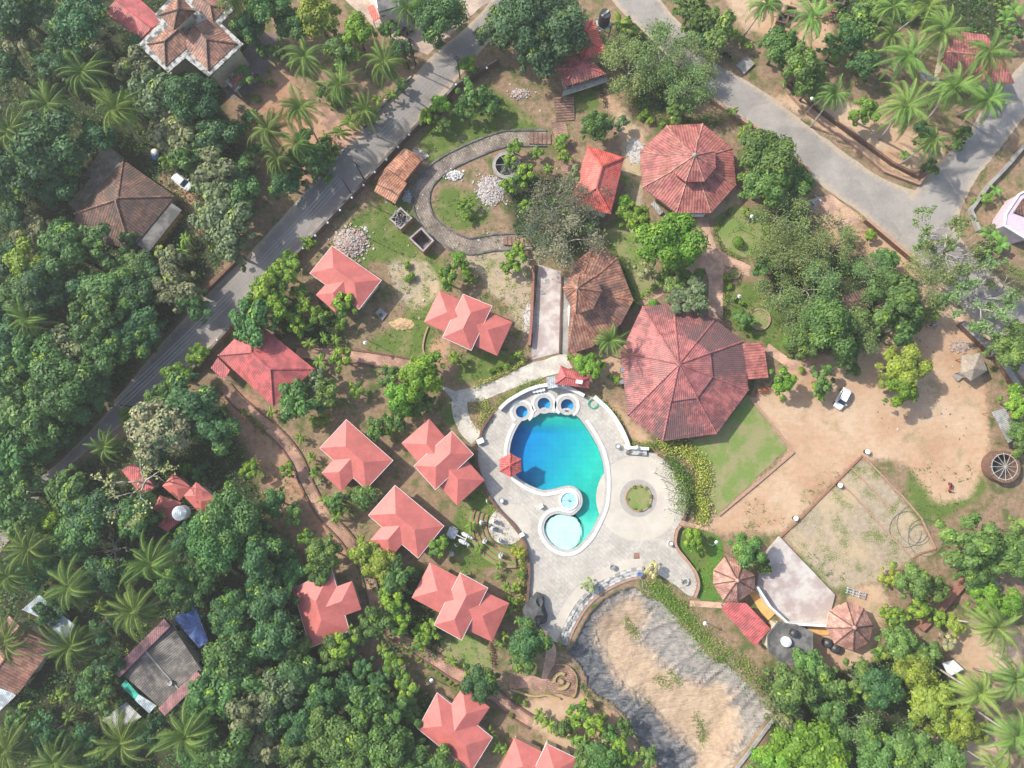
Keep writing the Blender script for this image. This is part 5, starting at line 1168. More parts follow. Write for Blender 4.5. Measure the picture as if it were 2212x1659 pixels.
def make_palms():
    for v in range(4):
        g = random.Random(80+v); me = palm_mesh(80+v, 5.9, 28, 40, .036, .98, (1.4, -.6)); h = 10.5; mb = MB(); lx, ly = g.uniform(-2, 2), g.uniform(-2, 2)
        mb.tube([(lx, ly, -.2), (lx*.75, ly*.75, h*.25), (lx*.3, ly*.3, h*.6), (0, 0, h)], [.24, .17, .15, .13], 7)
        for k in range(7): a = k*.9; mb.ball((.3*math.cos(a), .3*math.sin(a), h-.25), .16, 6)
        VAR.setdefault(('c', 'l'), []).append((me, rawmesh(mb, 'trunk', 'bark_pale'), 4.4, h))
        me = palm_mesh(120+v, 2.0, 11, 18, .06, .5, (1.0, .0)); mb = MB(); mb.tube([(0, 0, -.1), (.05, 0, 1.2), (0, 0, 2.4)], [.1, .075, .06], 6)
        VAR.setdefault(('a', 's'), []).append((me, rawmesh(mb, 'trunk', 'bark_pale'), 1.55, 2.4))
    for v in range(2):   # banana: broad blades
        g = np.random.default_rng(140+v); V = []; Fc = []; C = []
        for i in range(9):
            a = i*2.4+g.normal()*.2; el = g.uniform(.5, 1.2); L_ = g.uniform(1.7, 2.6); p = np.zeros(3); d = np.array([math.cos(a), math.sin(a)]); side = np.array([-d[1], d[0], 0]); row = []
            for j in range(8):
                w_ = .36*math.sin(math.pi*min(1, (j+.35)/7.6)); row.append((p+side*w_-[0, 0, .1*w_], p.copy(), p-side*w_-[0, 0, .1*w_])); p = p+L_/7*np.array([d[0]*math.cos(el), d[1]*math.cos(el), math.sin(el)]); el -= .28
            o = len(V)
            for r in row: V += r
            for j in range(7):
                Fc += [(o+3*j, o+3*j+1, o+3*j+4, o+3*j+3), (o+3*j+1, o+3*j+2, o+3*j+5, o+3*j+4)]; C += [(g.uniform(.45, .75), .1, 0, 1)]*8
        me = bpy.data.meshes.new('crown'); me.from_pydata([tuple(v_) for v_ in V], [], Fc); at_ = me.color_attributes.new('leaf', 'FLOAT_COLOR', 'CORNER'); at_.data.foreach_set('color', np.array(C, np.float32).ravel()); me.materials.append(M['leaf_frond'])
        mb = MB(); mb.tube([(0, 0, -.1), (0, 0, 1.8)], [.16, .1], 7); VAR.setdefault(('k', 's'), []).append((me, rawmesh(mb, 'stem', 'hose_green' if False else 'bark_pale'), 1.9, 1.8))
    for v in range(3):   # little shrubs
        g = random.Random(160+v); lb = [(g.uniform(-.45, .45), g.uniform(-.45, .45), g.uniform(-.1, .25), g.uniform(.4, .6)) for _ in range(5)]
        me = crownmesh('foliage', lb, 520, .13, 'leaf', .3, 160+v, .7); mb = MB(); mb.tube([(0, 0, -.1), (0, 0, .5)], [.05, .03], 5); VAR.setdefault(('s', 's'), []).append((me, rawmesh(mb, 'stem', 'bark'), .95, .55))
        me = crownmesh('foliage', [(0, 0, 0, .9)], 900, .1, 'leaf', 0, 170+v, .93, .2, .0); VAR.setdefault(('t', 's'), []).append((me, rawmesh(mb, 'stem', 'bark'), .95, .75))
make_palms()
TONE = {'d': (.062, .145, .046), 'm': (.11, .205, .050), 'g': (.19, .235, .115), 'y': (.195, .28, .042), 'b': (.14, .28, .028), 'f': (.17, .255, .085), 'n': (.072, .175, .036), 'p': (.07, .12, .05), 'e': (.33, .32, .12), 'c': (.135, .245, .062), 'a': (.13, .24, .035), 'k': (.12, .25, .045), 's': (.12, .22, .03), 't': (.10, .24, .02), 'x': (.085, .14, .062), 'h': (.16, .19, .125), 'z': (.17, .25, .09), 'v': (.42, .42, .035), 'w': (.40, .39, .22), 'q': (.13, .14, .12)}
KIND = {'d': ('broadleaf_tree', 'dark green dense tree', 'tree'), 'm': ('broadleaf_tree', 'mid-green leafy tree', 'tree'), 'g': ('broadleaf_tree', 'grey-green leafy tree', 'tree'), 'y': ('broadleaf_tree', 'yellowish-green tree', 'tree'), 'b': ('broadleaf_tree', 'bright green tree', 'tree'),
 'f': ('feathery_tree', 'feathery open-branched tree', 'tree'), 'n': ('mahogany_tree', 'dark tree with lime new leaves', 'tree'), 'p': ('flowering_tree', 'tree covered in cream flowers', 'tree'), 'e': ('bare_tree', 'nearly bare branching tree', 'tree'), 'c': ('coconut_palm', 'coconut palm', 'palm'), 'a': ('areca_palm', 'star-shaped small palm', 'palm'), 'x': ('broadleaf_tree', 'olive green big-crowned tree', 'tree'), 'h': ('feathery_tree', 'grey olive open-branched tree', 'tree'), 'k': ('banana_plant', 'broad-leaved banana plant', 'plant'), 's': ('shrub', 'leafy shrub', 'shrub'), 't': ('clipped_shrub', 'clipped ball shrub', 'shrub'), 'z': ('sparse_tree', 'sparse thin-leaved tree with bare limbs', 'tree'), 'v': ('yellow_shrub', 'bright yellow bush', 'shrub'), 'w': ('pale_shrub', 'pale yellow-grey bush', 'shrub'), 'q': ('bare_tree', 'grey twiggy leafless tree', 'tree')}
AUTO = []
rt = random.Random(5)
def plant(code, u, v, rp, label=None):
    kk = {'m': 'd' if rt.random() < .62 else 'o', 'g': 'o', 'h': 'f', 'x': 'd', 'y': 'd', 'b': 'd', 'w': 'd', 'v': 'd', 'q': 'e', 'z': 'e'}.get(code, code)
    if code in 'dm' and u < 640 and rp > 28: rp *= 1.12
    rm = rp*mpx(u, v)*.96
    cls = 'l' if kk in 'fec' else 's' if kk in 'akst' else ('s' if rm < 2.7 else 'm' if rm < 4.4 else 'l')
    if kk == 'p' and cls == 's': cls = 'm'
    vs = VAR[(kk, cls)]; me, tr, R0, hc = vs[1 if code == 'q' else 2 if code == 'z' else 0 if code == 'e' else rt.randrange(4, 7) if code == 'h' or (code == 'f' and u > 1990) else rt.randrange(4) if code == 'f' else rt.randrange(len(vs))]
    s = rm/R0; sz = s
    if kk == 'c': s = max(.72, min(1.15, s)); sz = s**.5*rt.uniform(.8, 1.12)
    p = at(u, v, hc*sz); nm, desc, cat = KIND[code]
    t = thing(nm, '', cat, (p.x, p.y, 0), None, rt.uniform(0, 6.28)); t.scale = (s, s, sz)
    if kk != 'c': t.scale = (s*rt.uniform(.85, 1.15), s*rt.uniform(.85, 1.15), s*rt.uniform(.9, 1.1))
    c = bpy.data.objects.new(me.name.split('.')[0], me); COL.objects.link(c); c.parent = t; c.location = (0, 0, hc)
    j = [rt.uniform(.82, 1.2) for _ in range(2)]; tn = TONE[code]; jj = .62+.42*min(1, u/1500) if code == 'c' else 1.0; tn = tuple(k*jj for k in tn)  # coconut palms darker toward the left: lens vignetting put into the frond colour
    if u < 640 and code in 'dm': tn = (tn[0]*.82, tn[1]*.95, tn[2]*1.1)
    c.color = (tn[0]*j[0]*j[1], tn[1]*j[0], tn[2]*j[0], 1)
    if kk != 't':
        k = bpy.data.objects.new(tr.name.split('.')[0], tr); COL.objects.link(k); k.parent = t
    if label: t['label'] = label
    else: AUTO.append((t, code, desc, u, v, rp))
    return t
TREES = """d 45 30 52;g 100 45 45;d 185 50 52;g 50 95 46;g 210 95 44;d 150 100 42;d 15 145 38;d 110 140 36;c 180 158 58;c 105 225 58;c 250 235 56;c 22 285 60;g 230 110 30;g 300 155 46;g 332 200 52;b 288 228 36;d 422 215 52;b 398 178 22;g 372 265 48;g 395 305 44;d 470 295 42;m 420 352 40;g 468 372 52;d 95 315 58;d 45 365 60;d 150 345 40;m 20 400 40;a 160 348 20;a 360 345 24;d 125 405 38;d 220 300 35;y 410 345 20;m 530 168 24;d 300 100 25
c 500 -5 45;d 545 65 34;m 585 25 44;y 690 40 46;b 775 75 42;m 735 112 40;c 660 125 55;c 830 135 50;c 880 18 38;c 735 185 50;c 650 235 52;c 580 280 55;c 645 312 40;d 945 50 55;m 925 20 40;x 1130 50 68;x 1195 65 62;x 1080 70 45;x 1160 110 50;x 1215 25 42;c 790 240 30;a 735 285 22;a 755 265 20;d 690 345 40;d 640 350 34;d 620 392 34;a 700 325 22;c 600 345 36;d 870 110 26;m 840 65 24;m 635 60 32
m 700 205 18;a 815 215 18;a 845 205 16;m 870 185 18;a 760 250 18;a 780 262 16;m 800 250 20;s 720 225 14;m 640 130 20;m 600 120 20;m 570 110 18;s 560 170 12;s 585 180 12;a 700 300 18;a 670 325 18;m 660 300 22;m 715 330 20;m 690 375 26;a 640 380 18;m 545 255 22;m 520 280 20;s 555 215 12;m 745 210 20;m 560 330 22;m 530 360 28;b 1010 140 22;b 950 232 24;b 922 256 20;m 1022 205 34;m 1058 228 26;m 960 272 20;m 1000 240 24
f 1362 140 56;f 1432 118 62;f 1482 185 60;f 1500 125 48;f 1330 100 36;a 1340 45 30;a 1352 62 24;m 1490 20 45;m 1550 55 42;d 1520 80 32;c 1655 8 44;s 1588 72 14;s 1602 88 13;y 1617 100 12;m 1283 272 34;g 1338 268 22;m 1660 345 58;m 1648 408 46;m 1722 392 36;m 1632 312 36;g 1680 380 40;a 1352 388 15;a 1582 240 16;a 1604 285 18;a 1618 270 14;m 1465 240 28;s 1390 250 14;s 1405 262 12;s 1430 270 12;a 1450 235 16
h 1192 440 62;h 1262 438 46;h 1222 515 62;h 1180 490 46;g 1250 385 28;g 1275 480 28;n 1110 320 20;n 1162 330 18;b 1215 302 14;n 1220 342 18;n 1130 378 26;n 1095 405 20;b 1138 385 14;n 1185 368 14;n 1132 445 16;n 1005 440 18;n 1008 466 14;n 1100 350 18;n 1210 320 14
c 1755 38 55;m 1848 55 40;m 1882 28 34;d 1830 85 34;m 1680 105 45;m 1722 150 48;m 1745 195 34;b 1765 155 20;m 1800 108 30;d 1870 140 32;c 1925 78 40;c 1962 122 58;c 2035 68 55;c 2135 115 58;c 2060 190 58;c 1957 230 62;c 2135 215 54;c 1803 205 38;y 1865 245 30;c 2012 305 38;k 2170 42 26;k 2190 22 22;c 2005 12 48;c 1930 15 40;m 2060 310 18;m 2010 360 20;k 1953 335 15;m 2188 75 22;k 1966 24 22;d 1990 290 26;m 2080 290 20;m 2060 130 22
g 65 500 38;m 135 505 30;d 40 470 34;y 60 570 50;m 150 545 48;m 210 540 44;d 100 625 54;m 25 640 44;d 20 565 38;m 230 635 48;d 180 625 40;m 215 690 54;d 292 700 46;g 375 620 50;g 362 560 34;a 400 515 18;a 395 540 18;a 352 575 16;g 475 420 52;g 500 480 50;g 455 470 40;g 510 545 40;m 522 420 40;c 60 690 48;m 90 765 52;g 150 760 54;m 222 770 50;m 268 745 40;d 30 745 44;m 20 830 50;d 330 715 34;m 150 835 58;m 60 880 54;m 216 846 36;b 430 765 24;m 545 690 44;b 385 815 34;d 300 640 40;m 290 580 34;d 330 600 30;m 280 510 26;d 0 690 40;m 420 660 34
n 582 620 44;n 625 555 22;n 670 525 20;n 618 590 38;n 605 668 38;n 560 660 30;n 690 682 28;n 745 662 30;n 662 660 24;n 645 630 24;n 640 700 26;n 735 700 20;a 655 710 20;a 670 742 18;a 700 730 14;a 725 732 14;a 690 780 18;n 735 775 28;b 995 570 24;n 968 605 28;n 1013 603 15;n 1110 565 26;n 1120 540 18;n 1095 580 16;s 885 600 14;s 880 575 12;b 905 818 52;b 870 858 46;b 930 790 30;n 985 776 18;s 1060 800 9;s 1075 795 9;s 1110 770 10;s 1095 790 9;a 1120 765 14;m 895 870 30
m 648 870 44;m 700 850 34;g 690 820 30;n 770 845 22;y 690 915 16;y 705 905 12;a 675 905 12;m 815 928 28;m 852 902 34;n 838 930 20;m 840 812 28;m 920 870 26;n 622 1013 22;m 590 1085 32;m 632 1110 24;n 540 1010 24;s 680 1010 8;w 692 1040 10;a 586 890 16;a 648 945 14;a 670 990 16;a 676 1025 14;a 698 1080 16;a 727 1115 20;m 733 1085 28;m 790 1073 28;y 790 1190 32;y 825 1218 38;m 858 1238 40;n 950 1178 28;m 700 1190 40;m 690 1232 34;m 636 1245 30;d 570 1200 48;d 562 1150 30;d 572 1258 40;m 606 1186 28;n 660 1160 24;d 610 1240 30;a 1020 1135 16;a 1035 1185 12;a 1000 1240 12
p 350 930 66;p 440 900 34;d 420 868 50;d 462 930 46;m 350 865 34;b 276 895 22;c 228 965 42;d 330 985 36;e 290 1045 84;m 150 1058 42;b 112 1122 36;m 40 1070 50;m 60 1130 46;m 30 1025 38;d 200 1108 44;m 172 1160 44;m 302 1118 44;q 235 1192 50;c 62 1185 56;c 20 1245 50;c 150 1268 60;c 325 1218 60;m 500 1118 58;m 470 1170 54;m 532 1168 44;m 440 1220 48;b 405 1013 14;d 436 1020 20;m 120 1205 40;d 230 1240 40;m 380 1265 36;m 410 1280 38;d 410 1170 34
m 30 905 54;m 100 905 54;m 98 962 36;m 162 880 40;m 42 980 50;d 136 930 32;d 10 940 40;m 195 830 38;d 72 985 28
c 290 1320 62;c 155 1395 60;c 15 1385 64;c 265 1600 72;c 400 1590 64;c 15 1622 70;c 120 1645 60;a 215 1310 20;a 135 1500 20;a 85 1540 20;a 150 1545 18;a 60 1560 18;m 222 1510 34;m 200 1480 30;d 110 1585 44;m 45 1545 30;d 502 1335 40;m 512 1300 38;m 500 1408 50;m 472 1490 54;m 522 1450 48;g 545 1540 58;m 440 1560 34;m 500 1605 58;g 540 1622 54;m 432 1640 44;d 240 1430 32;d 220 1365 28;g 432 1325 18;d 80 1240 36;d 110 1320 30;d 330 1580 30;d 190 1590 34;m 545 1390 40;m 200 1650 40
d 590 1300 44;d 600 1370 44;m 640 1412 38;d 642 1445 48;g 612 1490 48;m 690 1450 40;m 722 1410 40;n 745 1395 34;n 715 1385 24;m 810 1342 38;m 762 1375 28;n 852 1300 34;n 862 1340 30;n 842 1285 26;n 930 1360 24;n 912 1385 24;n 905 1360 18;n 846 1428 28;n 880 1490 30;n 872 1460 22;d 1035 1470 38;n 1032 1500 18;d 700 1505 44;d 742 1490 34;m 800 1530 54;m 850 1562 48;m 762 1602 54;m 832 1612 54;m 700 1570 48;d 650 1560 48;g 580 1600 48;m 640 1620 50;m 900 1642 44;m 962 1650 40;m 730 1655 40;m 680 1650 36;m 880 1530 26;d 590 1545 40;d 785 1440 26;d 820 1470 28
a 826 1285 14;a 870 1365 12;a 826 1402 15;a 975 1430 15;a 1010 1460 14;a 1078 1222 13;a 1095 1270 14;a 1085 1330 16;a 1090 1372 16;a 1080 1390 12;a 1106 1318 13;a 1055 1585 20;a 1080 1615 18;a 1096 1622 15;v 1121 1190 17;y 1124 1240 12;y 1115 1268 13;y 1110 1300 11;s 1100 1290 9;a 1118 1340 12;a 1075 1245 10
d 1140 1385 46;n 1160 1390 28;m 1130 1420 34;w 1270 1264 18;w 1408 1231 18;w 1211 1386 9;n 1250 1535 28;a 1165 1545 18;a 1185 1565 20;a 1240 1597 20;a 1264 1610 22;a 1300 1560 18;m 1212 1570 24;n 1275 1555 32;m 1312 1580 28;m 1345 1570 24;n 1332 1605 30;m 1300 1632 38;m 1258 1645 30;m 1395 1635 28;n 1230 1560 20;s 1120 1512 10;s 1135 1520 9;m 1310 1660 34;n 1350 1640 26;s 1105 1545 8
b 1495 1165 24;m 1612 1190 40;m 1650 1222 22;s 1505 1232 8;s 1515 1195 7;a 1640 1225 16
m 1700 1480 58;m 1742 1440 44;m 1772 1470 48;g 1690 1530 46;m 1782 1540 44;b 1712 1602 54;b 1772 1642 58;b 1680 1645 46;f 1840 1560 50;m 1852 1470 44;n 1835 1500 26;d 1892 1480 48;y 1962 1440 44;y 2000 1520 54;y 2058 1560 46;m 1950 1622 58;m 1882 1622 56;m 2022 1642 50;n 1940 1330 28;n 1985 1312 28;n 2020 1330 22;n 1912 1322 18;n 1925 1348 18;m 1935 1385 42;n 1900 1410 24;m 1990 1405 38;w 2045 1385 22;y 2062 1350 24;c 2150 1355 58;c 2110 1495 58;c 2192 1465 56;c 2190 1588 58;c 2150 1660 50;b 2120 1288 38;b 2172 1302 38;m 1960 1250 44;y 1922 1243 22;m 2010 1272 34;m 2090 1165 62;m 2132 1185 38;m 2180 1200 48;m 2196 1150 34;m 2100 1232 38;b 2192 868 34;m 2192 930 26;m 2205 965 24;k 2075 1610 16;y 2110 1580 26;m 1645 1655 34;m 1800 1590 40
y 1952 795 46;b 1938 842 40;y 1925 815 28;m 1774 822 34;m 1842 800 18;n 1770 845 24;b 1687 822 34;t 1707 743 18;s 1706 770 8;s 1730 800 10
f 1690 470 56;f 1702 542 58;f 1752 620 56;m 1790 702 62;f 1852 722 52;m 1920 652 58;f 1992 622 54;m 1940 708 46;d 1962 695 28;f 1690 640 48;f 1742 560 50;f 1812 532 40;f 2015 585 46;z 2065 535 78;z 2120 640 76;f 2185 615 44;z 2150 712 52;z 2020 500 52;e 1830 480 36;m 1912 565 28;k 2140 505 26;k 2160 530 24;k 2125 545 22;m 2170 762 44;m 2195 722 30;a 2020 670 26;a 2000 680 20;f 1720 690 42;m 1655 575 30;m 1820 760 34;m 1735 740 36;f 1880 600 44;b 1880 508 14;k 2150 412 18;y 2130 430 14;s 2105 435 10
b 1445 525 58;g 1398 578 30;b 1370 470 34;b 1350 440 20;g 1490 640 42;m 1455 612 28;m 1478 605 26;b 1262 788 24;b 1285 790 26;c 1320 735 42;t 1509 592 13;t 1595 523 14;a 1377 452 14;s 1335 820 16;s 1320 815 12;t 1411 657 12;s 1575 620 10;s 1585 645 11;s 1603 655 10;m 1605 690 24;s 1572 600 10;s 1618 700 12;a 1612 458 14;s 1690 860 9;a 1230 770 10"""
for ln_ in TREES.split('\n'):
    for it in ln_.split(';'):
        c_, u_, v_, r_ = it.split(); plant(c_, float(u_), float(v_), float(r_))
LIME = [(878,1406),(890,1412),(902,1424),(912,1428),(922,1437),(930,1443),(945,1452),(952,1459),(962,1467),(972,1475),(981,1481),(990,1486)]
for u_, v_ in LIME: plant('s', u_, v_, 6, 'low lime green bush in the row edging the lower side of the long path')['group'] = 'lime bushes along the long path'
for u_, v_ in [(1370,1051),(1383,1049.5),(1396,1054.5),(1406,1072),(1401,1092),(1383.5,1102),(1368.5,1098),(1355,1078)]: plant('a', u_, v_, 5, 'small yellow-green plant on the rim of the round patio lawn')['group'] = 'plants on the rim of the round lawn'

def hedge(label, line, width, h, tone, tips=.3, dens=60, size=.16, name='hedge', cat='hedge', mat='leaf', base=0.0):
    if tips >= .4: mat = 'leaf_var'
    c = smooth_line(line, 5); g = np.random.default_rng(hash_(label)); seg = [(a, b) for a, b in zip(c, c[1:])]; ln = np.array([(b-a).length for a, b in seg]); n = int(ln.sum()*width*dens)
    idx = g.choice(len(seg), n, p=ln/ln.sum()); A0 = np.array([tuple(a) for a, b in seg]); D = np.array([tuple(b-a) for a, b in seg]); t = g.random((n, 1)); Cc = A0[idx]+D[idx]*t
    o = c[len(c)//2]; cl = np.floor(Cc[:, :2].sum(1)*1.3).astype(int); tn = np.random.default_rng(3).uniform(.2, .8, 997)[cl % 997]
    off = g.normal(size=(n, 2))*width*.33; z = h*(.35+.65*g.random(n))*np.exp(-(off**2).sum(1)/(width**2)*1.2)*(.7+.6*tn)
    Cc = np.stack([Cc[:, 0]+off[:, 0]-o.x, Cc[:, 1]+off[:, 1]-o.y, z], 1); A = np.stack([np.clip(tn+g.normal(size=n)*.2, 0, 1), (g.random(n) < tips)*g.uniform(.4, 1, n)], 1)
    me = leafmesh('foliage', Cc, g.normal(size=(n, 3))*.6+np.array([0, 0, .8]), size*g.uniform(.7, 1.3, n), A, mat, .4)
    ob = bpy.data.objects.new(name, me); COL.objects.link(ob); ob.location = (o.x, o.y, base); ob.color = (*tone, 1); tag(ob, label, cat); return ob
hedge('wide yellow and green variegated hedge curving along the large lawn', P(1428,958,1455,968,1480,976,1506,994,1519,1025,1512,1050,1504,1065,1515,1082,1519,1105,1512,1125), 2.2, 1.1, (.20, .29, .05), .6, 85, .2)
hedge('leafy planting between the patio wall and the variegated hedge', P(1440,985,1460,1010,1480,1040,1492,1075,1500,1110), 1.6, .9, (.07, .14, .04), .1, 60)
hedge('narrow green hedge outside the white wall at the top of the pool', P(1072,878,1090,862,1108,850,1140,830,1172,823), 1.1, .8, (.11, .21, .04), .3)
hedge('thin hedge outside the long white wall right of the pool', P(1286,856,1318,885,1342,920,1356,962), .8, .8, (.12, .2, .04), .35)
hedge('hedge between the white fountain seat and the large weathered pavilion', P(1362,966,1385,962,1415,962,1440,958), 1.3, .9, (.12, .2, .04), .35)
hedge('variegated planting in the triangle bed left of the pool gate', P(1028,880,1045,875,1055,885,1048,905,1036,920), 2.2, .5, (.22, .27, .09), .5, 60)
hedge('bushy row left of the dark deck wall below the round terraces', P(1128,1195,1127,1240,1123,1280,1122,1320), 1.2, .8, (.15, .24, .045), .4)
hedge('yellow-leaved row along the right edge of terrace lawn, inside the deck wall', P(1040,1045,1055,1080,1075,1105), .8, .6, (.13, .22, .04), .4)
hedge('lime flowering row beside the pale paved road above the pool', P(1022,838,1062,818,1100,800,1140,775), .9, .7, (.17, .25, .04), .45)
hedge('green shrubs along the right flank of the brown tiled hall', P(1338,560,1352,600,1368,645,1378,660), 1.2, .9, (.08, .19, .03), .15)
hedge('hedge between the lawn and the path to the brown hall', P(1384,645,1410,625,1440,598,1480,575), 1.0, .8, (.12, .24, .03), .25)
hedge('flower edging along the right side of the short brick path', P(1568,600,1568,640,1566,690), .9, .6, (.11, .21, .04), .25)
hedge('low flower border around the small lawn right of the tiled pavilion', P(1580,450,1550,490,1545,505,1565,540,1600,560), .8, .5, (.12, .17, .05), .3)
hedge('maroon leaved hedge beside the small lawn of the boulder cottage', P(1062,1385,1064,1415,1066,1440), .8, .8, (.09, .035, .03), 0)
hedge('maroon and green flower strip beside the road office steps', P(1295,180,1300,205,1308,230), .9, .6, (.10, .07, .04), .1)
hedge('dark red bush row at the right corner of the weathered pavilion', P(1630,850,1650,845,1665,842), .9, .7, (.22, .05, .04), 0)
hedge('flowering shrubs along the upper wall left of the tiled pavilion', P(1355,205,1390,240,1430,262,1500,265,1560,262), 1.6, .9, (.10, .17, .04), .2)
hedge('yellow-green border on the left side of the curving garden path', P(520,885,560,920,572,935), .9, .6, (.13, .24, .03), .3)
hedge('green creeper belt beside the lower dry pond edge', P(1255,1475,1275,1510,1300,1530), .9, .5, (.12, .17, .05), .1)
hedge('tall grass fringe along the upper right edge of the dry pond', P(1400,1262,1440,1285,1468,1320,1500,1355,1520,1385,1545,1405,1575,1420), 3.4, .5, (.16, .29, .05), .2, 42, .15, 'grass_fringe', 'grass')
hedge('tall grass fringe above the lower right edge of the dry pond', P(1590,1420,1610,1450,1640,1475,1660,1480), 2.8, .5, (.15, .27, .05), .2, 42, .15, 'grass_fringe', 'grass')
def ground_scatter(name, zone, n, per, size, rad, h, tone, tips, seed):
    g = np.random.default_rng(seed); polys = zone; X = g.uniform(-104, 104, n*6); Y = g.uniform(-58, 95, n*6); ok = np.zeros(len(X), bool)
    for p in polys: ok |= inside(p, X, Y)
    for p in NOPLANT: ok &= ~inside(p, X, Y)
    X, Y = X[ok][:n], Y[ok][:n]; k = len(X); idx = np.repeat(np.arange(k), per); m = len(idx); rr = g.uniform(.5, 1.3, k)[idx]
    C = np.stack([X[idx]+g.normal(size=m)*rad*rr*.5, Y[idx]+g.normal(size=m)*rad*rr*.5, g.random(m)*h*rr], 1); tn = g.uniform(.15, .85, k)[idx]
    A = np.stack([np.clip(tn+g.normal(size=m)*.15, 0, 1), (g.random(k) < tips)[idx]*g.uniform(.2, .8, m)], 1)
    me = leafmesh(name, C, g.normal(size=(m, 3))*.5+np.array([0, 0, 1]), size*g.uniform(.6, 1.3, m), A, 'leaf', .5); o = bpy.data.objects.new(name, me); COL.objects.link(o); o.color = (*tone, 1); tag(o, kind='stuff'); return o
NOPLANT = [P(80,1037,220,909,332,762,447,635,525,562,673,400,783,285,888,170,1053,10,1110,35,973,190,873,297,768,415,660,535,563,637,490,717,410,790,280,905,107,1047), P(1326,8,1450,130,1521,195,1641,285,1759,388,1854,458,2064,650,2146,747,2300,760,2212,640,2050,480,1985,415,2212,250,2212,130,2084,295,1960,400,1784,300,1551,140,1425,0), DECK, POND, P(735,-10,812,62,925,118,1010,40,1000,-40), P(160,462,266,345,392,453,300,545), P(250,1444,360,1334,445,1462,362,1542),
  P(717,531,824,605,775,668,669,590), P(748,906,849,994,790,1057,690,968), P(853,1048,959,1136,903,1206,795,1113), P(633,1272,716,1229,755,1362,670,1400), P(944,1496,1064,1593,1018,1668,902,1574), P(1684,1159,1804,1285,1788,1350,1702,1346,1634,1274), P(1236,572,1333,557,1368,648,1226,766), P(1388,662,1606,737,1617,843,1548,937,1431,953,1341,760), P(1440,271,1583,320,1590,400,1461,460,1383,327)]
ground_scatter('undergrowth', ZONES['litter'], 8500, 14, .22, 1.1, 1.2, (.055, .125, .038), .1, 11)
ground_scatter('weeds', ZONES['grass']+[P(440,820,700,1000,860,1240,700,1260,560,1140), P(800,420,1180,430,1160,780,900,780,640,740)], 3400, 9, .12, .6, .25, (.10, .18, .04), .15, 12)

LUSH = [P(1478,1140,1530,1150,1556,1165,1560,1200,1548,1240,1545,1275,1560,1295,1512,1297,1513,1270,1500,1235,1475,1200,1466,1172), P(1395,1245,1440,1262,1475,1300,1510,1350,1470,1330,1430,1295)]
ground_scatter('ground_cover', LUSH, 900, 12, .13, .7, .25, (.10, .25, .035), .15, 13)
def litter(name, polys, n, size, mats, seed):
    g = np.random.default_rng(seed); X = g.uniform(-100, 100, n*9); Y = g.uniform(-55, 95, n*9); ok = np.zeros(len(X), bool)
    for p in polys: ok |= inside(p, X, Y)
    for p in NOPLANT[2:]: ok &= ~inside(p, X, Y)
    mb = MB()
    for x, y in list(zip(X[ok], Y[ok]))[:n]: s_ = size*g.uniform(.4, 1.6); mb.box((x, y, .06), (s_, s_*g.uniform(.3, 1), .05), g.uniform(0, 6), int(g.integers(len(mats))), Matrix.Rotation(g.uniform(-.6, .6), 3, 'X'))
    tag(mb.build(name, mats), kind='stuff')
litter('scattered_debris', [P(760,430,900,300,1200,200,1240,330,1160,560,1150,760,900,760,820,560), P(1080,180,1200,180,1190,260,1060,260), P(1560,-20,1800,-20,1800,120,1650,110)], 420, .28, ['rubble', 'rubble_white', 'brick', 'bark_pale'], 21)
litter('fallen_leaves', [P(440,820,700,1000,860,1240,780,1420,700,1260,560,1140), P(560,120,760,300,700,390,540,380), P(1700,430,2000,640,1900,760,1700,700), P(1840,720,2100,760,2100,960,1900,960), P(640,560,760,700,640,760,560,680)], 900, .22, ['bark', 'bark_pale', 'edging', 'wood'], 22)

# ------------------------------------------------------------ walls, kerbs, poles
def wall(name, label, pts, width, h, mat, cat='wall', z0=0.0, smooth=False, closed=False, top=None):
    p = P(*pts); p = smooth_line(p, 5, closed) if smooth else p
    o = MB().strip(p, width, z0-.3, z0+h, closed=closed).build(name, mat)
    tag(o, label, cat)
    if top: MB().strip(p, width+.08, z0+h, z0+h+.07, closed=closed).build('coping', top, o)
    return o
wall('brick_wall', 'long dark brick boundary wall along the lower side of the tree-lined road', (1078,137,1035,162,988,190,950,232,908,273,884,298,860,323,810,378,775,416,713,480,680,515,658,540,605,597,553,650,520,690,480,737,435,787,400,820), .35, 1.7, 'laterite', top='conc_dark')
for u, v in ((1052,148),(985.5,184),(884,292),(860.5,319),(835.5,346),(810.5,373),(786,401),(761,428),(735.5,455),(709,482),(682,510),(656,537),(604,594),(579,622),(470.5,735)):
    p = at(u, v, 1.9); t = thing('wall_lamp', 'white globe lamp on top of the long brick boundary wall beside the road', 'lamp', (p.x, p.y, 1.75), 'globe lamps along the brick roadside wall')
    MB().cyl(p, .06, 1.72, 1.95, 8).build('stem', 'metal_dark', t); MB().ball((p.x, p.y, 2.1), .2, 10).build('globe', 'white', t, True)
def posts_wall(label, pts, n):
    o = wall('garden_wall', label, pts, .18, .75, 'whitewash'); c = P(*pts); tot = sum((b-a).length for a, b in zip(c, c[1:])); k = 0
    for a, b in zip(c, c[1:]):
        m = max(1, round(n*(b-a).length/tot))
        for j in range(m): q = a.lerp(b, j/m); MB().box((q.x, q.y, .55), (.32, .32, 1.15), R(40)).build('post', 'cream', o)
posts_wall('low garden wall with pale posts left of the road, below the red driveway', (640,448,673,405,723,347,752,318), 7)
posts_wall('low garden wall with pale posts left of the road, above the red driveway', (765,270,784,283,833,222,863,194,889,169), 8)
wall('stone_wall', 'mossy stone wall between left woods and the road, opposite the ribbed bungalow', (440,640,480,600,520,560), .4, 1.2, 'laterite')
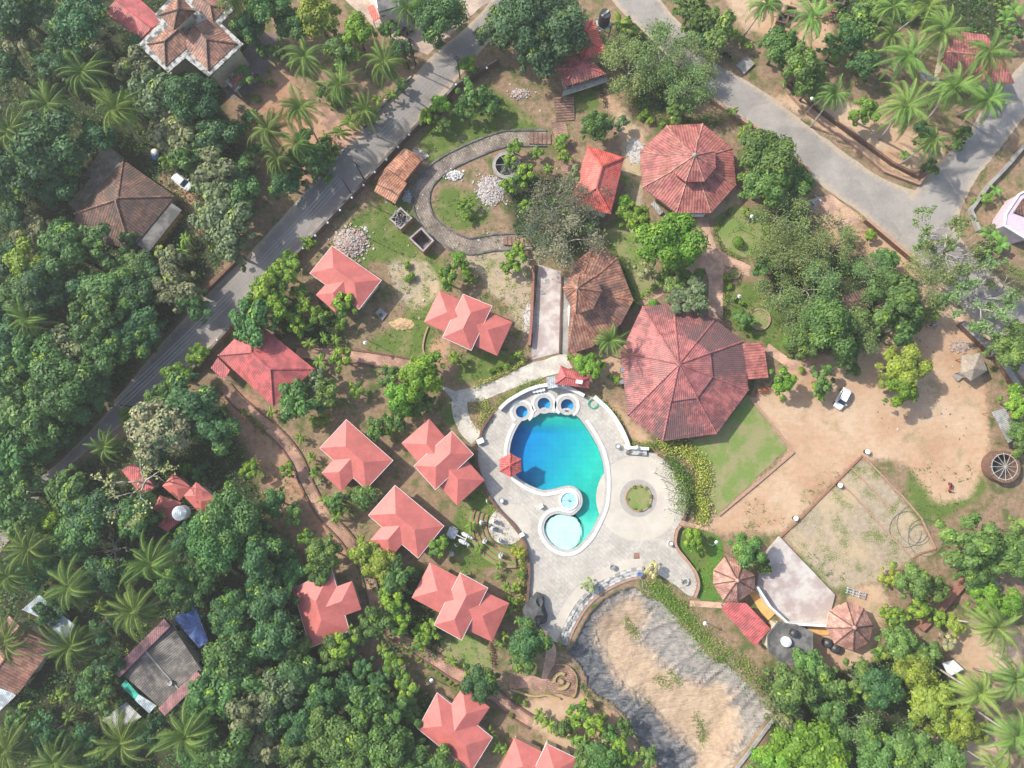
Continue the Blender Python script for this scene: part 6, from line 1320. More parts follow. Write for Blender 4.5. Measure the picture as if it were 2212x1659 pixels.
wall('parapet_wall', 'pale parapet along the lower edge of the upper right road', (1471,186,1500,205,1531,214,1580,250,1643,289,1700,335,1745,372), .5, 1.0, 'edging')
wall('parapet_wall', 'brick wall at the driveway gate on the lower edge of the upper right road', (1865,478,1924,528,1969,566), .5, 1.4, 'laterite', top='edging')
wall('gate_wall', 'thick dark stone gate wall beside the thatched kiosk', (2069,700,2100,730,2134,762,2165,800,2190,840), .9, 1.5, 'laterite', top='concrete')
wall('retaining_wall', 'outer pale kerb of the stepped bank under the upper right palms', (1684,182,1739,243,1834,310,1909,373,1981,400,2004,378), .35, .7, 'edging')
wall('retaining_wall', 'inner dark stone wall of the stepped bank under the upper right palms', (1690,158,1754,231,1834,290,1924,356,1975,382,2003,355), .4, 1.0, 'laterite')
wall('stone_wall', 'grey stone garden wall in front of the lilac house', (2212,312,2174,358,2129,405,2092,457,2110,500), .5, 1.0, 'concrete')
wall('brick_wall', 'reddish stone wall running down the right side toward the stage gazebos', (2090,1240,2034,1307,1984,1357), .9, 1.1, 'brick')
wall('brick_wall', 'crumbling brick wall along the left of the pale concrete yard', (1152,570,1150,640,1147,700,1143,748), .45, 1.3, 'brick')
wall('kerb_wall', 'thin dark rail kerb between the two pale concrete yards', (1213,598,1209,764), .18, .5, 'laterite')
wall('brick_kerb', 'brick kerb from the lot corner down to the stage floor', (1862,984,1811,1036,1760,1088,1724,1125,1685,1160), .25, .25, 'brick')
wall('brick_kerb', 'upper right brick kerb of the sandy lot, starting at its corner', (1862,984,1900,1022,1930,1055,1948,1071,1990,1120,2020,1185), .25, .2, 'edging')
wall('brick_kerb', 'middle broken brick kerb inside the sandy lot', (1838,1010,1862,1034,1887,1060,1925,1100), .22, .15, 'edging')
wall('brick_kerb', 'lower broken brick kerb inside the sandy lot', (1811,1040,1840,1066,1868,1096,1890,1122,1930,1165,1970,1205), .22, .18, 'edging')
wall('brick_kerb', 'bottom brick kerb of the sandy lot beside the trees', (1970,1206,1990,1195,2020,1186), .22, .2, 'brick')
wall('brick_kerb', 'brick kerb framing the two outer sides of the large lawn', (1618,858,1665,915,1713,977,1640,1040,1552,1113), .35, .3, 'edging')
wall('deck_wall', 'dark curved wall along the left side of the pool deck', (1064,893,1043,925,1038,945), .4, .8, 'laterite', smooth=True)
wall('deck_wall', 'long dark curved wall from the pool gate down to the black boulder', (1030,972,1030,995,1035,1017,1055,1069,1078,1102,1106,1130,1131,1167,1141,1204,1143,1244,1139,1294,1141,1325,1150,1346), .4, .8, 'laterite', smooth=True)
wall('deck_wall', 'dark curved wall between the round patio and the variegated hedge', (1420,982,1440,995,1460,1018,1476,1045,1484,1067,1480,1109,1474,1122), .35, .8, 'laterite', smooth=True)
wall('deck_wall', 'dark curved wall between the deck and the lush green lawn', (1468,1135,1460,1147,1457,1172,1464,1188,1477,1204,1491,1222,1502,1239,1507,1264,1499,1288), .35, .8, 'laterite', smooth=True, top='edging')
wall('white_wall', 'curved white wall with seat ledge at the top of the pool deck', (1079,885,1092,872,1107,861,1143,842,1181,833,1218,836,1261,856), .6, 1.2, 'white_coping', smooth=True)
wall('white_wall', 'long curved white wall along the right side of the pool deck', (1282,858,1314,888,1337,921,1352,953,1357,972), .75, 1.0, 'white_coping', smooth=True)
t = thing('spout_bench', 'white bench-like spout at the lower end of the long white wall', 'fountain', at(1374, 968, 0)); c = at(1374, 968)
MB().box((c.x, c.y, .6), (4.0, .5, 1.2), R(-4)).build('back_wall', 'white', t); MB().box((c.x, c.y-.7, .35), (3.4, .9, .6), R(-4)).build('seat', 'whitewash', t); MB().ball((c.x-.1, c.y+.1, 1.5), .35, 10).build('globe', 'white', t)
wall('gate_pillar', 'white gate block in the dark wall left of the pool', (1036,948,1040,958), 1.2, 1.0, 'white', 'gate')
wall('garden_kerb', 'curved brick kerb of the sandy forecourt below the three-roofed cottage', (925,706,917,730,914,755,922,775), .25, .3, 'edging', smooth=True)
wall('garden_kerb', 'dark kerb beside the palm fringed path at the bottom', (1105,1488,1150,1502,1180,1500,1210,1508), .3, .5, 'yellow_rail', smooth=True)
wall('garden_kerb', 'dark stone kerb of the bottom garden plot above the lowest cottages', (1106,1515,1140,1540,1180,1560,1200,1572), .3, .4, 'laterite', smooth=True)
wall('pond_bank_wall', 'concrete bank wall at the lower right corner of the dry pond', (1690,1530,1655,1572,1615,1627,1580,1672), .5, .4, 'concrete')
t = thing('pond_steps', 'curved checkered steps leading down from deck into the dry pond', 'steps', at(1250, 1300, 0))
sp = smooth_line(P(1390,1224,1356,1230,1323,1243,1294,1259,1267,1280,1244,1306,1227,1335,1213,1364,1206,1388), 5)
ck, tt, b = newmat('checker_steps'); x_, y_, uv_ = uvxy(tt); chk = N(tt, 'ShaderNodeTexChecker', i_Scale=1.1); g_ = N(tt, 'ShaderNodeNewGeometry'); L(tt, g_.outputs[0], chk.inputs[0]); chk.inputs[1].default_value = (.5, .49, .47, 1); chk.inputs[2].default_value = (.27, .27, .26, 1); L(tt, chk.outputs[0], b.inputs['Base Color']); M['checker'] = ck
def off_line(p, d):
    out = []
    for i, q in enumerate(p):
        e = (p[min(i+1, len(p)-1)]-p[max(0, i-1)]).normalized(); out.append(q+Vector((-e.y, e.x, 0))*d)
    return out
MB().strip(off_line(sp, -.9), 1.6, -.3, DZ+.03).build('landing', 'cream_patio', t)
for k, (d, wd, z, m_) in enumerate(((.2, .5, .34, 'checker'), (.72, .45, .26, 'whitewash'), (1.2, .45, .19, 'checker'), (1.66, .4, .12, 'edging'))): MB().strip(off_line(sp, d), wd, -1.8, z).build('step', m_, t)
c = at(1104, 1132); k = mpx(1104, 1132); t = thing('garden_terraces', 'curved grass terraces with brick edges left of the deck wall', 'terraces', c)
for i, rr in enumerate((52, 62, 72, 82)):
    MB().ring(c, rr*k, rr*k+.22, 0, .18+.17*i, 40, 0, R(158), R(278)).build('terrace_edge', 'brick', t)
    MB().ring(c, rr*k+.23, (rr+10)*k-.02, 0, .1+.17*i, 40, 0, R(159), R(277)).build('terrace_grass', 'lawn', t)
def flight(label, pts, n, rise, mat):
    q = P(*pts); t = thing('garden_steps', label, 'steps', cen(q))   # pts: edge a0-a1 at the top, b0-b1 at the foot
    for i in range(n):
        a0, a1 = q[0].lerp(q[3], i/n), q[1].lerp(q[2], i/n); b0, b1 = q[0].lerp(q[3], (i+1)/n), q[1].lerp(q[2], (i+1)/n)
        MB().prism([a0, a1, b1, b0], 0, .08+(n-i)*rise).build('step', mat, t); d = (b0-a0).normalized()
        MB().prism([b0-d*.1, b1-d*.1, b1+d*.02, b0+d*.02], .0, .1+(n-i)*rise).build('nosing', 'laterite', t)
flight('broad brick steps below the red sheet office at the top', (1196,214,1239,213,1241,260,1202,263), 9, .07, 'old_brick')
flight('short dark steps at the lower end of the horseshoe path', (1088,512,1088,530,1150,533,1148,516), 7, .06, 'old_brick')
flight('brick steps on the horseshoe path near the office steps', (1143,288,1143,312,1190,312,1190,290), 5, .06, 'old_brick')
flight('small brick steps right of the path below the three-roofed boulder cottage', (941,1390,958,1402,948,1412,932,1398), 3, .08, 'brick')
def pole(label, u, v, h, arms=0, ang=0.6, r=.13, mat='metal_dark', name='utility_pole', cat='pole', group=None):
    p = at(u, v); t = thing(name, label, cat, (p.x, p.y, 0), group); MB().tube([(p.x, p.y, -.3), (p.x, p.y, h)], [r, r*.7], 8).build('shaft', mat, t); mb = MB()
    for k in range(arms):
        z = h-.25-.55*k; a = Vector((math.cos(ang), math.sin(ang), 0))*1.0; mb.tube([Vector((p.x, p.y, z))-a, Vector((p.x, p.y, z))+a], .06, 5)
        for s in (-.9, -.35, .35, .9): mb.cyl(Vector((p.x, p.y, 0))+a*s, .05, z+.05, z+.25, 6)
    if arms: mb.build('crossarm', mat, t)
    return Vector((p.x, p.y, h))
pA = pole('dark utility pole by the brick wall, upper one of two above the tiled shed', 790, 395, 9, 2, -.7)
pA2 = pole('dark utility pole by the brick wall, lower one of two above the tiled shed', 762, 424, 8.5, 1, -.7)
pB = pole('utility pole with several crossarms beside the bright lime tree near the road', 995, 179, 9, 4, -.7)
pC = pole('utility pole with crossarms beside the cream flowering tree', 310, 882, 8.5, 3, -.9)
pD = pole('utility pole at the upper roadside left of the big dark tree', 884, 150, 8.5, 3, -.6); pE = pole('paired utility pole near the parked motorbikes', 898, 140, 8.5, 3, -.6)
pole('slim grey pole at the right end of the top right palm grove', 2121, 28, 8, 0, 0, .1, 'metal_grey')
def wires(label, a, b, offs, sag):
    mb = MB(); d = (b-a).normalized(); s = Vector((-d.y, d.x, 0))
    for o in offs: mb.tube([a.lerp(b, i/16)+s*o-Vector((0, 0, sag*4*(i/16)*(1-i/16)))+Vector((0, 0, -.1)) for i in range(17)], .022, 3, cap=False)
    tag(mb.build('power_lines', 'metal_grey'), label, 'power lines')
wires('pale power lines over the road between the tiled shed and lime tree poles', pA, pB, (-.9, -.35, .35, .9), .9)
wires('pale power lines over the long shaded road left of the ribbed bungalow', pC, pA2, (-.8, -.3, .3, .8), 1.6)
def lamp(label, u, v, h=5.5, ang=0.0):
    p = at(u, v); t = thing('garden_lamp_post', label, 'lamp post', (p.x, p.y, 0)); MB().tube([(p.x, p.y, 0), (p.x, p.y, h)], [.08, .05], 8).build('shaft', 'metal_grey', t); e = Vector((p.x+.9*math.cos(ang), p.y+.9*math.sin(ang), h+.1))
    MB().tube([(p.x, p.y, h), (p.x+.5*math.cos(ang), p.y+.5*math.sin(ang), h+.25), e], .04, 6).build('arm', 'metal_grey', t); mb = MB(); mb.cyl(e, .32, h-.15, h+.05, 14, r2=.1); mb.ball((e.x, e.y, h-.18), .22, 8); mb.build('lamp_shade', 'white', t)
lamp('garden lamp post on the weedy slope beside the brick rubble heap', 793, 513, 6.0, -.3); lamp('garden lamp post above the short red path', 800, 738, 4.5, -1.6); lamp('garden lamp post on the lush lawn right of the deck', 1523, 1172, 4.5, .6); lamp('garden lamp post on the weedy bank right of the dry pond', 1520, 1342, 4.0, 2.6)
lamp('garden lamp post on the small lawn right of the tiled pavilion', 1597, 494, 5.0, .7); lamp('garden lamp post in the shaded woods below the long path', 930, 1462, 4.5, .8); lamp('garden lamp post on the left of the lawn strip beside brick path', 1573, 656, 4.0, .5); lamp('garden lamp post on the roadside bank of the upper right road', 1729, 259, 6.5, 2.1)
for lab, u, v in (('round white-topped bollard lamp at the top corner of the sandy lot', 1869, 976), ('round white-topped bollard lamp halfway along the lot kerb', 1810, 1048), ('round white-topped bollard lamp near the stage end of the lot kerb', 1715, 1119)):
    p = at(u, v); t = thing('bollard_lamp', lab, 'lamp', (p.x, p.y, 0), 'bollard lamps of the sandy lot'); MB().cyl(p, .35, 0, .8, 14).build('base', 'metal_dark', t); MB().cyl(p, .42, .8, .95, 16).build('cap', 'white', t)
for lab, u, v, m_ in (('round white bin beside the long white wall of the pool', 1333, 964, 'white'), ('square white box on the deck left of the small fountain', 1168, 1093, 'white'), ('round bin by the patio wall at the lower right of the deck', 1447, 1173, 'white'), ('round table near the dark wall at the left of the deck', 1083, 1081, 'white'), ('round bin on the landing above the pond steps', 1322, 1224, 'whitewash'), ('white box on the left pale half circle', 1127, 1154, 'white'), ('blue bin near the top left corner of deck steps', 1380, 1239, 'blue_paint')):
    p = at(u, v); t = thing('deck_bin', lab, 'bin', (p.x, p.y, DZ))
    if 'box' in lab: MB().box((p.x, p.y, DZ+.4), (.7, .6, .8), .5).build('body', m_, t); MB().box((p.x, p.y, DZ+.83), (.78, .68, .06), .5).build('lid', m_, t)
    else: MB().cyl(p, .38, DZ, DZ+.75, 14, r2=.44).build('body', m_, t); MB().ring(p, .3, .48, DZ+.75, DZ+.82, 16).build('rim', 'metal_grey', t)
for i, (u, v) in enumerate(((1153.5,846),(1160,845),(1167,844),(1173.5,842.5))):
    p = at(u, v); t = thing('pool_stool', 'round white stool in the row of four under the white wall', 'stool', (p.x, p.y, DZ), 'white stools in a row'); MB().cyl(p, .26, DZ, DZ+.5, 12, r2=.2).build('base', 'whitewash', t); MB().cyl(p, .32, DZ+.5, DZ+.6, 14).build('seat', 'white', t)
p = at(1228.5, 1081); k = mpx(1228, 1081); t = thing('fountain_basin', 'round pale blue fountain basin on the pool peninsula', 'fountain', (p.x, p.y, DZ)); MB().ring(p, 17*k, 20*k, DZ, DZ+.35, 40).build('rim', 'white', t); MB().ring(p, 20.2*k, 23*k, DZ, DZ+.04, 40).build('outer_ring', 'cream_patio', t)
MB().cyl(p, 17*k-.01, DZ, DZ+.12, 40).build('water', plain('basin_water', (.42, .78, .86), (.34, .7, .8), 1.2, .15), t); mb = MB(); mb.cyl(p, .12, DZ, DZ+.5, 8)
for a in range(8): mb.tube([(p.x, p.y, DZ+.3), (p.x+1.25*math.cos(a*.785), p.y+1.25*math.sin(a*.785), DZ+.16)], .025, 4)
mb.build('spray_pipes', 'metal_grey', t)
def coil(label, u, v, r, loops, mat, name, tr=.05, z=.1, jit=0.0, cat='hose'):
    p = at(u, v); pts = []
    for i in range(loops*24): a = i*2*math.pi/24; rr = r*(1+jit*math.sin(i*.17)); pts.append((p.x+rr*math.cos(a)+jit*2.2*math.sin(i*.045), p.y+rr*math.sin(a)+jit*1.6*math.cos(i*.06), z+.02*(i/24)))
    tag(MB().tube(pts, tr, 5).build(name, mat), label, cat)
coil('coiled green hose by the gap in the white wall', 1281, 873, .75, 4, 'hose_green', 'hose', .06, DZ+.07, .05); coil('large loops of dark pipe lying on the sandy lot', 1977, 1148, 2.5, 4, plain('dark_pipe', (.10, .14, .125), None, 3, .5), 'pipe_coil', .035, .06, .5)
bm = bmesh.new(); bmesh.ops.create_icosphere(bm, subdivisions=3, radius=1.0); from mathutils import noise as mnz; p = at(1158, 1322)
for v_ in bm.verts: n_v = v_.co.copy(); f_ = mnz.cell(n_v*1.7)*.25+mnz.noise(n_v*1.4)*.35; v_.co = n_v*(1+f_); v_.co.x *= 1.75; v_.co.y *= 2.4; v_.co.z *= 1.5
mb = MB(); mb.add([(q.co.x+p.x, q.co.y+p.y, max(-.1, q.co.z+.9)) for q in bm.verts], [tuple(v_.index for v_ in f.verts) for f in bm.faces]); bm.free(); tag(mb.build('boulder', 'stone_black'), 'large black boulder sculpture at the lower left corner of the deck', 'boulder')
def well(label, u, v, rp, h, mat, spokes, net_z, wid=.45):
    p = at(u, v); k = mpx(u, v); r = rp*k; t = thing('stone_well', label, 'well', (p.x, p.y, 0)); MB().ring(p, r-wid, r, 0, h, 40).build('ring_wall', mat, t); MB().ring(p, r-wid-.1, r+.1, h, h+.12, 40).build('rim', 'concrete' if h < 1.5 else 'laterite', t); MB().cyl(p, r-wid, .05, .12, 40).build('floor', 'stone_black', t); mb = MB()
    for i in range(spokes): a = i*2*math.pi/spokes; mb.tube([(p.x, p.y, net_z+.25), (p.x+(r-.2)*math.cos(a), p.y+(r-.2)*math.sin(a), net_z)], .045, 4)
    mb.ring(p, r-wid-.05, r-wid+.05, net_z-.03, net_z+.03, 24); mb.build('net_frame', 'bark_pale', t)
well('round stone well with spoked cover beside the white litter heap', 1094, 362, 29, 1.0, 'conc_pale', 6, 1.15, .4); well('large round well with a spoked net frame at the right edge', 2152, 1008, 33, 2.0, 'laterite', 12, 2.15)
t = thing('round_bench_set', 'round yellow stone table with curved benches on the brick viewpoint', 'bench', at(1212, 1470)); c = at(1212, 1470)
MB().cyl(c, 1.9*mpx(1212, 1470)*2.6, 0, .75, 20).build('table', 'yellow_rail', t); MB().ring(c, .95, 1.45, 0, .45, 24, 0, R(60), R(190)).build('bench', 'yellow_rail', t); MB().ring(c, .95, 1.45, 0, .45, 24, 0, R(240), R(350)).build('bench', 'yellow_rail', t)
struct(sheet('path', smooth_line(P(1200,1434,1225,1436,1243,1455,1246,1480,1238,1504,1215,1500,1190,1495,1180,1470), 4, True), .06, 'old_brick')); wall('viewpoint_rail', 'yellow rail around the brick viewpoint at the pond edge', (1200,1434,1225,1436,1243,1455,1246,1480,1238,1504,1215,1500), .1, .6, 'yellow_rail', 'rail', smooth=True)
def heap(name, label, u, v, a, b, h, mat, n, size, cat, mat2=None):
    c = at(u, v); g = np.random.default_rng(int(u)); mb = MB(); k = mpx(u, v); A, B = a*k, b*k; vs = [(c.x, c.y, h)]; fs = []; S = 26
    for ring_ in range(1, 6):
        for j in range(S):
            t_ = ring_/5; an = j*2*math.pi/S; rr = t_*(1+g.uniform(-.12, .12)); vs.append((c.x+A*rr*math.cos(an), c.y+B*rr*math.sin(an), max(.03 if ring_ == 5 else .05, h*(1-t_**1.5)+g.uniform(-.06, .06))))
    fs += [(0, 1+j, 1+(j+1) % S) for j in range(S)]
    for r_ in range(4): fs += [(1+r_*S+j, 1+(r_+1)*S+j, 1+(r_+1)*S+(j+1) % S, 1+r_*S+(j+1) % S) for j in range(S)]
    mb.add(vs, fs)
    for i in range(n):
        an = g.uniform(0, 6.28); rr = g.random()**.6*(1.0 if g.random() < .75 else 1.45); s = size*g.uniform(.5, 1.5); x, y = c.x+A*rr*math.cos(an)*1.08, c.y+B*rr*math.sin(an)*1.08
        mb.box((x, y, h*(1-min(1, rr)**1.5)+.08), (s, s*g.uniform(.4, 1), s*.4), g.uniform(0, 6), int(g.random() < .4) if mat2 else 0, Matrix.Rotation(g.uniform(-.5, .5), 3, 'X'))
    tag(mb.build(name, [mat, mat2] if mat2 else mat), label, cat)
heap('rubble_heap', 'pinkish heap of broken brick above the upper left cottage', 757, 524, 36, 30, .9, 'rubble', 420, .3, 'rubble heap', 'rubble_white'); heap('litter_heap', 'white litter heap beside the round stone well', 1060, 413, 29, 32, .5, 'rubble_white', 420, .24, 'litter heap', 'rubble'); heap('litter_heap', 'blue-white litter heap on the inner side of the horseshoe path', 982, 379, 17, 10, .3, 'rubble_white', 160, .24, 'litter heap', 'white')
heap('litter_heap', 'pale litter under the big tree at the top', 1125, 203, 20, 10, .3, 'rubble', 130, .24, 'litter heap', 'rubble_white'); heap('litter_heap', 'whitish debris strip at the top of the crumbling brick wall', 1146, 690, 16, 34, .15, 'rubble_white', 90, .25, 'litter heap', 'rubble'); heap('litter_heap', 'pale scraps scattered beside the terracotta shed', 880, 425, 9, 12, .3, 'rubble_white', 60, .25, 'litter heap', 'tin_white'); heap('rubble_heap', 'grey stone heap near the thatched kiosk', 2075, 748, 18, 12, .3, 'rubble', 110, .3, 'rubble heap', 'concrete'); heap('rubble_heap', 'reddish earth heap in the upper right excavation', 1790, 30, 20, 18, .8, 'brick', 80, .3, 'rubble heap', 'laterite'); heap('rubble_heap', 'pale whitewashed patch of rubble left of the tiled pavilion', 1372, 325, 18, 28, .08, 'rubble_white', 60, .2, 'rubble heap', 'rubble')
heap('timber_heap', 'scatter of pale broken sticks right of the terracotta shed', 907, 336, 14, 9, .2, 'bark_pale', 70, .5, 'timber heap'); heap('sand_heap', 'small orange sand heap on the slope below the rubble heap cottage', 868, 700, 26, 13, .35, plain('orange_sand', (.55, .38, .22), (.45, .29, .16), 2, .95), 20, .08, 'sand heap')
for lab, u, v in (('square footing pit in the upper right excavation, left of palm', 1668, 10), ('square footing pit in the upper right excavation, lower left one', 1688, 44), ('square footing pit in the upper right excavation, second from left', 1704, 30), ('square footing pit in the upper right excavation, right of palm', 1811, 4)):
    p = at(u, v); q = [p+Vector((math.cos(.5+a)*1.25, math.sin(.5+a)*1.25, 0)) for a in (0, 1.57, 3.14, 4.71)]; t = thing('footing_pit', lab, 'pit', (p.x, p.y, 0)); MB().strip(q, .2, 0, .9, closed=True).build('pit_wall', 'laterite', t); MB().prism(shrink(q, .1), 0, .06).build('pit_floor', 'stone_black', t)
# pergola over the right rim of the patio
t = thing('pergola', 'white trellis pergola overgrown with creeper at the right of the patio', 'pergola', at(1450, 1030))
arc = smooth_line(P(1425,1000,1445,1018,1458,1045,1464,1075,1462,1100), 6); inn = off_line(arc, -2.0)
for a in arc[::6]+inn[::6]: MB().cyl(a, .07, DZ, 2.4, 8).build('post', 'white', t)
mb = MB(); mb.tube([q+Vector((0, 0, 2.45)) for q in arc], .035, 5); mb.tube([q+Vector((0, 0, 2.45)) for q in inn], .035, 5)
for a, b_ in list(zip(arc, inn))[::3]: mb.tube([a+Vector((0, 0, 2.55)), b_+Vector((0, 0, 2.55))], .028, 5)
mb.build('trellis', 'whitewash', t); hedge('creeper growing over the white trellis pergola', P(1436,995,1452,1012,1463,1040,1468,1072,1464,1100), 2.6, .6, (.09, .18, .04), .15, 60, .18, 'creeper', 'creeper', base=2.4)
# vehicles
def car(label, u, v, hd, mat='car_white'):
    p = at(u, v); t = thing('parked_car', label, 'car', (p.x, p.y, 0)); rot = Matrix.Rotation(hd, 3, 'Z')
    def X(pts): return [rot @ Vector(q)+Vector((p.x, p.y, 0)) for q in pts]
    def loft(secs, name, m_, par=t, sm=False):
        mb = MB(); n = len(secs[0]); mb.add(X([q for s in secs for q in s]), [(i*n+j, i*n+(j+1) % n, (i+1)*n+(j+1) % n, (i+1)*n+j) for i in range(len(secs)-1) for j in range(n)]+[tuple(range(n-1, -1, -1)), tuple(range((len(secs)-1)*n, len(secs)*n))]); return mb.build(name, m_, par, sm)
    def sec(x, w_, z0, z1, r=.16): return [(x, -w_, z0+r), (x, -w_+r*.6, z0), (x, w_-r*.6, z0), (x, w_, z0+r), (x, w_, z1-r), (x, w_-r, z1), (x, -w_+r, z1), (x, -w_, z1-r)]
    body = loft([sec(-1.95, .68, .32, .8), sec(-1.8, .80, .26, .92), sec(-1.0, .84, .24, .96), sec(.6, .84, .24, .96), sec(1.3, .81, .25, .88), sec(1.8, .72, .28, .74), sec(1.92, .58, .34, .66)], 'body', mat)
    loft([sec(-1.75, .66, .93, 1.12, .08), sec(-1.35, .68, .93, 1.44, .14), sec(.1, .69, .93, 1.47, .14), sec(.45, .68, .93, 1.38, .12), sec(1.0, .66, .9, 1.0, .04)], 'roof', mat)
    MB().add(X([(.42, -.6, 1.42), (.42, .6, 1.42), (1.04, .64, .99), (1.04, -.64, .99)]), [(0, 1, 2, 3)]).build('windscreen', 'glass_dark', t); MB().add(X([(-1.37, -.56, 1.42), (-1.37, .56, 1.42), (-1.8, .58, 1.0), (-1.8, -.58, 1.0)]), [(0, 1, 2, 3)]).build('rear_window', 'glass_dark', t)
    for s in (-1, 1):
        MB().add(X([(-1.2, s*.735, 1.0), (.75, s*.735, 1.0), (.35, s*.70, 1.34), (-1.15, s*.70, 1.34)]), [(0, 1, 2, 3)]).build('side_window', 'glass_dark', t); c0 = X([(.75, s*.95, 1.02)])[0]; MB().box(c0, (.14, .2, .12), hd).build('mirror', mat, t)
        c0 = X([(1.8, s*.56, .66)])[0]; MB().box(c0, (.22, .24, .12), hd).build('headlight', 'tin_white', t); c0 = X([(-1.9, s*.6, .75)])[0]; MB().box(c0, (.1, .18, .22), hd).build('tail_light', 'red_paint', t)
        for x in (-1.25, 1.2):
            a, b_ = X([(x, s*.70, .3), (x, s*.88, .3)]); w_ = MB().tube([a, b_], .3, 16).build('wheel', 'rubber', t); MB().tube([a.lerp(b_, .98), a.lerp(b_, 1.06)], .17, 12).build('rim', 'metal_grey', w_)
    mb = MB()
    for s in (-.56, .56): mb.tube(X([(-1.2, s, 1.5), (.1, s, 1.53)]), .025, 5)
    mb.build('roof_rail', 'metal_grey', t)
car('white hatchback parked under trees at the edge of the sandy yard', 1816, 862, R(240)); car('white car half hidden under palms right of mossy tiled house', 397, 396, R(-38))
def bike(label, u, v, hd, mat, name='scooter'):
    p = at(u, v); t = thing(name, label, 'scooter' if name == 'scooter' else 'motorbike', (p.x, p.y, 0)); rot = Matrix.Rotation(hd, 3, 'Z')
    def X(*pts): return [rot @ Vector(q)+Vector((p.x, p.y, 0)) for q in pts]
    for x in (-.62, .62):
        a, b_ = X((x, -.05, .25), (x, .05, .25)); MB().tube([a, b_], .25, 14).build('wheel', 'rubber', t)
    MB().tube(X((-.85, 0, .6), (-.55, 0, .66), (-.1, 0, .55), (.1, 0, .32), (.4, 0, .34)), [.1, .2, .19, .16, .12], 10).build('body', mat, t); MB().tube(X((.4, 0, .3), (.5, 0, .7), (.42, 0, 1.0)), [.17, .15, .1], 10).build('front_shield', mat, t)
    MB().tube(X((-.75, 0, .78), (-.4, 0, .82), (-.02, 0, .74)), [.12, .16, .12], 10).build('seat', 'rubber', t); MB().tube(X((.36, -.34, 1.02), (.44, 0, 1.02), (.36, .34, 1.02)), .035, 6).build('handlebar', 'metal_dark', t); c0 = X((.53, 0, .95))[0]; MB().ball(c0, .09, 8).build('headlight', 'white', t)
    for s in (-1, 1): c0 = X((.4, s*.3, 1.15))[0]; MB().ball(c0, .06, 6).build('mirror', 'metal_grey', t)
bike('red scooter standing on the green patch right of sandy lot', 2049, 1053, R(-92), 'red_paint'); bike('white scooter on the orange soil near the gate wall', 2010, 704, R(12), 'white'); bike('dark scooter parked beside the upper right road', 1569, 121, R(-20), 'plastic_black'); bike('white scooter hidden under the trees right of the brick path', 1783, 600, R(-10), 'white')
bike('dark red motorbike, leftmost of those parked in the block paved yard', 871, 69, R(70), 'red_paint', 'motorbike'); bike('blue motorbike, topmost of those parked in the block paved yard', 878, 63, R(40), 'blue_paint', 'motorbike'); bike('black motorbike, rightmost of those parked in the block paved yard', 887, 72, R(30), 'plastic_black', 'motorbike'); bike('grey scooter beside the bushes below the block paved yard', 883, 114, R(80), 'metal_grey')
# people and statues grown from a skeleton
def figure(joints, bones, name):
    me = bpy.data.meshes.new(name); ks = list(joints); me.from_pydata([joints[k][0] for k in ks], [(ks.index(a), ks.index(b)) for a, b in bones], []); o = bpy.data.objects.new(name, me); COL.objects.link(o)
    sk = o.modifiers.new('skin', 'SKIN'); o.modifiers.new('sub', 'SUBSURF').levels = 1
    for i, k in enumerate(ks): r = joints[k][1]; me.skin_vertices[0].data[i].radius = (r, r); me.skin_vertices[0].data[i].use_root = (k == 'pelvis')
    dg = bpy.context.evaluated_depsgraph_get(); out = bpy.data.meshes.new_from_object(o.evaluated_get(dg)); bpy.data.objects.remove(o); bpy.data.meshes.remove(me); out.polygons.foreach_set('use_smooth', [True]*len(out.polygons)); return out
def skeleton(pose):
    J = dict(pelvis=((0, 0, .95), .13), chest=((0, 0, 1.32), .15), neck=((0, 0, 1.5), .06), head0=((.01, 0, 1.58), .085), head=((.02, 0, 1.70), .09)); Bn = [('pelvis', 'chest'), ('chest', 'neck'), ('neck', 'head0'), ('head0', 'head')]
    for s, n in ((1, 'l'), (-1, 'r')):
        w_ = .12 if pose == 'walk' else .25; f = s*(.16 if pose == 'walk' else 0)
        J['sh'+n] = ((0, s*.19, 1.40), .065); J['el'+n] = ((-f*.5, s*.25, 1.13), .045); J['ha'+n] = ((.08-f, s*.26, .88), .032); J['hip'+n] = ((0, s*.1, .88), .085)
        if pose == 'sit': J['el'+n] = ((.12, s*.27, 1.14), .05); J['ha'+n] = ((.34, s*.14, 1.12), .035); J['kn'+n] = ((.42, s*.16, .92), .065); J['fo'+n] = ((.48, s*.15, .5), .045); J['to'+n] = ((.62, s*.16, .47), .04)
        else: J['kn'+n] = ((f*.7, s*.1, .5), .06); J['fo'+n] = ((f*1.1, s*.1, .07), .042); J['to'+n] = ((f*1.1+.17, s*.11, .04), .035)
        Bn += [('chest', 'sh'+n), ('sh'+n, 'el'+n), ('el'+n, 'ha'+n), ('pelvis', 'hip'+n), ('hip'+n, 'kn'+n), ('kn'+n, 'fo'+n), ('fo'+n, 'to'+n)]
        hp = Vector(J['ha'+n][0]); J['pa'+n] = (tuple(hp+Vector((.03, 0, -.07))), .022); Bn.append(('ha'+n, 'pa'+n))
        for q, (dx, dy, dz, r) in enumerate(((.03, -.03, -.075, .009), (.03, -.01, -.09, .009), (.03, .01, -.085, .009), (.02, .03, -.065, .008), (.06, -.03, -.01, .01))): J['fi%d' % q+n] = (tuple(hp+Vector((.03+dx, dy, -.07+dz))), r); Bn.append(('pa'+n if q < 4 else 'ha'+n, 'fi%d' % q+n))
    return J, Bn
def put(me, t, mat, name, loc, rz, s=1.0):
    me.materials.clear(); me.materials.append(M[mat]); o = bpy.data.objects.new(name, me); COL.objects.link(o); o.parent = t; return o
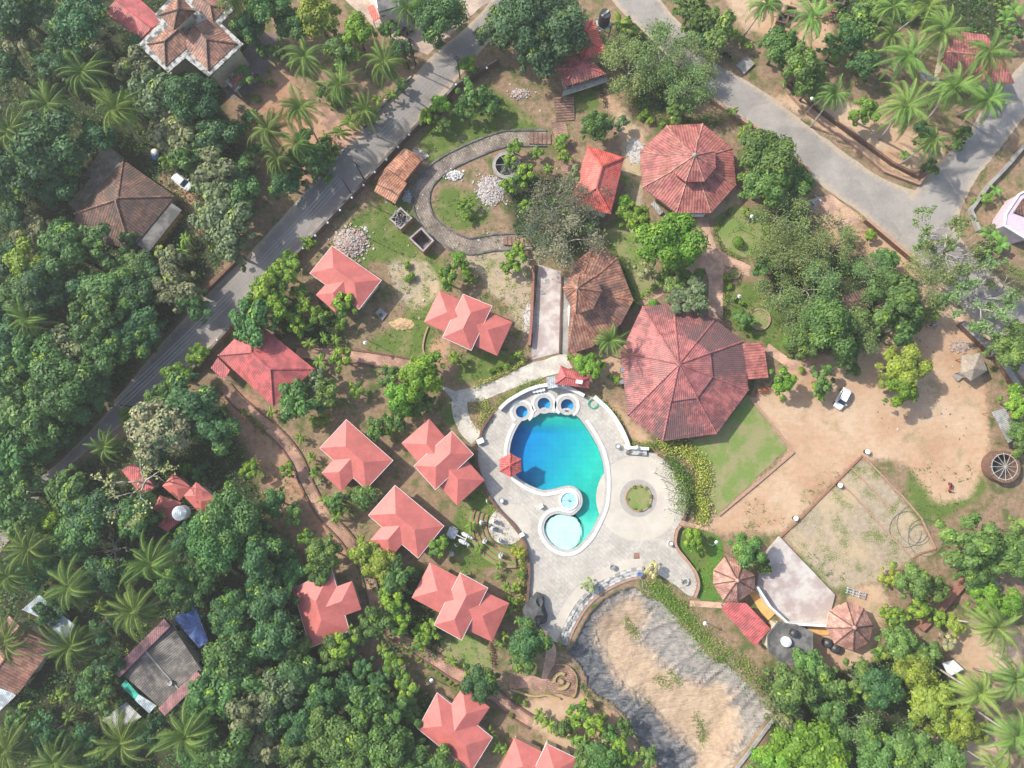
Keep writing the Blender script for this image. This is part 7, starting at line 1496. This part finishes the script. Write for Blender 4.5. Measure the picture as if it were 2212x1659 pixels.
def person(label, u, v, hd, shirt, trousers, pose='walk', z0=0.0):
    p = at(u, v); t = thing('person', label, 'person', (p.x, p.y, z0), None, hd); J, Bn = skeleton(pose); put(figure(J, Bn, 'body'), t, 'skin', 'body', None, 0)
    def sub(keys, grow, nm, mat):
        J2 = {k: (J[k][0], J[k][1]+grow) for k in keys}; B2 = [(a, b_) for a, b_ in Bn if a in keys and b_ in keys]; put(figure(J2, B2, nm), t, mat, nm, None, 0)
    sub(['pelvis', 'chest', 'shl', 'shr', 'ell', 'elr'], .022, 'shirt', shirt); sub(['pelvis', 'hipl', 'hipr', 'knl', 'knr', 'fol', 'for'], .024, 'trousers', trousers)
    mb = MB(); mb.ball((p.x+.0, p.y, z0+1.75), .115, 10, (1, .9, .75)); o = mb.build('hair', 'hair', None); o.parent = t; o.data.transform(Matrix.Translation((-p.x, -p.y, -z0)))
    mb = MB(); mb.ball((.13, 0, 1.69), .022, 6); mb.ball((.115, .04, 1.73), .014, 6); mb.ball((.115, -.04, 1.73), .014, 6); mb.ball((.02, .1, 1.7), .025, 6); mb.ball((.02, -.1, 1.7), .025, 6); mb.box((.115, 0, 1.635), (.02, .05, .012)); o = mb.build('face', 'skin', None); o.parent = t
person('person in a white shirt and dark trousers walking along the road', 835, 253, R(140), 'cloth_white', 'cloth_dark'); person('person in a blue shirt standing beside the curving red path', 636, 1029, R(200), 'blue_paint', 'cloth_dark')
SEAT = None
def statue(label, u, v, hd, pose='sit', z0=0.0, s=1.15):
    p = at(u, v); t = thing('seated_statue' if pose == 'sit' else 'standing_statue', label, 'statue', (p.x, p.y, z0), 'pale figures around the terraces', hd); t.scale = (s, s, s)
    J, Bn = skeleton(pose); put(figure(J, Bn, 'figure'), t, 'statue', 'figure', None, 0)
    if pose == 'sit': mb = MB(); mb.cyl((0, 0), .3, 0, .84, 10); o = mb.build('pedestal', 'statue', None); o.parent = t
for lab, u, v, hd, pose, z0 in (('pale seated statue at the top end of the outer terrace', 1040, 1127, 0, 'sit', .6), ('pale statue nearest the deck wall on the upper inner terrace', 1067, 1125, 0, 'sit', .1), ('pale seated statue on the middle terrace, facing the half circle', 1064, 1140, 0, 'sit', .3), ('pale seated statue at the left of the outermost terrace', 1047, 1168, 1, 'sit', .6), ('pale seated statue on the lower inner terrace', 1078, 1166, 1, 'sit', .3), ('pale seated statue at the bottom end of the terraces', 1081, 1199, 1.2, 'sit', .6),
    ('pale standing statue behind the ox cart sculpture', 985, 1176, .5, 'walk', 0), ('pale crouching statue alone on the grass below the ox cart', 977, 1196, 2, 'sit', 0), ('pale standing figure by the deck wall above the terraces', 1052, 1082, 0, 'walk', 0)): statue(lab, u, v, hd, pose, z0)
def oxcart():
    p = at(1000, 1160); hd = R(-25); rot = Matrix.Rotation(hd, 3, 'Z'); t = thing('ox_cart_sculpture', 'pale sculpture of two oxen drawing a cart, on the grass', 'sculpture', (p.x, p.y, 0))
    def X(*q): return [rot @ Vector(k)+Vector((p.x, p.y, 0)) for k in q]
    for s in (-.62, .62):
        mb = MB(); mb.tube(X((-.4, s, 1.0), (-.2, s, 1.08), (.3, s, 1.0), (.8, s, 1.05), (1.1, s, 1.1), (1.35, s, 1.35)), [.16, .34, .36, .36, .27, .17], 12); mb.tube(X((1.3, s, 1.35), (1.5, s, 1.35), (1.75, s, 1.2)), [.17, .17, .09], 10); mb.ball(X((.95, s, 1.42))[0], .2, 8)
        for x in (-.2, .95):
            for dy in (-.17, .17): mb.tube(X((x, s+dy, .95), (x+.05*(1 if x > 0 else -1), s+dy, .5), (x, s+dy, 0)), [.14, .08, .07], 8)
        mb.tube(X((-.42, s, 1.1), (-.62, s, .6)), [.05, .03], 5)
        for dy in (-1, 1): mb.tube(X((1.4, s+dy*.1, 1.48), (1.35, s+dy*.25, 1.65), (1.5, s+dy*.26, 1.85)), [.05, .04, .015], 6)
        mb.build('ox', 'statue', t, True)
    MB().tube(X((.6, -.9, 1.45), (.6, .9, 1.45)), .07, 6).build('yoke', 'statue', t); MB().tube(X((.6, 0, 1.4), (-2.6, 0, .85)), .08, 6).build('shaft', 'statue', t); MB().box(X((-1.9, 0, .95))[0], (1.6, 1.5, .25), hd).build('cart_bed', 'statue', t)
    for s in (-.9, .9):
        a, b_ = X((-1.9, s-.05, .6), (-1.9, s+.05, .6)); MB().tube([a, b_], .6, 20).build('wheel', 'statue', t)
oxcart()
# odds and ends
p = at(337, 336); t = thing('plastic_bundle', 'blue and white plastic bundle on bare ground above mossy tiled house', 'bundle', (p.x, p.y, 0)); MB().ball((p.x, p.y+.3, .5), .75, 12, (1, 1, .7)).build('white_bag', 'white', t, True); MB().ball((p.x+.1, p.y-.5, .4), .7, 12, (1, .9, .6)).build('blue_bag', 'blue_paint', t, True)
q = P(1404,443,1412,436,1432,460,1424,467); t = thing('plank_bench', 'grey plank bench at the lower left of the tiled octagon pavilion', 'bench', cen(q)); MB().prism(q, .4, .5).build('seat', 'tin_grey', t)
for a in q: b_ = a.lerp(cen(q), .15); MB().cyl(b_, .06, 0, .4, 6).build('leg', 'metal_dark', t)
p = at(1846, 1280); t = thing('steel_frame', 'rusty pale steel frame lying above the right stage gazebo', 'frame', (p.x, p.y, 0)); mb = MB()
for s in (-.4, 0, .4): mb.box((p.x+s*.35, p.y+s, .5), (3.4, .12, .12), R(-18))
for s in (-1.5, -.5, .5, 1.5): mb.box((p.x+s*.95, p.y-s*.31, .58), (.1, 1.1, .1), R(-18))
mb.build('bars', 'tin_white', t)
for s in (-1.4, 1.4): MB().cyl((p.x+s*.95, p.y-s*.31), .06, 0, .45, 6).build('leg', 'metal_grey', t)
p = at(1741, 445); t = thing('utility_table', 'white steel table frame with a red can beside the driveway', 'table', (p.x-2, p.y-.4, 0)); c = at(1742, 449)
for k in range(3): MB().box((c.x+.9*k, c.y+.75*k, .8), (1.5, .22, .08), R(-45)).build('bar', 'tin_white', t)
MB().box((c.x+.9, c.y+.75, .72), (3.0, .12, .08), R(40)).build('beam', 'tin_white', t); c2 = at(1735, 450); MB().box((c2.x, c2.y, .6), (1.2, .9, .08), R(40)).build('tray', 'whitewash', t); MB().cyl((c2.x, c2.y), .28, .64, 1.05, 12).build('can', 'red_paint', t)
for a in (0, 1, 2): MB().cyl((c.x+.9*a, c.y+.75*a), .05, 0, .7, 6).build('leg', 'metal_grey', t)
p = at(1608, 145); q = P(1590,143,1612,124,1628,140,1606,161); t = thing('culvert_slab', 'pale concrete slab bridging the drain beside the upper right road', 'slab', (p.x, p.y, 0)); MB().prism(q, .05, .35).build('slab', 'concrete', t); MB().strip(q, .12, .35, .42, closed=True).build('rim', 'concrete', t)
p = at(823, 681); q = P(811,676,822,665,837,678,826,693); t = thing('septic_slab', 'grey concrete slab on grass beside the rubble heap cottage', 'slab', (p.x, p.y, 0)); MB().prism(q, 0, .35).build('slab', 'concrete', t); MB().box((p.x, p.y, .38), (.6, .6, .08), .7).build('hatch', 'conc_dark', t)
for lab, u, v in (('upper square drain cover on the pale concrete yard', 1182, 608), ('lower square drain cover on the pale concrete yard', 1173, 632)):
    p = at(u, v); t = thing('drain_cover', lab, 'drain cover', (p.x, p.y, .06)); MB().box((p.x, p.y, .09), (.75, .75, .06), .1).build('frame', 'whitewash', t); MB().box((p.x, p.y, .13), (.5, .5, .03), .1).build('lid', 'concrete', t)
p = at(1392, 1160); # small square cover on the deck
p = at(1375, 1200); t = thing('drain_cover', 'small brown square drain cover on the deck above the pond steps', 'drain cover', (p.x, p.y, DZ)); MB().box((p.x, p.y, DZ+.015), (1.0, 1.0, .03), .05).build('frame', 'concrete', t); MB().box((p.x, p.y, DZ+.035), (.85, .85, .02), .05).build('lid', 'brick', t)
c = at(1479, 1255); k = mpx(1479, 1255); t = thing('round_planter', 'round grey planter ring on the narrow end of the deck', 'planter', (c.x, c.y, DZ)); MB().ring(c, .35, .65, DZ, DZ+.45, 20).build('rim', 'whitewash', t); MB().cyl(c, .34, DZ, DZ+.3, 16).build('soil', 'conc_dark', t)
c = at(1570, 590); 
for lab, u, v, r_ in (('round brick-edged flower bed right of the brick path', 1585, 590, 14), ('pale round planting ring on the lawn strip left of brick steps', 1640, 690, 24)):
    c = at(u, v); k = mpx(u, v); t = thing('flower_bed', lab, 'flower bed', (c.x, c.y, 0)); MB().ring(c, r_*k-.25, r_*k, 0, .3, 28).build('edging', 'edging', t); MB().cyl(c, r_*k-.25, .02, .15, 24).build('soil', 'lawn', t)
hedge('pale striped plants filling the round brick-edged bed', P(1580,590,1585,592,1590,590), 1.6, .6, (.2, .25, .1), .3, 80, .14, 'bedding_plants', 'plants', base=.1)

for lab, ln in (('green grass tuft growing in the upper part of the dry pond sand', (1355,1335,1362,1352,1375,1372,1385,1388)), ('green grass tuft in the middle of the dry pond, upper one', (1452,1452,1462,1468,1470,1480)), ('thin grass tuft in the middle of the dry pond, left of the greener one', (1422,1470,1440,1480,1452,1488)), ('sparse grass streak low in the dry pond sand', (1510,1555,1520,1580,1525,1610))):
    hedge(lab, P(*ln), 1.6, .35, (.13, .22, .04), .2, 60, .13, 'grass_tuft', 'grass', base=-1.75)['kind'] = 'stuff'
# ------------------------------------------------------------ labels of trees and shrubs: nearest landmark, side and rank
LM = [('blue swimming pool', 1215, 1020), ('large weathered pavilion', 1475, 805), ('red tiled octagon pavilion', 1490, 365), ('brown fan-shaped hall', 1290, 660), ('mossy tiled house', 268, 440), ('cream villa', 410, 85), ('rusty sheet house', 350, 1438), ('dry pond', 1430, 1440), ('sandy lot', 1850, 1130), ('dark octagon roof', 1706, 1392), ('horseshoe path', 985, 430), ('stone well', 1094, 362), ('spoked well', 2160, 1008), ('brick pens', 890, 500), ('terracotta shed', 860, 378), ('stage floor', 1720, 1260), ('thatched kiosk', 2104, 795), ('white hatchback', 1816, 862), ('corrugated shed', 2172, 920), ('lilac house', 2200, 460), ('red pyramid house', 420, 1090), ('ribbed bungalow', 575, 790), ('rubble heap', 757, 524), ('rubble heap cottage', 745, 605), ('L-shaped cottage', 770, 980), ('ox cart', 1000, 1160), ('boulder', 1158, 1322), ('boulder cottage', 1000, 1300), ('woodland cottage', 700, 1315), ('lowest left cottage', 985, 1575), ('forecourt cottage', 1010, 695), ('deck-side cottage', 958, 995), ('bottom edge roofs', 1180, 1640), ('red sheet office', 1260, 115), ('orange-red hip roof', 1290, 385), ('paved yard', 880, 60), ('crossarm pole', 990, 150), ('left edge house', 50, 1425), ('palm grove house', 2110, 120), ('excavation', 1690, 40), ('right gazebo', 1836, 1354), ('left gazebo', 1586, 1250), ('road junction', 2010, 440), ('driveway gate', 1810, 450), ('garden hut', 1850, 650), ('round patio', 1378, 1076), ('driveway at left', 720, 290), ('red path bend', 665, 1050), ('flowering tree pole', 310, 882), ('terrace statues', 1050, 1160), ('silver tank', 385, 1109), ('white tin roof', 145, 1355), ('viewpoint bench', 1212, 1470), ('brick path fork', 1535, 545), ('lower right tin roof', 2058, 1442), ('upper left picture corner', 0, 0), ('lower left picture corner', 0, 1659), ('lower right picture corner', 2212, 1659), ('upper right picture corner', 2212, 0), ('left picture edge', 0, 620), ('left picture edge', 0, 900), ('shaded road bend', 330, 800), ('tree-lined road', 560, 560), ('tree-lined road', 470, 690)]
DIRS = ['right of', 'upper right of', 'above', 'upper left of', 'left of', 'lower left of', 'below', 'lower right of']
ORD = ['', 'second closest', 'third closest', 'fourth closest', 'fifth closest', 'sixth closest', 'seventh closest', 'eighth closest', 'ninth closest', 'tenth closest', 'eleventh closest', 'twelfth closest']
groups = {}
for t, code, desc, u, v, rp in AUTO:
    nm, lu, lv = min(LM, key=lambda q: math.hypot(q[1]-u, q[2]-v)); d = math.hypot(u-lu, v-lv)
    k = DIRS[int(round(math.atan2(-(v-lv), u-lu)/(math.pi/4))) % 8]
    big = ('small ' if rp < 23 else 'broad ' if rp > 47 else '') if code in 'dmgybfnhxz' else ('tall ' if code == 'c' and rp > 50 else '')
    groups.setdefault((big+desc, k, nm), []).append((d, t))
for (desc, k, nm), lst in groups.items():
    lst.sort(key=lambda q: q[0])
    for i, (d, t) in enumerate(lst):
        if len(lst) == 1: t['label'] = f"{desc} just {k} the {nm}" if d > 25 else f"{desc} touching the {nm}"
        else: t['label'] = f"{ORD[i] or 'closest'} {desc} {k} the {nm}"

# ------------------------------------------------------------ the thin hazy air over the place
mb = MB(); mb.box((0, 0, 61), (1900, 1900, 135)); hz = mb.build('haze', newmat('haze_air')[0]); t_ = MATS['haze_air'].node_tree; t_.nodes.clear()
o_ = N(t_, 'ShaderNodeOutputMaterial'); pv = N(t_, 'ShaderNodeVolumePrincipled', i_Density=.0004, i_Anisotropy=.2); pv.inputs['Color'].default_value = (.94, .96, .98, 1); L(t_, pv.outputs[0], o_.inputs['Volume']); tag(hz, kind='stuff')
